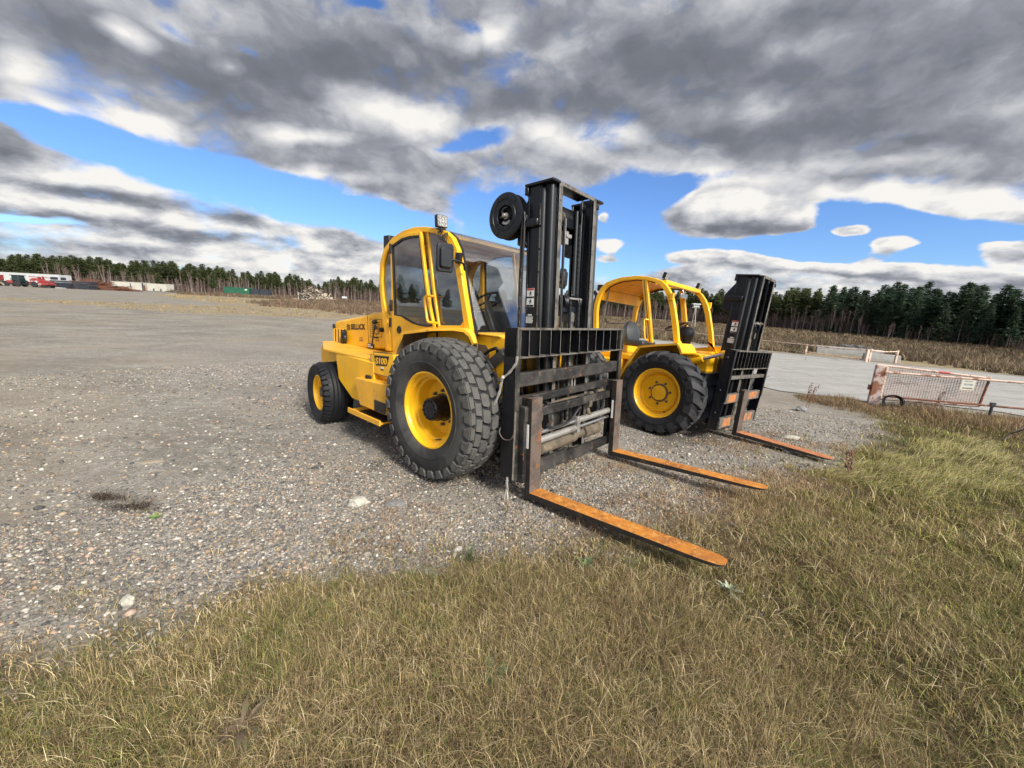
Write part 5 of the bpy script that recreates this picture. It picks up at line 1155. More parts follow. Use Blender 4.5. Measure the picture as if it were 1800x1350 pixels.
oa = go.data.color_attributes.new('Oil', 'FLOAT_COLOR', 'POINT'); oc = np.ones((len(V_), 4), np.float32); oc[:, 0] = soil_shade; tx_ = px_/np.maximum(py_, 1.); oc[:, 1] = np.where(py_ > 20, smst(py_-np.interp((tx_+1.301)/.0014341, [-200,0,200,350,480,545,560,670,800,1040,1160,1240,1360,1440,1560,1640,1800,1950], [112,112,116,124,146,152,122,118,150,190,185,170,135,112,88,76,60,50]), -12, -2), 0); oa.data.foreach_set('color', oc.ravel())
tag(go, kind='structure')
# tarmac apron: irregular outline, cut on a grid so that it follows the slope
pl = []
for k in range(len(ROAD)):
    a = Vector(ROAD[k]); b_ = Vector(ROAD[(k+1) % len(ROAD)]); n_ = max(2, int((b_-a).length/.35))
    for q in range(n_):
        p = a+(b_-a)*q/n_; nn = Vector((-(b_-a).y, (b_-a).x)).normalized(); s_ = min(1, p.length/14)
        pl.append(p+nn*((float(fbm(np.array([p.x]), np.array([p.y]), 1.1, 61)[0])-.5)*1.0*s_))
bm = bmesh.new(); vs = [bm.verts.new((p.x, p.y, 0)) for p in pl]; bm.faces.new(vs); bmesh.ops.triangulate(bm, faces=bm.faces[:])
for k in range(3, 62): 
    if k < 26 or k % 4 == 0: bmesh.ops.bisect_plane(bm, geom=bm.verts[:]+bm.edges[:]+bm.faces[:], plane_co=(k,0,0), plane_no=(1,0,0))
for k in range(-12, 37): bmesh.ops.bisect_plane(bm, geom=bm.verts[:]+bm.edges[:]+bm.faces[:], plane_co=(0,k,0), plane_no=(0,1,0))
xs = np.array([v.co.x for v in bm.verts]); ys = np.array([v.co.y for v in bm.verts]); zs = zt0(xs, ys)+.022
for v, z in zip(bm.verts, zs): v.co.z = z
me = bpy.data.meshes.new('road'); bm.to_mesh(me); bm.free()
def tarmac():
    m, nt, out = nmat('tarmac'); T = NT(nt); b = T.n('ShaderNodeBsdfPrincipled'); T.l(b.outputs[0], out.inputs[0]); b.inputs['Roughness'].default_value = .85; b.inputs['Specular IOR Level'].default_value = .3
    g = T.vmath('MULTIPLY', T.n('ShaderNodeNewGeometry').outputs['Position'], (1,1,0))
    mp = T.n('ShaderNodeMapping'); T.l(g, mp.inputs[0]); mp.inputs['Rotation'].default_value = (0,0,.54); mp.inputs['Scale'].default_value = (.4,1.2,1)
    c = T.mix(T.ramp(T.noise(mp.outputs[0], .9, 7, .65, .5), .3, .7), (.265,.26,.245), (.35,.342,.325))
    c = T.mix(T.math('MULTIPLY', T.ramp(T.noise(g, 30., 5, .8), .42, .66), .5), c, (.15,.147,.14)); c = T.mix(T.math('MULTIPLY', T.ramp(T.noise(g, 3., 7, .8), .50, .64), .45), c, (.44,.43,.41))
    c = T.mix(T.math('MULTIPLY', T.ramp(T.noise(mp.outputs[0], .33, 5, .6, 1.), .62, .70), .65), c, (.12,.12,.12))
    w = T.n('ShaderNodeTexVoronoi', feature='DISTANCE_TO_EDGE'); T.l(T.vmath('ADD', g, T.vmath('SCALE', T.n('ShaderNodeTexNoise').outputs['Color'], .0)), w.inputs['Vector']); w.inputs['Scale'].default_value = .28
    c = T.mix(T.math('MULTIPLY', T.math('LESS_THAN', w.outputs['Distance'], .006), .6), c, (.07,.07,.07))
    T.l(c, b.inputs['Base Color']); bp = T.n('ShaderNodeBump'); bp.inputs['Strength'].default_value = .3; bp.inputs['Distance'].default_value = .006; T.l(T.noise(g, 90., 3), bp.inputs['Height']); T.l(bp.outputs[0], b.inputs['Normal'])
    return m
M['tarmac'] = tarmac(); me.materials.append(M['tarmac'])
ro = bpy.data.objects.new('road', me); COL.objects.link(ro); tag(ro, kind='structure')
# ------------------------------------------------------------------ the yard and the things round it
def tg(px_t, D): return (px_t*D, D)     # point at tangent t (x/y) and depth D
M['cream'] = mk('cream_container_paint', (.44,.43,.385), .5, 0, [((.30,.25,.19),.6,.5,.7,.5), (RUST,2.5,.66,.72,.8)], .05, 8)
M['trailer_white'] = mk('trailer_white', (.46,.48,.49), .4, 0, [((.4,.4,.38),.5,.5,.75,.5)])
M['green_paint'] = mk('green_container_paint', (.018,.105,.06), .5, 0, [((.05,.12,.08),.7,.5,.7,.5)])
M['dark_steel'] = mk('dark_blue_steel', (.028,.036,.050), .5, 0, [((.07,.075,.08),1.5,.5,.7,.5)])
M['rusty'] = mk('rusty_steel', (.16,.062,.035), .8, 0, [((.08,.035,.025),2.,.45,.65,.8), ((.26,.12,.06),5.,.6,.72,.6)], .1, 20)
M['mach_red'] = mk('red_machine_paint', (.27,.042,.04), .45, 0, [((.6,.25,.22),2.,.55,.75,.4)])
M['dark_glass'] = mk('dark_cab_glass', (.02,.035,.035), .15)
M['grey_wood'] = mk('weathered_boards', (.30,.26,.21), .85, 0, [((.16,.13,.10),2.,.45,.6,.8)], .1, 20)
M['dark_wood'] = mk('dark_broken_wood', (.075,.058,.045), .9, 0, [((.16,.13,.10),2.,.55,.7,.7)], .1, 20)
M['pale_wood'] = mk('pale_split_timber', (.48,.42,.33), .85, 0, [((.28,.22,.16),3.,.5,.65,.7)], .1, 20)
M['concrete'] = mk('grey_concrete', (.30,.30,.295), .85, 0, [((.18,.18,.17),1.5,.5,.7,.7), ((.40,.39,.37),6.,.6,.7,.5)], .15, 20)
M['rail_paint'] = mk('flaking_pink_white_paint', (.62,.47,.385), .65, 0, [((.24,.08,.03),6.,.52,.60,.9), ((.34,.13,.055),18.,.60,.68,.8), ((.70,.62,.55),3.,.58,.7,.6)], .2, 40)
M['rail_rust'] = mk('rusted_pipe', (.20,.085,.055), .75, 0, [((.45,.31,.25),7.,.56,.64,.7), ((.09,.04,.03),3.,.5,.66,.7)], .2, 40)
M['post_paint'] = mk('faded_pink_post_paint', (.50,.40,.375), .7, 0, [((.22,.075,.03),4.,.47,.55,.95), ((.60,.52,.48),2.,.55,.7,.6)], .2, 30)
M['mesh_wire'] = mk('rusted_wire_mesh', (.44,.30,.25), .75, 0, [((.15,.08,.055),4.,.45,.65,.8)])
M['sign_white'] = mk('cream_sign_face', (.74,.73,.64), .5)
M['stone'] = mk('pale_fieldstone', (.40,.38,.32), .85, 0, [((.24,.24,.23),8.,.45,.65,.8), ((.50,.46,.36),20.,.55,.7,.6)], .3, 60)
M['stone_tan'] = mk('tan_fieldstone', (.27,.22,.16), .85, 0, [((.2,.19,.17),8.,.45,.65,.8)], .3, 60)
M['stone_dark'] = mk('grey_fieldstone', (.17,.175,.18), .85, 0, [((.28,.27,.25),9.,.5,.7,.7)], .3, 60)
M['stone_heap'] = mk('crushed_dark_stone', (.07,.072,.075), .9, 0, [((.16,.16,.155),6.,.5,.6,.8)], .4, 12)
M['tyre_far'] = mk('machine_tyre', (.02,.02,.022), .8)

def ribbed(mb, x0, x1, y0, y1, z0, z1, pitch=.28, dep=.05):
    """container body with corrugated long sides (local x along the length)"""
    mb.box(x0, x1, y0+dep, y1-dep, z0, z1)
    for s, y in ((-1, y0+dep), (1, y1-dep)):
        x = x0+.12
        while x < x1-.2:
            mb.prism([(x, y), (x+pitch*.15, y+s*dep), (x+pitch*.5, y+s*dep), (x+pitch*.65, y)], z0+.12, z1-.10, axis='z'); x += pitch
        mb.box(x0, x1, *sorted((y, y+s*(dep+.01))), z1-.10, z1+.01); mb.box(x0, x1, *sorted((y, y+s*(dep+.01))), z0-.01, z0+.12)
    for x in (x0, x1-.11): mb.box(x-.005, x+.115, y0-.005, y0+.11, z0-.02, z1+.02); mb.box(x-.005, x+.115, y1-.11, y1+.005, z0-.02, z1+.02)
def container(name, label, cat, mat, c0, c1, depth, h, group=None, doors=False):
    """long side from c0 to c1 (ground points), running away from the viewer by depth"""
    a = Vector((*c0, 0)); b = Vector((*c1, 0)); L = (b-a).length; rz = math.atan2(b.y-a.y, b.x-a.x)
    t = thing(name, label, cat, (a.x, a.y, gz(a.x, a.y)), rz, group)
    m = MB(); ribbed(m, 0, L, 0, depth, .12, h); m.build('body', mat, t, smooth=0)
    f = MB()
    for x in (0, L-.2): f.box(x, x+.2, .02, depth-.02, 0, .12)
    f.box(0, L, .05, .15, .0, .118); f.build('skid', M['dark_steel'], t, smooth=0)
    return t, L
t, L = container('storage_container', 'long cream container left of the dark gap, beside the rusty scrap', 'container', M['cream'], (-104.9, 103.0), (-97.0, 103.2), 2.4, 2.1, 'cream containers beyond the gravel')
d = MB(); d.box(4.55, 4.75, -.07, -.05, .3, 1.8).box(4.4, 5.2, -.07, -.05, .18, .30).box(4.75, 5.1, -.07, -.05, .8, .9); d.build('door_bar', M['dark_steel'], t, smooth=0)
d = MB(); d.box(7.55, 7.9, -.08, -.0501, .05, 2.0); d.build('end_post', M['dark_steel'], t, smooth=0)
t, L = container('storage_container', 'shorter cream container with two dark marks low on its side, right of the dark gap', 'container', M['cream'], (-96.1, 103.2), (-91.2, 103.4), 2.4, 2.0, 'cream containers beyond the gravel')
for x in (1.5, 3.3): MB().prism([(x,.2),(x+.3,.2),(x+.35,.5),(x+.15,.85),(x,.6)], -.075, -.052).build('dark_patch', M['dark_steel'], t, smooth=0)
rp = thing('steel_post', 'rusty steel post leaning in the gap between the cream containers', 'post', (-96.8, 103.0, gz(-96.8, 103.0)))
MB().bar((0,0,0), (.1,0,1.4), .3, .25).box(-.3,.4,-.15,.15,0,.12).build('post', M['rusty'], rp)
container('shipping_container', 'green ribbed shipping container with a small white mark, in front of the pines', 'container', M['green_paint'], (-87.0, 118.0), (-79.6, 118.3), 2.4, 2.15)
g_ = [o for o in COL.objects if o.name.startswith('shipping_container')][-1]
MB().box(6.1, 6.8, -.03, -.012, 1.4, 1.75).build('white_mark', M['white'], g_, smooth=0)
container('waste_skip', 'low black skip touching the right end of the green container', 'skip', M['dark_steel'], (-79.3, 118.4), (-76.9, 118.5), 2.2, 1.95)
container('waste_skip', 'low black skip standing last in the row right of the green container', 'skip', M['dark_steel'], (-76.7, 118.5), (-74.2, 118.7), 2.2, 1.8)
# white road trailer
tr = thing('road_trailer', 'long white box trailer behind the red farm machines', 'trailer', (-122, 86, 0), math.atan2(2.0, 20.6))
MB().box(0, 21, 0, 2.5, .95, 2.80).build('box_body', M['trailer_white'], tr, bevel=.03)
fr = MB(); fr.box(.5, 20.5, .4, 2.1, .72, .95); fr.box(16.6,16.8,.3,2.2,.1,.9); fr.build('underframe', M['dark_steel'], tr)
for x in (2.0, 3.2):
    for y in (.25, 2.25): MB().lathe([(.0,-.14),(.3,-.14),(.48,-.12),(.5,0),(.48,.12),(.3,.14),(0,.14)], (x,y,.5), 'y', 20).build('wheel', M['tyre_far'], tr)
def mwheel(root, x, y, r, w, name='wheel'):
    o = MB().lathe([(r*.55,-w/2),(r*.9,-w/2),(r,-w*.35),(r,w*.35),(r*.9,w/2),(r*.55,w/2)], (x,y,r), 'y', 22).build(name, M['tyre_far'], root)
    MB().lathe([(0,-w*.42),(r*.3,-w*.44),(r*.56,-w*.46),(r*.56,w*.46),(0,w*.42)], (x,y,r), 'y', 18).build('rim', M['mach_red'], o)
tc_ = thing('farm_tractor', 'red farm tractor with black cab parked before the white trailer', 'tractor', (-101.5, 80.3, 0), R(8))
b_ = MB(); b_.prism([(-1.5,.75),(-1.5,1.28),(-1.3,1.4),(.2,1.42),(.2,.7)], -.38, .38); b_.build('engine_cover', M['mach_red'], tc_, bevel=.04)
MB().box(-1.4,1.7,-.25,.25,.5,.8).build('chassis', M['dark_steel'], tc_)
c_ = MB(); c_.prism([(.15,.9),(.0,1.5),(.05,2.5),(1.3,2.55),(1.5,1.6),(1.45,.9)], -.75, .75); c_.build('cab', M['dark_glass'], tc_, bevel=.04)
MB().box(-.25,1.6,-.85,.85,2.52,2.66).build('cab_roof', M['dark_steel'], tc_, bevel=.04)
MB().tube([(-1.1,.3,1.4),(-1.1,.3,1.9)], .06, 8).build('exhaust_pipe', M['dark_steel'], tc_)
for y in (-.8,.8): mwheel(tc_, -1.05, y, .45, .3); mwheel(tc_, 1.05, y, .68, .42)
for y in (-.85,.85): MB().prism([(.4,1.2),(.7,1.5),(1.4,1.5),(1.75,1.2),(1.7,1.15),(1.4,1.42),(.7,1.42),(.45,1.15)], y-.2, y+.2).build('mudguard', M['dark_steel'], tc_)
im = thing('harvester', 'red harvester with pale spouts and red-hubbed wheel, right of the tractor', 'harvester', (-97.7, 81.2, 0), R(6))
b_ = MB(); b_.prism([(-1.2,.8),(-1.1,1.9),(-.4,2.15),(.5,2.0),(.7,1.3),(2.3,1.2),(2.6,.9),(2.4,.55),(-.8,.6)], -.9, .9); b_.build('body', M['mach_red'], im, bevel=.05)
b_ = MB(); b_.prism([(-.1,1.0),(-.2,1.3),(.2,1.6),(.45,1.5),(.5,1.1)], -.96, -.9); b_.prism([(.0,.8),(1.3,.9),(1.2,.75),(.1,.62)], -.97, -.9); b_.prism([(-.9,1.3),(-.4,1.35),(-.4,1.5),(-.9,1.45)], -.96, -.9); b_.build('pale_panel', M['trailer_white'], im)
b_ = MB(); b_.bar((-2.0,0,2.45),(2.6,-.2,2.32),.22,.16); b_.bar((.1,0,2.0),(.1,0,2.5),.5,.3); b_.bar((1.0,0,1.3),(.95,0,2.6),.2,.25); b_.build('spout', M['mach_red'], im)
b_ = MB(); b_.prism([(.75,1.35),(.75,1.75),(1.6,1.7),(2.4,1.5),(2.4,1.3)], -.8, .8); b_.bar((.9,-.9,.5),(2.7,-.9,.9),.2,.2); b_.bar((.9,.9,.5),(2.7,.9,.9),.2,.2); b_.build('pickup_frame', M['mach_red'], im, bevel=.03)
for y in (-1.0,1.0): mwheel(im, -.15, y, .66, .42); mwheel(im, 1.9, y, .35, .25)
for o in (tc_, im): o.scale = (.86,.86,.86)
sp = thing('seed_drill', 'red boxy seed drill on dark wheels, cut off by the left picture edge', 'farm machine', (-104.9, 79.4, 0), R(6))
b_ = MB(); b_.box(-2.0,1.5,-.9,.9,1.35,2.35).box(-2.0,1.5,-1.0,1.0,2.35,2.5); b_.build('hopper', M['mach_red'], sp, bevel=.05)
b_ = MB(); b_.box(-1.2,-.3,-.92,-.9,1.95,2.25).box(-.6,1.1,-.95,-.9,1.45,1.6); b_.build('pale_panel', M['trailer_white'], sp)
b_ = MB(); b_.prism([(-1.8,1.35),(-1.2,.7),(1.2,.7),(1.6,1.35)], -.7, .7); b_.bar((1.2,0,1.0),(2.3,0,.15),.25,.25); b_.build('chute', M['grey_wood'], sp)
b_ = MB(); b_.box(-1.9,1.2,-.8,.8,.5,.7); b_.bar((-1.9,-.5,.25),(1.8,-.5,.15),.1,.1); b_.build('toolbar', M['rusty'], sp)
for y in (-.95,.95): mwheel(sp, -1.0, y, .5, .3); mwheel(sp, .6, y, .42, .3)
# dark steel stock
sp.scale = (.86,.86,.86)
def steel_rack(label, x0, x1, y, h, rz):
    t = thing('steel_stack', label, 'steel stack', (x0, y, 0), rz, 'dark steel stock'); L = x1-x0; k = 0; z = .15
    while z < h:
        m = MB(); ext = random.uniform(-.2,.2)
        for q in range(4): m.box(ext, L+ext*.5, q*.5, q*.5+.38, z, z+.30)
        m.build('beam_layer', M['dark_steel'], t, smooth=0); z += .38; k += 1
    m = MB()
    for q in range(3): m.box(L*(.15+.35*q), L*(.15+.35*q)+.2, -.05, 2.1, 0, .15)
    m.build('bearer', M['rusty'], t, smooth=0); return t
s1 = steel_rack('stack of dark steel beams behind the green post, right of the red machines', -98.0, -94.6, 83.3, 1.45, R(3))
MB().box(.0,1.6,.2,1.7,1.7,2.25).build('dark_crate', M['dark_steel'], s1); MB().bar((2.0,0,1.65),(1.9,.1,2.75),.35,.12).build('white_plate', M['trailer_white'], s1)
steel_rack('lower stack of dark steel beams beside the rusty scrap heap', -94.3, -91.2, 84.3, 1.35, R(3))
gp = thing('green_post', 'thin green steel post in front of the dark steel stacks', 'post', (-97.0, 82.6, 0)); MB().box(-.12,.12,-.12,.12,0,1.5).box(-.25,.25,-.25,.25,0,.06).build('post', M['green_paint'], gp)
for x, y, w_, la in ((-98.2,81.2,1.4,'white board lying flat on the gravel below the red harvester'), (-95.6,82.0,1.3,'white board lying flat on the gravel before the dark steel stacks')):
    t = thing('white_board', la, 'board', (x, y, 0), .1); MB().prism([(0,0),(w_,.1),(w_*.95,.9),(.1,.8)], .03, .16, axis='z').build('board', M['trailer_white'], t)
def heap(name, label, cat, x, y, w, d, h, n, mats, parts, lean=.5, ln=(1.5,4.), th=(.06,.16), skew=0.):
    t = thing(name, label, cat, (x, y, gz(x, y))); rs = random.Random(len(label))
    for pn, mt, share, sel in parts:
        m = MB()
        for k in range(int(n*share)):
            u = rs.uniform(-1,1); v = rs.uniform(-1,1); hh = h*max(.04, (1-abs(u-skew)**1.2/(1+abs(skew)))*(1-v*v*.8))
            if sel and not sel(u): continue
            z = rs.uniform(.02, 1)*hh; a = rs.uniform(0, PI) if lean > .3 else rs.gauss(0, .18); l = rs.uniform(*ln)/2; e = rs.gauss(0, .35*lean)
            dx, dy, dz = math.cos(a)*l*math.cos(e), math.sin(a)*l*math.cos(e), math.sin(e)*l; c = Vector((u*w/2, v*d/2, z+.05)); q = Vector((dx,dy,dz)); zz = min(c.z-abs(dz), 0)
            m.bar(c-q-Vector((0,0,zz)), c+q-Vector((0,0,zz)), rs.uniform(*th), rs.uniform(*th)*.8)
        m.build(pn, mt, t, smooth=0)
    return t
heap('scrap_heap', 'long heap of rusty steel bars between dark steel and the cream container', 'scrap heap', -93.6, 89.0, 12, 3.5, 2.2, 260, None, [('rusty_bars', M['rusty'], .8, None), ('dark_bars', M['dark_wood'], .2, None)], lean=.25, ln=(2.5,6.), th=(.08,.2), skew=-.25)
heap('timber_heap', 'tall heap of broken dark and pale timber in the brown field', 'timber heap', -45.0, 89.0, 6.4, 4, 3.1, 420, None, [('dark_timber', M['dark_wood'], .55, lambda u: u < .35), ('grey_timber', M['grey_wood'], .5, None), ('pale_timber', M['pale_wood'], .55, lambda u: u > -.05)], lean=.9, ln=(.9,2.6), th=(.08,.26), skew=-.15)
t = thing('white_sheet', 'crumpled white sheet lying at the foot of the timber heap', 'sheet', (-46.3, 86.6, gz(-46.3, 86.6))); MB().prism([(-.6,0),(-.4,.35),(.0,.28),(.5,.42),(.9,.12),(.7,0)], -.3, .3).build('sheet', M['trailer_white'], t, bevel=.05)
heap('junk_pile', 'small dark junk pile right of the cream containers', 'junk pile', -89.0, 103.0, 2.6, 1.5, .75, 60, None, [('junk', M['dark_wood'], 1., None), ('pale_junk', M['grey_wood'], .3, None)], lean=.9, ln=(.6,1.6))
t = thing('pipe_bundle', 'low bundle of pale pipes lying right of the small junk pile', 'pipes', (-85.6, 104, gz(-85.6, 104))); m = MB()
for k in range(5): m.tube([(0,k*.2,.12+.03*(k % 2)),(3.6,k*.2+.2,.12)], .11, 8)
m.build('pipes', M['pale_wood'], t)
t = thing('water_tank', 'small white tank on legs among the birches right of the timber heap', 'tank', (-47.6, 110, gz(-47.6, 110))); MB().tube([(-.6,0,.75),(.6,0,.75)], .38, 16).build('tank', M['trailer_white'], t); MB().box(-.5,-.4,-.3,.3,0,.5).box(.4,.5,-.3,.3,0,.5).build('leg_frame', M['dark_steel'], t)
# floodlight tower in the far field
lt = thing('floodlight_tower', 'pale floodlight tower with white top, seen through the open cab', 'light tower', (31.6, 70, gz(31.6, 70)), .3)
m = MB(); m.bar((-.45,0,0), (-.1,0,3.6), .10, .10); m.bar((.45,.3,0), (.12,0,3.6), .10, .10); m.bar((0,-.5,0), (0,0,3.6), .10, .10)
for z in (1.2, 2.4): m.bar((-.33+z*.06,0,z), (.33-z*.06,.1,z+.3), .06, .06)
m.build('mast', M['steel_light'], lt)
MB().box(-.85,.85,-.25,.25,4.15,4.35).build('top_panel', M['trailer_white'], lt, bevel=.03)
for k in range(3): MB().box(-.6+.42*k,-.25+.42*k,-.2,.15,3.75,4.0).build('floodlight', M['trailer_white'], lt, bevel=.03)
MB().box(-.8,.8,-.1,.1,3.58,3.70).bar((0,0,3.6),(0,0,4.2),.1,.1).build('crossbar', M['steel_light'], lt)

# ---- rusty barrier gate by the tarmac
G0 = Vector((9.66, 10.04, 0)); GD = Vector((.89765, -.44071, 0)); grz = math.atan2(GD.y, GD.x)
gt_ = thing('barrier_gate', 'rusty pink-white pipe barrier with wire mesh panel beside the tarmac', 'gate', (G0.x, G0.y, gz(G0.x, G0.y)), grz)
def gzl(a): p = G0+GD*a; return gz(p.x, p.y)-gz(G0.x, G0.y)
m = MB(); m.box(-.20,.0,-.03,.10,-.15,1.07); m.build('end_post', M['post_paint'], gt_, bevel=.008)
m = MB(); m.tube([(.012,.0,-.1),(.012,.0,1.06)], .028, 12); m.build('hinge_pipe', M['rail_paint'], gt_)
m = MB(); m.tube([(-.19,.02,1.085),(.3,.02,1.075),(1.92,.02,1.0)], .028, 12); m.build('top_rail', M['rail_paint'], gt_)
MB().tube([(1.0,.02,1.0418),(1.20,.02,1.0325)], .0288, 12).build('red_band', M['red'], gt_)
m = MB(); m.tube([(.03,-.06,.925),(1.4,-.06,.955),(3.4,-.06,1.0),(7.5,-.06,1.05)], .026, 12); m.build('long_rail', M['rail_paint'], gt_)
m = MB(); m.tube([(.05,-.06,.30),(1.5,-.06,.345),(3.4,-.06,.40),(7.5,-.06,.42)], .024, 12); m.build('lower_rail', M['rail_rust'], gt_)
m = MB(); m.tube([(.03,.02,.19),(1.86,.02,.305)], .024, 12); m.build('panel_bottom_rail', M['rail_paint'], gt_)
m = MB(); m.tube([(1.90,.02,1.0),(1.86,.02,.31)], .026, 12); m.build('panel_end_pipe', M['rail_rust'], gt_)
m = MB()
def PL(a, k): return .19+(.305-.19)*(a-.03)/1.83+k*((1.06-.04*a)-(.19+.115*(a-.03)/1.83))
for k in range(1, 19):
    f = k/19; pts = []
    for q in range(0, 38): a = .03+1.84*q/37; pts.append((a, .02+.006*(-1)**(q+k), PL(a, f)))
    m.tube(pts, .0062, 5)
for q in range(1, 37):
    a = .03+1.84*q/37; m.tube([(a, .02+.006*(-1)**(q+k+1), PL(a, k/19)) for k in range(20)], .0062, 5)
m.build('wire_mesh', M['mesh_wire'], gt_)
s_ = MB(); y0 = -.095
z0, z1 = .672, .930
s_.prism([(1.405,z0),(1.632,z0+.018),(1.640,z1+.003),(1.404,z1)], y0, y0+.006, mi=0)
sg = s_.build('sign', [M['sign_white']], gt_, smooth=0)
ln = MB()
def sl(a, b, za, zb, mi=0): ln.prism([(1.405+.23*a, z0+.26*za+.01*a), (1.405+.23*b, z0+.26*za+.01*b), (1.405+.23*b, z0+.26*zb+.01*b), (1.405+.23*a, z0+.26*zb+.01*a)], y0-.002, y0, mi=mi)
for a, b in ((.2,.32),(.36,.45),(.5,.62),(.66,.8)): sl(a, b, .80, .87)
for r in range(2):
    for a, b in ((.18,.4),(.44,.56),(.6,.84)): sl(a, b, .46+.1*r, .51+.1*r, 1)
sl(.12,.88,.14,.24,2)
ln.build('sign_writing', [mk('grey_print', (.2,.2,.2), .6), mk('blue_print', (.10,.17,.26), .6), mk('brown_print', (.16,.13,.08), .6)], sg, smooth=0)
m = MB(); m.tube([(2.04,-.06,-.25),(2.04,-.06,.40)], .028, 10); m.box(2.00,2.08,-.10,-.02,.36,.44); m.build('support_post', M['dark_steel'], gt_)
m = MB(); m.box(-.26,-.20,.0,.06,.42,.55); m.build('latch', M['rusty'], gt_)
# coil of black cable
M_CZ = .20; ck = MB(); rs = random.Random(3)
for k in range(6):
    ph = rs.uniform(0, 6); ck.tube([(.235+(.185+.012*k-.03)*math.cos(a)*(1+.04*math.sin(3*a+ph)), -.12-.012*k, M_CZ+(.155+.008*k-.02)*math.sin(a)) for a in np.linspace(0, 2*PI, 29)], .009, 6)
co = bpy.data.objects.new('x', None)
ct = ck.build('cable_coil', M['rubber']); ct.location = (G0.x, G0.y, gz(G0.x, G0.y)); ct.rotation_euler = (0,0,grz); tag(ct, 'coil of black cable leaning on the end post of the rusty barrier', 'cable'); bpy.data.objects.remove(co)
# ---- pale rail fence across the tarmac
FP = [(12.6,38.6),(14.9,34.2),(17.1,30.0),(19.3,25.84),(20.85,22.85),(22.70,23.15)]
ft = thing('rail_fence', 'low pale rail fence with rusty posts across the tarmac', 'fence', (19.3, 25.84, gz(19.3, 25.84)))
o_ = Vector((19.3, 25.84, gz(19.3, 25.84)))
for k, p in enumerate(FP):
    z = gz(*p); hgt = .66 if k < 4 else .78; q = Vector((p[0], p[1], z))-o_
    m = MB(); m.box(q.x-.05, q.x+.05, q.y-.05, q.y+.05, q.z-.2, q.z+hgt)
    if k == 4: m.box(q.x-.22, q.x-.09, q.y-.05, q.y+.08, q.z-.2, q.z+.74)
    m.build('post', M['rail_paint'], ft, bevel=.005)
for k in range(len(FP)-1):
    a = Vector((*FP[k], gz(*FP[k])))-o_; b = Vector((*FP[k+1], gz(*FP[k+1])))-o_
    m = MB(); m.tube([a+Vector((0,-.06,.62 if k < 4 else .70)), (a+b)/2+Vector((0,-.06,.60 if k < 4 else .66)), b+Vector((0,-.06,.64 if k < 3 else .72))], .03, 8); m.build('rail', M['rail_paint'], ft)
    if k < 4: m = MB(); m.tube([a+Vector((0,-.06,.16)), b+Vector((0,-.06,.10))], .028, 8); m.build('rail', M['rail_paint'], ft)
# concrete blocks and a heap of stone
for x, y, l, w_, h, rz, la in ((23.6,27.6,3.6,.8,.52,-.55,'long grey concrete block behind the pale fence'), (23.0,24.4,1.7,.6,.42,-.45,'short grey concrete block at the end of the pale fence')):
    t = thing('concrete_block', la, 'block', (x, y, gz(x, y)), rz, 'concrete blocks by the fence'); MB().prism([(-w_/2,-.1),(w_/2,-.1),(w_/2,h*.3),(w_*.35,h),(-w_*.35,h),(-w_/2,h*.3)], -l/2, l/2, axis='x').build('block', M['concrete'], t, bevel=.02); MB().tube([(-.12,0,h-.02),(-.08,0,h+.07),(.08,0,h+.07),(.12,0,h-.02)], .012, 6).build('lifting_loop', M['rusty'], t)
def blob_stone(name, label, x, y, rx, ry, rz_, mat, sub=3, seed=0, rot=0., sink=.3, amp=.28, freq=1.6, cat='stone', group=None):
    bm = bmesh.new(); bmesh.ops.create_icosphere(bm, subdivisions=sub, radius=1.)
    for v in bm.verts:
        n_ = mnoise.noise(v.co*freq+Vector((seed*3.1,seed,0)))*amp+mnoise.noise(v.co*freq*2.7+Vector((seed,9,0)))*amp*.4
        c = v.co*(1+n_); q = 5.; v.co = Vector((round(c.x*q)/q*.35+c.x*.65, round(c.y*q)/q*.35+c.y*.65, round(c.z*q)/q*.35+c.z*.65))
        v.co = Vector((v.co.x*rx, v.co.y*ry, v.co.z*rz_))
    me = bpy.data.meshes.new(name); bm.to_mesh(me); bm.free(); me.materials.append(mat)
    o = bpy.data.objects.new(name, me); COL.objects.link(o); o.location = (x, y, gz(x, y)+rz_*(1-sink)-.01); o.rotation_euler = (0,0,rot)
    return tag(o, label, cat, group)
blob_stone('stone', 'largest pale angular stone lying on the gravel left of the near fork', -1.22, 2.93, .085, .055, .05, M['stone'], seed=4, rot=.5, sink=.35)
blob_stone('stone', 'flat grey stone sunk in the gravel just right of the pale angular stone', -.93, 2.98, .085, .06, .022, M['stone_dark'], seed=7, rot=.2, sink=.2)
blob_stone('stone', 'pale flat stone at the very edge of the grass on the left', -2.02, 1.80, .032, .04, .03, M['stone'], seed=9, rot=1., sink=.2)
blob_stone('stone', 'long flat tan stone half buried in gravel at the upper left of the foreground', -3.5, 3.55, .10, .045, .012, M['stone_tan'], seed=12, rot=.4, sink=.2)
blob_stone('stone', 'dark stone lying on the gravel below the dry red stalks', 6.7, 8.75, .13, .09, .07, M['stone_dark'], seed=15, rot=.3, sink=.3)
blob_stone('stone', 'white chipped stone lying right of the forked carriage of the far forklift', 3.95, 5.25, .09, .05, .05, M['stone'], seed=18, rot=.8, sink=.3)
blob_stone('stone', 'broad tan slab flush with the gravel near the far fork', 4.6, 6.1, .15, .08, .03, M['stone'], seed=21, rot=.1, sink=.3)
blob_stone('stone_heap', 'dark heap of crushed stone in the field behind the long concrete block', 29.5, 34.0, 1.4, 1.0, .34, M['stone_heap'], sub=4, seed=24, rot=-.3, sink=.6, amp=.35, freq=3., cat='stone heap')
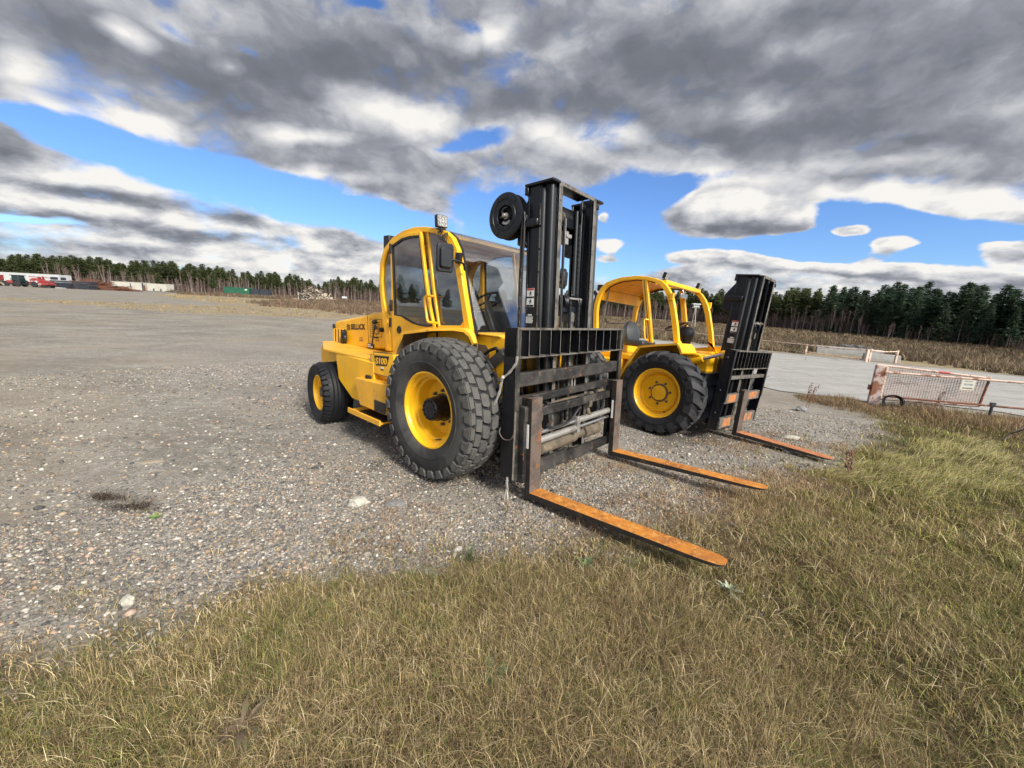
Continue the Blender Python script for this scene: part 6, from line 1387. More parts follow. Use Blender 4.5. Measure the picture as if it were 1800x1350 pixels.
# ------------------------------------------------------------------ trees
M['bark'] = mk('grey_brown_bark', (.05,.038,.03), .9, 0, [((.085,.068,.055),3.,.5,.7,.6)], .2, 20)
M['birch'] = mk('white_birch_bark', (.33,.305,.285), .75, 0, [((.10,.085,.08),2.5,.6,.68,.9), ((.33,.28,.26),6.,.5,.7,.6)], .1, 20)
M['twig'] = mk('purple_brown_twigs', (.15,.095,.088), .9)
M['needles'] = vcol_mat('needle_foliage', .7, spec=.2, trans=.42)
def frond_tris(base, dirs, L, W, cols, rs):
    """elongated needle sprays: two crossed thin triangles each"""
    n = len(base); up = rs.normal(0, 1, (n, 3)); up /= np.linalg.norm(up, axis=1)[:, None]
    side = np.cross(dirs, up); side /= np.maximum(np.linalg.norm(side, axis=1), 1e-6)[:, None]
    a = base+side*W[:, None]; b = base-side*W[:, None]; c = base+dirs*L[:, None]+rs.normal(0, .05, (n, 3)); d = base+dirs*(L*.55)[:, None]+np.cross(dirs, side)*W[:, None]*1.2
    V = np.stack([a, b, c, d], 1).reshape(-1, 3); F = (np.arange(n)[:, None]*4+np.array([[0,1,2]])); F2 = (np.arange(n)[:, None]*4+np.array([[0,3,2]]))
    return V, np.vstack([F, F2]), np.repeat(cols, 4, axis=0)
def conifer(kind, seed):
    """unit-height (1 m scaled later) tree: returns trunk MB and crown arrays; height 10"""
    rs = np.random.default_rng(seed); H = 10.; tb = MB()
    lean = rs.normal(0, .25, 2) if kind == 'pine' else rs.normal(0, .1, 2)
    axis = lambda z: np.array([lean[0]*(z/H)**2*1.2+.08*math.sin(z*.9+seed), lean[1]*(z/H)**2*1.2+.08*math.cos(z*.8+seed), z])
    tb.tube([tuple(axis(z)) for z in np.linspace(-.2, H*.97, 12)], .16 if kind == 'pine' else .15, 7, 0, .015)
    B, D, L, W, C = [], [], [], [], []
    z = H*(rs.uniform(.20, .36) if kind == 'pine' else rs.uniform(.05, .12))
    base = np.array([.110,.138,.062]) if kind == 'pine' else np.array([.078,.125,.082]); base = base*rs.uniform(.8, 1.2)+np.array([rs.uniform(-.004,.012),0,0])
    z0 = z
    while z < H*.985:
        f = (z-z0)/(H-z0)
        if kind == 'pine': rmax = 2.05*min(1, (f+.12)*2.6)**.6*(1-f)**.95*rs.uniform(.5, 1.25)+.08; nb = rs.integers(4, 7)
        else: rmax = (1.95*(1-f)**1.0+.06)*rs.uniform(.7, 1.2); nb = rs.integers(5, 8)
        a0 = rs.uniform(0, 6.28)
        for k in range(nb):
            a = a0+k*6.283/nb+rs.normal(0, .25); r = rmax*rs.uniform(.55, 1.12)
            o = axis(z); rise = rs.uniform(.05, .35) if kind == 'pine' else rs.uniform(-.28, .08)+f*.5
            tip = o+np.array([math.cos(a)*r, math.sin(a)*r, r*rise])
            if r > .5: tb.tube([tuple(o), tuple(o*.4+tip*.6)], .03, 4, 0, .01)
            m = max(5, int(r*(24 if kind == 'pine' else 22)))
            s = rs.uniform(.18 if kind == 'pine' else .10, 1.02, m)**.8
            p = o+(tip-o)*s[:, None]+rs.normal(0, .10, (m, 3))*np.array([1,1,.55])
            p[:, 2] -= (0 if kind == 'pine' else .10)*(s*r)**1.3
            dv = np.stack([math.cos(a)+rs.normal(0,.55,m), math.sin(a)+rs.normal(0,.55,m), rs.normal(.30 if kind == 'pine' else -.05,.40,m)], 1); dv /= np.linalg.norm(dv, axis=1)[:, None]
            B.append(p); D.append(dv); L.append(rs.uniform(.34,.78,m)*(1-.55*f)); W.append(rs.uniform(.07,.17,m)*(1-.4*f)); C.append(base*(rs.uniform(.6,1.45,(m,1)))*np.array([1,1,rs.uniform(.8,1.15)]))
        z += rs.uniform(.28, .48)*(1-.35*f)
    m = 10; p = axis(H*.95)+rs.normal(0,.05,(m,3)); dv = np.stack([rs.normal(0,.25,m), rs.normal(0,.25,m), np.ones(m)],1); B.append(p); D.append(dv); L.append(rs.uniform(.3,.7,m)); W.append(np.full(m,.05)); C.append(np.tile(base, (m,1)))
    return tb, frond_tris(np.vstack(B), np.vstack(D), np.concatenate(L), np.concatenate(W), np.vstack(C), rs)
def birch_mesh(seed):
    rs = np.random.default_rng(seed); tb = MB(); tw = MB(); ns = rs.integers(1, 4)
    for s in range(ns):
        a = rs.uniform(0, 6.28); sp = rs.uniform(.2, .9)*(s > 0)+rs.uniform(0, .35); h = rs.uniform(.7, 1.)*6
        P = [(math.cos(a)*(.12*s+sp*(t**1.3)), math.sin(a)*(.12*s+sp*(t**1.3)), h*t-.1+.0) for t in np.linspace(0, 1, 6)]
        tb.tube([(x+rs.normal(0,.03), y+rs.normal(0,.03), z) for x, y, z in P], .062*rs.uniform(.7,1.2), 5, 0, .014)
        for k in range(26):
            t = rs.uniform(.30, 1); i_ = min(4, int(t*5)); f = t*5-i_; o = Vector(P[i_]).lerp(Vector(P[i_+1]), f); b = rs.uniform(0, 6.28); l = rs.uniform(.5, 1.3)*(1.15-t*.6)
            tip = o+Vector((math.cos(b)*l*.55, math.sin(b)*l*.55, l)); tw.tube([tuple(o), tuple(o.lerp(tip,.5)+Vector((0,0,-.05))), tuple(tip)], .014, 3, 0, .006)
            for q in range(4):
                c = rs.uniform(.3, 1); o2 = o.lerp(tip, c); b2 = rs.uniform(0, 6.28); l2 = rs.uniform(.2,.6); tw.tube([tuple(o2), tuple(o2+Vector((math.cos(b2)*l2*.6, math.sin(b2)*l2*.6, l2*.7)))], .009, 3, 0, .004)
    return tb, tw
protos = {}
def tree_proto(kind, seed):
    if kind == 'birch':
        tb, tw = birch_mesh(seed); o = thing('birch_tree', 'x', 'tree'); tb.build('trunk', M['birch'], o, fix=False); tw.build('twigs', M['twig'], o, fix=False, smooth=0)
    else:
        tb, (V, F, C) = conifer(kind, seed); o = thing(kind+'_tree', 'x', 'tree'); tb.build('trunk', M['bark'], o, fix=False); np_mesh('crown', V, F, M['needles'], C, parent=o)
    return o
for kind, n in (('pine', 6), ('spruce', 6), ('birch', 7)): protos[kind] = [tree_proto(kind, 100+17*k+len(kind)) for k in range(n)]
used = set()
def place_tree(kind, x, y, h, label, group, rs, ws=1.):
    p = protos[kind][rs.integers(len(protos[kind]))]
    if p.name not in used: used.add(p.name); o = p
    else:
        o = p.copy(); COL.objects.link(o)
        for ch in p.children: c = ch.copy(); COL.objects.link(c); c.parent = o
    s = h/(6. if kind == 'birch' else 10.); w = s*ws*rs.uniform(.85, 1.2)
    o.location = (x, y, float(zt0(x, y))-.05); o.rotation_euler = (0, 0, rs.uniform(0, 6.28)); o.scale = (w, w, s); o['label'] = label; o['group'] = group
    return o
rs = np.random.default_rng(5)
def tanpx(px): return -1.301+.0014341*px
def interp(x, tab): return float(np.interp(x, [a for a, b in tab], [b for a, b in tab]))
def wood(kind, p0, p1, n, depth, hpx, jit, label, group, rows=1, rowgap=5., ws=1., hmul=1.):
    for r in range(rows):
        for k in range(n):
            px = p0+(p1-p0)*(k+.5+rs.uniform(-.42,.42))/n; t = tanpx(px); D = interp(px, depth)+r*rowgap+rs.uniform(-.4,.4)*rowgap
            x, y = t*D, D; g = float(zt0(x, y)); top = 1.7+interp(px, hpx)*D/730.; h = (top-g)*rs.uniform(1-jit, 1.03)*hmul
            place_tree(kind, x, y, h, label, group, rs, ws)
HL = [(-200,42),(0,44),(100,46),(200,43),(300,43),(340,42),(400,38),(440,33),(480,35),(540,28),(556,18),(575,26),(600,34),(660,28),(800,26),(1040,28),(1100,34),(1160,42),(1240,42),(1300,44),(1360,50),(1440,58),(1500,64),(1560,72),(1640,76),(1700,74),(1800,74),(1950,80)]
DL = [(-200,112),(0,112),(200,116),(350,124),(480,146),(545,152),(560,122),(670,118),(800,150),(1040,190),(1160,185),(1240,170),(1360,135),(1440,112),(1560,88),(1640,76),(1800,60),(1950,50)]
wood('pine', -40, 200, 17, DL, HL, .20, 'green pine in the row behind the white trailer and scrap heap', 'pines behind the scrap yard', 3, 5., 1.6)
wood('pine', 200, 390, 14, DL, HL, .20, 'green pine in the row behind the cream containers', 'pines behind the cream containers', 3, 5., 1.6)
wood('pine', 390, 556, 12, DL, HL, .22, 'green pine in the row behind the green container', 'pines behind the green container', 3, 6., 1.6)
wood('pine', 560, 672, 11, DL, HL, .30, 'small pine in the ragged row beyond the timber heap', 'pines beyond the timber heap', 3, 6., 1.45)
wood('pine', 690, 1030, 12, DL, HL, .2, 'distant pine hidden behind the near forklift', 'pines behind the near forklift', 1, 6., 1.3)
place_tree('pine', tanpx(374)*112, 112, 6.0, 'lone bushy olive pine standing before the birches, left of the green container', 'lone pines', rs, 1.45)
place_tree('pine', tanpx(279)*106, 106, 5.0, 'low olive pine at the right end of the cream containers', 'lone pines', rs, 1.3)
wood('pine', 1044, 1250, 13, DL, HL, .18, 'distant pine seen past the open cab of the far forklift', 'pines behind the open cab', 3, 7., 1.45)
wood('pine', 1250, 1440, 10, DL, HL, .14, 'dark pine above the birches right of the far mast', 'pines right of the far mast', 3, 5., 1.3)
wood('spruce', 1440, 1830, 15, DL, HL, .20, 'tall dark spruce in the dense stand at the right edge', 'spruces on the right', 3, 4.5, 1.5)
for px, h in ((1515,7.2),(1560,6.0),(1600,8.0),(1655,7.4),(1690,6.6),(1735,8.0),(1780,7.5)):
    D = interp(px, DL)-4.5; place_tree('spruce', tanpx(px)*D, D, h*D/72., 'lower spruce standing forward of the dense stand on the right', 'front spruces on the right', rs, 1.05)
def wood_mass():
    VV, FF, CC = [], [], []; o = 0; base = [conifer('pine', 900+k)[1] for k in range(3)]+[conifer('spruce', 950+k)[1] for k in range(2)]; pos = []
    for k in range(210):
        px = rs.uniform(-60, 1840) if k < 140 else rs.uniform(1040, 1840); D = interp(px, DL)+rs.uniform(16, 34); top = 1.7+interp(px, HL)*interp(px, DL)/730.
        pos.append((tanpx(px)*D, D, (top-float(zt0(tanpx(px)*D, D)))*rs.uniform(.8, .98), 3 if px > 1440 else 0))
    for k in range(60): a = R(rs.uniform(-150, -56)); d = rs.uniform(135, 175); pos.append((d*math.sin(a), d*math.cos(a), rs.uniform(9, 13), 0))
    for k in range(40): a = R(rs.uniform(55, 110)); d = rs.uniform(70, 110); pos.append((d*math.sin(a), d*math.cos(a), rs.uniform(9, 13), 3))
    for x, y, h, kd in pos:
        V, F, C = base[rs.integers(0, 3) if kd == 0 else rs.integers(3, 5)]; s = h/10; a = rs.uniform(0, 6.28); w = s*rs.uniform(1.15, 1.6)
        VV.append(np.stack([(V[:,0]*math.cos(a)-V[:,1]*math.sin(a))*w+x, (V[:,0]*math.sin(a)+V[:,1]*math.cos(a))*w+y, V[:,2]*s+float(zt0(x, y))], 1)); FF.append(F+o); CC.append(C*rs.uniform(.8,1.1)); o += len(V)
    tag(np_mesh('distant_wood', np.vstack(VV), np.vstack(FF), M['needles'], np.vstack(CC)), kind='stuff')
wood_mass()
def birches(p0, p1, n, off, hm, label, group, jit=.3):
    for k in range(n):
        px = p0+(p1-p0)*(k+.5+rs.uniform(-.5,.5))/n; D = interp(px, DL)-off+rs.uniform(-2,2); place_tree('birch', tanpx(px)*D, D, hm*rs.uniform(1-jit, 1+jit), label, group, rs, .8)
birches(85, 200, 16, 6, 5.2, 'bare white birch behind the rusty scrap heap', 'birches behind the scrap heap')
birches(200, 400, 32, 5, 4.9, 'bare white birch in the row beside the cream containers', 'birches beside the cream containers')
birches(400, 556, 26, 7, 5.2, 'bare white birch behind the green container and skips', 'birches behind the green container')
birches(570, 672, 18, 5, 4.4, 'bare white birch beyond the timber heap', 'birches beyond the timber heap')
birches(1044, 1250, 34, 8, 7.5, 'bare pale birch seen past the open cab of the far forklift', 'birches behind the open cab')
birches(1330, 1520, 34, 6, 5.6, 'bare white birch at the foot of the pines right of the far mast', 'birches right of the far mast')
birches(1520, 1640, 9, 7, 2.9, 'thin bare birch at the foot of the spruces', 'birches under the spruces')
D = interp(1690, DL)-7; o = place_tree('birch', tanpx(1690)*D, D, 4.6, 'single pale leaning birch in front of the dense spruces', 'lone birch', rs, .6)
if 'group' in o: del o['group']
for k, p in protos.items():
    for q in p:
        if q.name not in used:
            for ch in list(q.children): bpy.data.objects.remove(ch)
            bpy.data.objects.remove(q)

# ------------------------------------------------------------------ undergrowth, brush, grass
M['blade'] = vcol_mat('dry_grass_blades', .75, spec=.2, trans=.15)
M['pebble'] = vcol_mat('pebbles', .75, spec=.35, var=60.)
def blades(name, P, H, Wd, lean_dir, lean, C, mat=None, segs=3, curl=1.):
    """curved tapering grass blades; P (n,3) roots, C (n,3) colours (tip lighter)"""
    n = len(P); ts = np.linspace(0, 1, segs+1); V = []; Cc = []
    d = np.stack([np.cos(lean_dir), np.sin(lean_dir), np.zeros(n)], 1); sd = np.stack([-np.sin(lean_dir), np.cos(lean_dir), np.zeros(n)], 1); tw = rng.uniform(-1.2, 1.2, n)
    sd = sd*np.cos(tw)[:, None]+d*np.sin(tw)[:, None]
    for t in ts:
        c = P+d*(lean*H*(t**(1+curl)))[:, None]; c[:, 2] += H*t*(1-.45*np.clip(lean, 0, 1.3)*t)
        w = Wd*(1-t)**.7 if t < 1 else Wd*0
        V.append(c-sd*w[:, None]); 
        if t < 1: V.append(c+sd*w[:, None])
    k = 2*segs+1; V = np.stack(V, 1).reshape(-1, 3)
    f = []
    for s in range(segs-1): a = 2*s; f += [[a,a+1,a+3],[a,a+3,a+2]]
    a = 2*(segs-1); f.append([a,a+1,a+2])
    F = (np.arange(n)[:, None, None]*k+np.array(f)[None]).reshape(-1, 3)
    o = np_mesh(name, V, F, mat or M['blade'], np.repeat(C, k, axis=0)); return tag(o, kind='stuff')
def pick(cols, wts, n, var=.18):
    i = rng.choice(len(cols), n, p=np.array(wts)/sum(wts)); return np.array(cols)[i]*rng.uniform(1-var, 1+var, (n,1))
# thin saplings and scrub that fill the wood's edge
S_ = []
for p0, p1, n, off, h in ((-60,560,13000,3,3.9),(560,680,4200,3,3.4),(680,1040,1500,4,3.4),(1040,1340,9000,5,5.6),(1340,1530,6000,3,4.6),(1530,1840,3500,3,2.6)):
    px = rng.uniform(p0, p1, n); D = np.interp(px, [a for a, b in DL], [b for a, b in DL])-off+rng.uniform(-3, 14, n); S_.append(np.stack([tanpx(px)*D, D, np.full(n, h)], 1))
S_ = np.vstack(S_); P = np.stack([S_[:,0], S_[:,1], zt0(S_[:,0], S_[:,1])-.05], 1)
blades('undergrowth', P, S_[:,2]*rng.uniform(.35, 1.15, len(S_)), rng.uniform(.016,.06,len(S_)), rng.uniform(0,6.28,len(S_)), rng.uniform(.0,.22,len(S_)), pick([(.15,.098,.09),(.11,.08,.068),(.19,.15,.13),(.08,.064,.053)], [4,3,1.2,2], len(S_)), segs=2)
# brown brush fields
def scatter(poly, n, bbox):
    x = rng.uniform(bbox[0], bbox[1], n); y = rng.uniform(bbox[2], bbox[3], n); k = sdist(x, y, poly)+(fbm(x, y, .25, 32)-.5)*3 > 0; return x[k], y[k]
def brush(name, x, y, per, hh, cols, wts, wd):
    n = len(x); D = np.hypot(x, y); hs = hh*rng.uniform(.45, 1.25, n)*(.55+.9*fbm(x, y, .22, 71)); cc = pick(cols, wts, n, .2)*(.72+.6*fbm(x, y, .13, 73))[:, None]
    P = np.repeat(np.stack([x, y, zt0(x, y)-.02], 1), per, 0); m = len(P); P[:, :2] += rng.normal(0, .16, (m, 2))*np.repeat(hs, per)[:, None]*1.3
    w = np.maximum(wd, np.repeat(D, per)*.0007)*rng.uniform(.6, 1.3, m)
    return blades(name, P, np.repeat(hs, per)*rng.uniform(.5, 1.15, m), w, rng.uniform(0, 6.28, m), rng.uniform(.1, .75, m), np.repeat(cc, per, 0)*rng.uniform(.75, 1.3, (m,1)), segs=2)
BC = [(.205,.155,.098),(.150,.110,.074),(.110,.082,.060),(.27,.215,.14),(.105,.098,.056)]
x1, y1 = [], []
for n, r0, r1 in ((9000,22,48),(11000,40,85),(9000,75,150)):
    a = rng.uniform(R(-6), R(62), n); r = np.sqrt(rng.uniform(r0*r0, r1*r1, n)); x1.append(r*np.sin(a)); y1.append(r*np.cos(a))
x1 = np.concatenate(x1); y1 = np.concatenate(y1); k = (sdist(x1, y1, RB)+(fbm(x1, y1, .25, 32)-.5)*2 > .3) & ~((x1 > 19.5) & (x1 < 26) & (y1 < 29.2)); k &= rng.uniform(0, 1, len(x1)) < .35+1.1*fbm(x1, y1, .18, 75); k &= (y1 < np.interp((x1/y1+1.301)/.0014341, [a for a, b in DL], [b for a, b in DL]))
brush('dry_brush', x1[k], y1[k], 13, .62, BC, [4,4,3,2.5,2], .005)
x2, y2 = [], []
for n, r0, r1 in ((9000,40,85),(12000,75,165)):
    a = rng.uniform(R(-46), R(6), n); r = np.sqrt(rng.uniform(r0*r0, r1*r1, n)); x2.append(r*np.sin(a)); y2.append(r*np.cos(a))
x2 = np.concatenate(x2); y2 = np.concatenate(y2); k = (sdist(x2, y2, LB)+(fbm(x2, y2, .12, 31)-.5)*10 > 0); k &= (y2 < np.interp((x2/y2+1.301)/.0014341, [a for a, b in DL], [b for a, b in DL])); k &= ~((x2 < -38) & (y2 < 82) & (x2/y2 < -.52))
brush('dry_brush', x2[k], y2[k], 8, .60, [(.165,.115,.080),(.125,.086,.064),(.215,.16,.105),(.105,.088,.054)], [4,4,2,2], .006)
xs_, ys_ = scatter(STR, 5200, (-74,-8,24,88)); brush('dry_grass', xs_, ys_, 7, .16, [(.38,.28,.14),(.30,.22,.11),(.20,.19,.08)], [4,3,1.5], .004)
# tall weeds along the near edge of the tarmac, round the gate
n = 5200; t_ = rng.uniform(0, 1, n); EP = np.array([(8.0,10.6),(9.0,10.1),(9.9,9.75),(11.6,8.75),(13.4,7.85),(16.5,6.3)]); sgt = np.linspace(0, 1, len(EP))
ex = np.interp(t_, sgt, EP[:,0]); ey = np.interp(t_, sgt, EP[:,1]); o_ = np.abs(rng.normal(0, .75, n))*np.interp(t_, [0,.3,1],[.5,1,1.4])-.35; ex = ex-.44*o_; ey = ey-.9*o_
hs = rng.uniform(.10, .40, n)*np.interp(t_, [0,.2,.26,.36,.45,1],[.4,.7,.35,.4,.9,1.1])*(.5+fbm(ex, ey, 1.3, 77)); per = 7
P = np.repeat(np.stack([ex, ey, zt(ex, ey)-.01], 1), per, 0); m = len(P); P[:, :2] += rng.normal(0, .05, (m,2))
blades('edge_weeds', P, np.repeat(hs, per)*rng.uniform(.5,1.2,m), rng.uniform(.0025,.006,m), rng.uniform(0,6.28,m), rng.uniform(.1,.9,m), np.repeat(pick([(.27,.18,.105),(.19,.125,.085),(.36,.28,.17),(.19,.18,.07),(.40,.34,.13)], [4,4.5,3,1.2,.6], n), per, 0)*rng.uniform(.75,1.3,(m,1)), segs=3)
# foreground turf: tufts of bent, dry blades
def turf(name, n, r0, r1, a0, a1, per, hmin, hmax, wd, spread, thr=.05, segs=4):
    a = rng.uniform(R(a0), R(a1), n); r = np.sqrt(rng.uniform(r0*r0, r1*r1, n)); x = r*np.sin(a); y = r*np.cos(a)
    g = grass_amt(x, y)+(fbm(x, y, 5., 21)-.5)*.5; pr = np.where(g > .45, 1., np.where(g > thr, .75, np.where(g > -.22, .28, np.where(g > -.6, .09, np.where((g > -1.1) & (x > -.4), .045, .004)))))
    bare = fbm(x, y, 1.1, 81); pr = pr*np.where((bare > .60) & (x > 1.6), .45, 1.)
    pr = pr*(smst(np.hypot(x-3.6, (y-3.95)*1.6), .2, .75)*.85+.15)
    # keep the stony ground between the forks open
    k = rng.uniform(0, 1, n) < pr; k &= ~((sdist(x, y, ROAD) > .05)); x, y = x[k], y[k]; n = len(x)
    gr_ = fbm(x, y, .75, 91); gr2 = fbm(x, y, 2.6, 93); right = smst(x-.35*y, .6, 2.6)*smst(y, 1.3, 2.8)
    hs = (hmin+(hmax-hmin)*rng.uniform(0, 1, n)**1.6)*(.6+.8*gr2)*(1+.30*right)
    hs *= np.where(grass_amt(x, y) < .15, .62, 1.); fr_ = (grass_amt(x, y) < .1)
    cols = np.array([(.45,.345,.185),(.285,.205,.11),(.145,.10,.06),(.185,.185,.058),(.095,.135,.036),(.66,.555,.35),(.33,.305,.092)])
    green = np.clip((gr_-.42)*3.6+.40*right+(fbm(x, y, 3.3, 99)-.5)*1.2, 0, 1); brown = np.clip((gr2-.48)*3.0+np.exp(-((x-2.7)**2+(y-3.6)**2)/.5)*1.2, 0, 1)
    w = np.stack([.9-.3*green, .8-.2*green+.5*brown, .45+.9*brown, .35+1.15*green, .12+.75*green, .28*np.ones(n), .22+.65*green+.7*right], 1); w = np.clip(w, .02, None); w[:, 3:5] *= np.where(fr_, .25, 1.)[:, None]; w /= w.sum(1, keepdims=True)
    cw_ = np.cumsum(w, 1); i_ = (rng.uniform(0, 1, (n,1)) > cw_).sum(1).clip(0, 6); cc = cols[i_]*rng.uniform(.8,1.2,(n,1))
    td = fbm(x, y, .5, 95)*9+rng.normal(0, .9, n); P = np.repeat(np.stack([x, y, zt(x, y)-.006], 1), per, 0); m = len(P); P[:, :2] += rng.normal(0, spread, (m,2))
    i2 = (rng.uniform(0, 1, (m,1)) > np.repeat(cw_, per, 0)).sum(1).clip(0, 6); bc = np.where((rng.uniform(0,1,m) < .45)[:, None], cols[i2], np.repeat(cc, per, 0))*rng.uniform(.42,1.5,(m,1))
    ln_ = np.clip(rng.normal(.70, .45, m), .02, 1.6)
    return blades(name, P, np.repeat(hs, per)*rng.uniform(.55,1.25,m), wd*rng.uniform(.6,1.4,m), np.repeat(td, per)+rng.normal(0,1.6,m), ln_, bc, segs=segs)
turf('grass', 25000, .75, 2.3, -72, 72, 9, .04, .115, .0011, .020)
turf('grass', 22000, 2.3, 4.4, -62, 64, 8, .045, .12, .0017, .028)
turf('grass', 17000, 4.4, 8.0, -10, 66, 7, .06, .15, .0032, .04, segs=3)
turf('grass', 26000, 8.0, 22., 34, 72, 6, .05, .12, .0045, .06, segs=2)
# long flopping grass on the bank to the right of the fork tips
n = 5200; x = rng.uniform(3.5, 9.5, n); y = rng.uniform(3.3, 7.0, n); c_ = sdist(x, y, [(3.9,4.35),(4.6,4.75),(5.6,5.5),(7.4,6.7),(8.8,6.9),(7.5,5.3),(5.6,4.2),(4.3,3.8)])+(fbm(x, y, 1.3, 61)-.5)*1.1; k = (c_ > 0) & (rng.uniform(0,1,n) < .25+.75*smst(fbm(x, y, 2., 63), .4, .6)); x, y = x[k], y[k]; per = 9
P = np.repeat(np.stack([x, y, zt(x, y)-.01], 1), per, 0); m = len(P); P[:, :2] += rng.normal(0, .045, (m,2)); fl = np.repeat(-1.0+fbm(x, y, .7, 65)*1.6, per)+rng.normal(0,.45,m)
blades('long_grass', P, rng.uniform(.10,.24,m), rng.uniform(.0022,.0042,m), fl, np.clip(rng.normal(1.0,.3,m),.2,1.7), pick([(.46,.40,.18),(.36,.33,.115),(.22,.245,.07),(.60,.52,.31),(.25,.18,.10)], [3.5,3,2.6,1.2,1.8], m, .3), segs=4)
n = 900; x = rng.normal(2.55, .75, n); y = 3.35+.42*(x-2)+rng.normal(0, .26, n); k = (np.hypot(x-.0, y-4.4) > 1.5); x, y = x[k], y[k]; per = 8
P = np.repeat(np.stack([x, y, zt(x, y)-.01], 1), per, 0); m = len(P); P[:, :2] += rng.normal(0, .035, (m,2))
blades('dead_weeds', P, rng.uniform(.05,.17,m)*np.repeat(rng.uniform(.5,1.1,len(x)), per), rng.uniform(.0012,.0028,m), rng.uniform(0,6.28,m), np.clip(rng.normal(.8,.4,m),.05,1.7), pick([(.40,.28,.16),(.26,.165,.09),(.55,.43,.27),(.15,.095,.06)], [3,4,2,2], m))
for wx, wy in ((-3.19,2.83),(-2.86,2.72)):
    m = 260; P = np.stack([wx+rng.normal(0,.09,m), wy+rng.normal(0,.03,m), np.zeros(m)], 1); P[:,2] = zt(P[:,0], P[:,1])+.008
    blades('dead_weeds', P, rng.uniform(.03,.09,m), rng.uniform(.001,.0022,m), rng.uniform(0,6.28,m), rng.uniform(.9,1.8,m), pick([(.06,.042,.03),(.10,.07,.045),(.045,.035,.028)], [3,2,2], m))
# wisps of dead weed on the gravel
n = 5200; x = rng.uniform(-1.2, 5.5, n); y = rng.uniform(2.3, 6.5, n); k = (fbm(x, y, 1.6, 97) > .54) & (grass_amt(x, y) < .1) & (y < 3.1+.62*np.maximum(x, 0)+.6) & (np.hypot(x+.68, y-3.56) > .6); x, y = x[k], y[k]; per = 6
P = np.repeat(np.stack([x, y, zt(x, y)], 1), per, 0); m = len(P); P[:, :2] += rng.normal(0, .03, (m,2))
blades('dead_weeds', P, rng.uniform(.03,.11,m), rng.uniform(.0012,.0026,m), rng.uniform(0,6.28,m), rng.uniform(.2,1.3,m), pick([(.30,.19,.10),(.22,.12,.07),(.40,.30,.17)], [3,3,2], m))

# ------------------------------------------------------------------ loose stones
ico = bmesh.new(); bmesh.ops.create_icosphere(ico, subdivisions=1, radius=1.); IV = np.array([v.co[:] for v in ico.verts]); IF = np.array([[v.index for v in f.verts] for f in ico.faces]); ico.free()
def pebbles(name, x, y, s, cols):
    n = len(x); k = len(IV); sc = np.stack([s*rng.uniform(.75,1.35,n), s*rng.uniform(.6,1.1,n), s*rng.uniform(.38,.72,n)], 1)
    v = IV[None]*(1+rng.uniform(-.20,.20,(n,k,1)))*sc[:, None]; a = rng.uniform(0,6.28,n); tl = rng.normal(0,.25,n); ca, sa = np.cos(a)[:,None], np.sin(a)[:,None]; ct, st = np.cos(tl)[:,None], np.sin(tl)[:,None]
    y1 = v[:,:,1]*ct-v[:,:,2]*st; z1 = v[:,:,1]*st+v[:,:,2]*ct; X = v[:,:,0]*ca-y1*sa; Y = v[:,:,0]*sa+y1*ca
    V = np.stack([X+x[:,None], Y+y[:,None], z1+(zt(x,y)+sc[:,2]*.25)[:,None]], 2).reshape(-1,3); F = (np.arange(n)[:,None,None]*k+IF[None]).reshape(-1,3)
    return tag(np_mesh(name, V, F, M['pebble'], np.repeat(cols, k, 0), smooth=True), kind='stuff')
def stone_field(n, r0, r1, a0, a1, smin, smax):
    a = rng.uniform(R(a0), R(a1), n); r = np.sqrt(rng.uniform(r0*r0, r1*r1, n)); x = r*np.sin(a); y = r*np.cos(a)
    g = grass_amt(x, y); packed = smst(sdist(x, y, [(-9,3),(-4.2,2.9),(-2.6,3.4),(-2.6,4.4),(-4,6.5),(-9,9)])+(fbm(x,y,.9,43)-.5)*1.6, -.3, .6)
    pr = np.where(g < -.05, 1., np.where(g < .3, .35, .03))*(1-.5*packed)*(.45+.75*smst(fbm(x, y, 1.2, 45), .3, .6)); k = rng.uniform(0,1,n) < pr; k &= sdist(x, y, ROAD) < -.1
    x, y = x[k], y[k]; n = len(x); s = smin+(smax-smin)*rng.uniform(0,1,n)**3.2
    C = pick([(.10,.097,.093),(.158,.148,.135),(.245,.225,.19),(.35,.32,.275),(.52,.49,.44),(.37,.26,.20),(.32,.215,.115),(.065,.065,.069),(.32,.255,.175)], [4,4,4,3,1.4,1.8,1.0,2,1.6], n, .22)
    return x, y, s, C
pebbles('loose_stones', *stone_field(80000, 1.3, 4.2, -66, 42, .0042, .016))
pebbles('loose_stones', *stone_field(70000, 4.2, 11., -62, 62, .007, .021))
pebbles('loose_stones', *stone_field(1000, 1.6, 9., -62, 62, .018, .04))

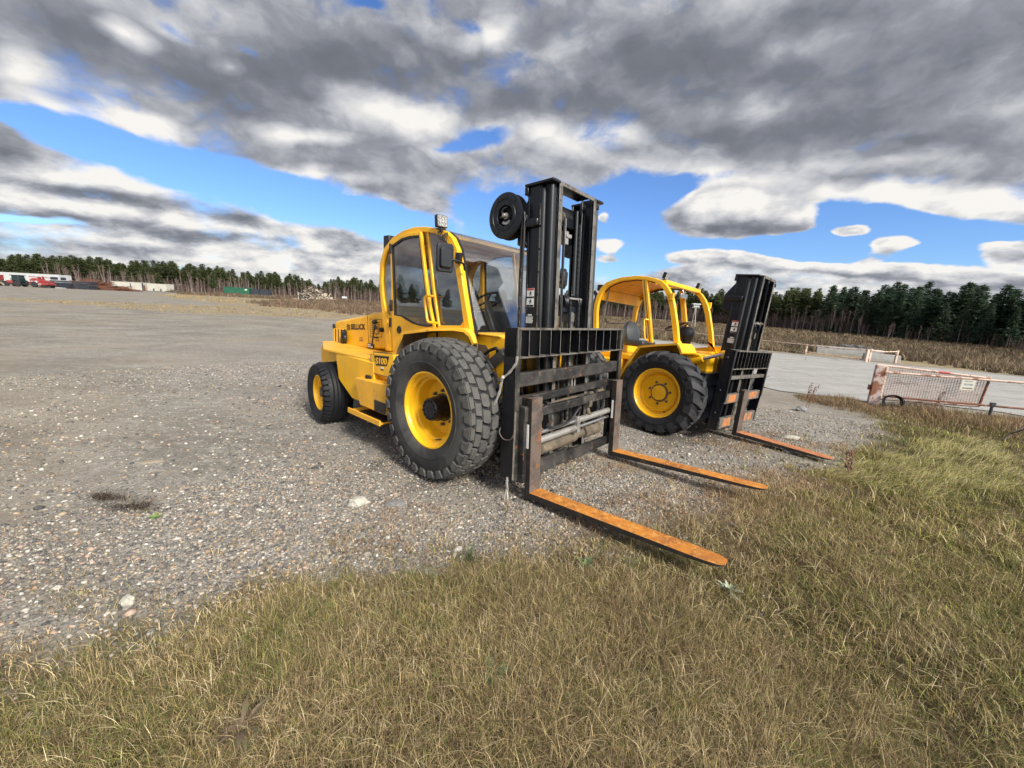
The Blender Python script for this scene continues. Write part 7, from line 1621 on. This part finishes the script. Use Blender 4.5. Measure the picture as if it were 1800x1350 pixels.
# ------------------------------------------------------------------ single plants
M['leaf_green'] = mk('dusty_weed_leaf', (.075,.125,.055), .6, 0, [((.16,.17,.08),20.,.5,.7,.6)], spec=.3)
M['leaf_red'] = mk('wilting_dock_leaf', (.13,.09,.06), .6, 0, [((.085,.10,.045),14.,.45,.65,.8), ((.3,.2,.14),25.,.58,.7,.6)], spec=.3)
M['leaf_silver'] = mk('silvery_leaf', (.32,.35,.25), .7)
M['stalk'] = mk('dry_red_stalk', (.20,.10,.07), .85, 0, [((.30,.18,.11),20.,.5,.65,.7)])
def leaf(mb, o, yaw, L, W, pitch, bend, n=6, wav=.0):
    d = Vector((math.cos(yaw), math.sin(yaw), 0)); s = Vector((-math.sin(yaw), math.cos(yaw), 0)); p = Vector(o); a = pitch; rows = []
    for k in range(n+1):
        t = k/n; w = W*(math.sin(PI*min(1, t*.92+.06))**.8)*(1+wav*math.sin(k*2.3)); lift = Vector((0,0,w*.35)); rows.append((p-s*w+lift, p, p+s*w+lift)); p = p+(d*math.cos(a)+Vector((0,0,1))*math.sin(a))*(L/n); a -= bend/n
    vs = [q for r in rows for q in r]; fs = []
    for k in range(n): b = 3*k; fs += [(b,b+1,b+4,b+3),(b+1,b+2,b+5,b+4)]
    mb.add(vs, fs)
def rosette(name, label, cat, x, y, n, L, W, mat, pitch=.7, bend=1.0, seed=0, wav=.1):
    r_ = random.Random(seed); m = MB()
    for k in range(n): leaf(m, (0,0,.0), k*2.4+r_.uniform(-.3,.3), L*r_.uniform(.6,1.1), W*r_.uniform(.7,1.15), pitch*r_.uniform(.5,1.4), bend*r_.uniform(.6,1.3), wav=wav)
    o = m.build(name, mat, smooth=60, fix=False); o.location = (x, y, gz(x, y)); return tag(o, label, cat)
rosette('dock_plant', 'wilting dock with long reddish leaves in the near grass, low on the left', 'plant', -.985, 1.20, 17, .13, .011, M['leaf_red'], .75, 1.3, 3, .3)
rosette('broadleaf_weed', 'broad green weed with round leaves in the grass below the near fork', 'plant', -.02, 1.50, 8, .09, .026, M['leaf_green'], .5, .9, 5)
rosette('thistle', 'small green thistle rosette in the grass left of the near fork tip', 'plant', .55, 2.30, 13, .10, .014, M['leaf_green'], .7, .9, 7, .45)
rosette('silverweed', 'pale silvery weed in the grass just right of the near fork tip', 'plant', 1.42, 2.13, 18, .10, .010, M['leaf_silver'], .9, .8, 9, .3)
rosette('grass_tuft', 'fresh green tuft of grass at the gravel edge left of the near fork', 'plant', -.22, 2.28, 46, .13, .0022, M['leaf_green'], 1.3, .7, 11, 0)
rosette('ground_weed', 'bright green weed growing alone on the gravel at the left', 'plant', -2.62, 2.62, 22, .05, .009, mk('bright_leaf', (.16,.25,.075), .6), .35, .5, 13, .2)
def stalk_plant(label, x, y, h, seed, n=2):
    r_ = random.Random(seed); t = thing('dry_stalk', label, 'plant', (x, y, gz(x, y)), 0, 'dry red stalks')
    for k in range(n):
        a = r_.uniform(0,6.28); dx, dy = .18*h*math.cos(a), .18*h*math.sin(a); m = MB(); m.tube(curve_pts([(0.05*k,0,0),(.05*k+dx*.3,dy*.3,h*.5),(.05*k+dx,dy,h)]), .005, 5, 0, .002); s = m
        for q in range(46):
            f = r_.uniform(.35,1); b = r_.uniform(0,6.28); s.lathe([(0,-.018),(.011,0),(0,.018)], (.05*k+dx*f**1.5+.03*math.cos(b), dy*f**1.5+.03*math.sin(b), h*f), 'z', 5)
        s.build('stalk', M['stalk'], t)
stalk_plant('taller pair of dry red stalks on the gravel before the tarmac', 7.2, 9.25, .62, 1); stalk_plant('dry red stalk in the weeds before the mesh of the barrier', 10.4, 9.35, .6, 2, 1); stalk_plant('thin dry stalk rising from the dark hollow right of the far fork tip', 4.05, 4.35, .34, 4, 1)
br = MB(); br.tube(curve_pts([(0,0,.02),(.25,.1,.16),(.6,.2,.3),(1.1,.35,.62)]), .022, 7, 0, .008); br.tube(curve_pts([(.25,.1,.16),(.2,-.1,.3),(.25,-.2,.45)]), .012, 6, 0, .004); br.tube(curve_pts([(.6,.2,.3),(.85,.05,.33),(1.0,-.1,.42)]), .010, 6, 0, .004)
bo = br.build('dead_branch', M['bark']); bo.location = (9.75, 7.4, gz(9.75, 7.4)); tag(bo, 'dead forked branch lying in the weeds at the right edge', 'branch')
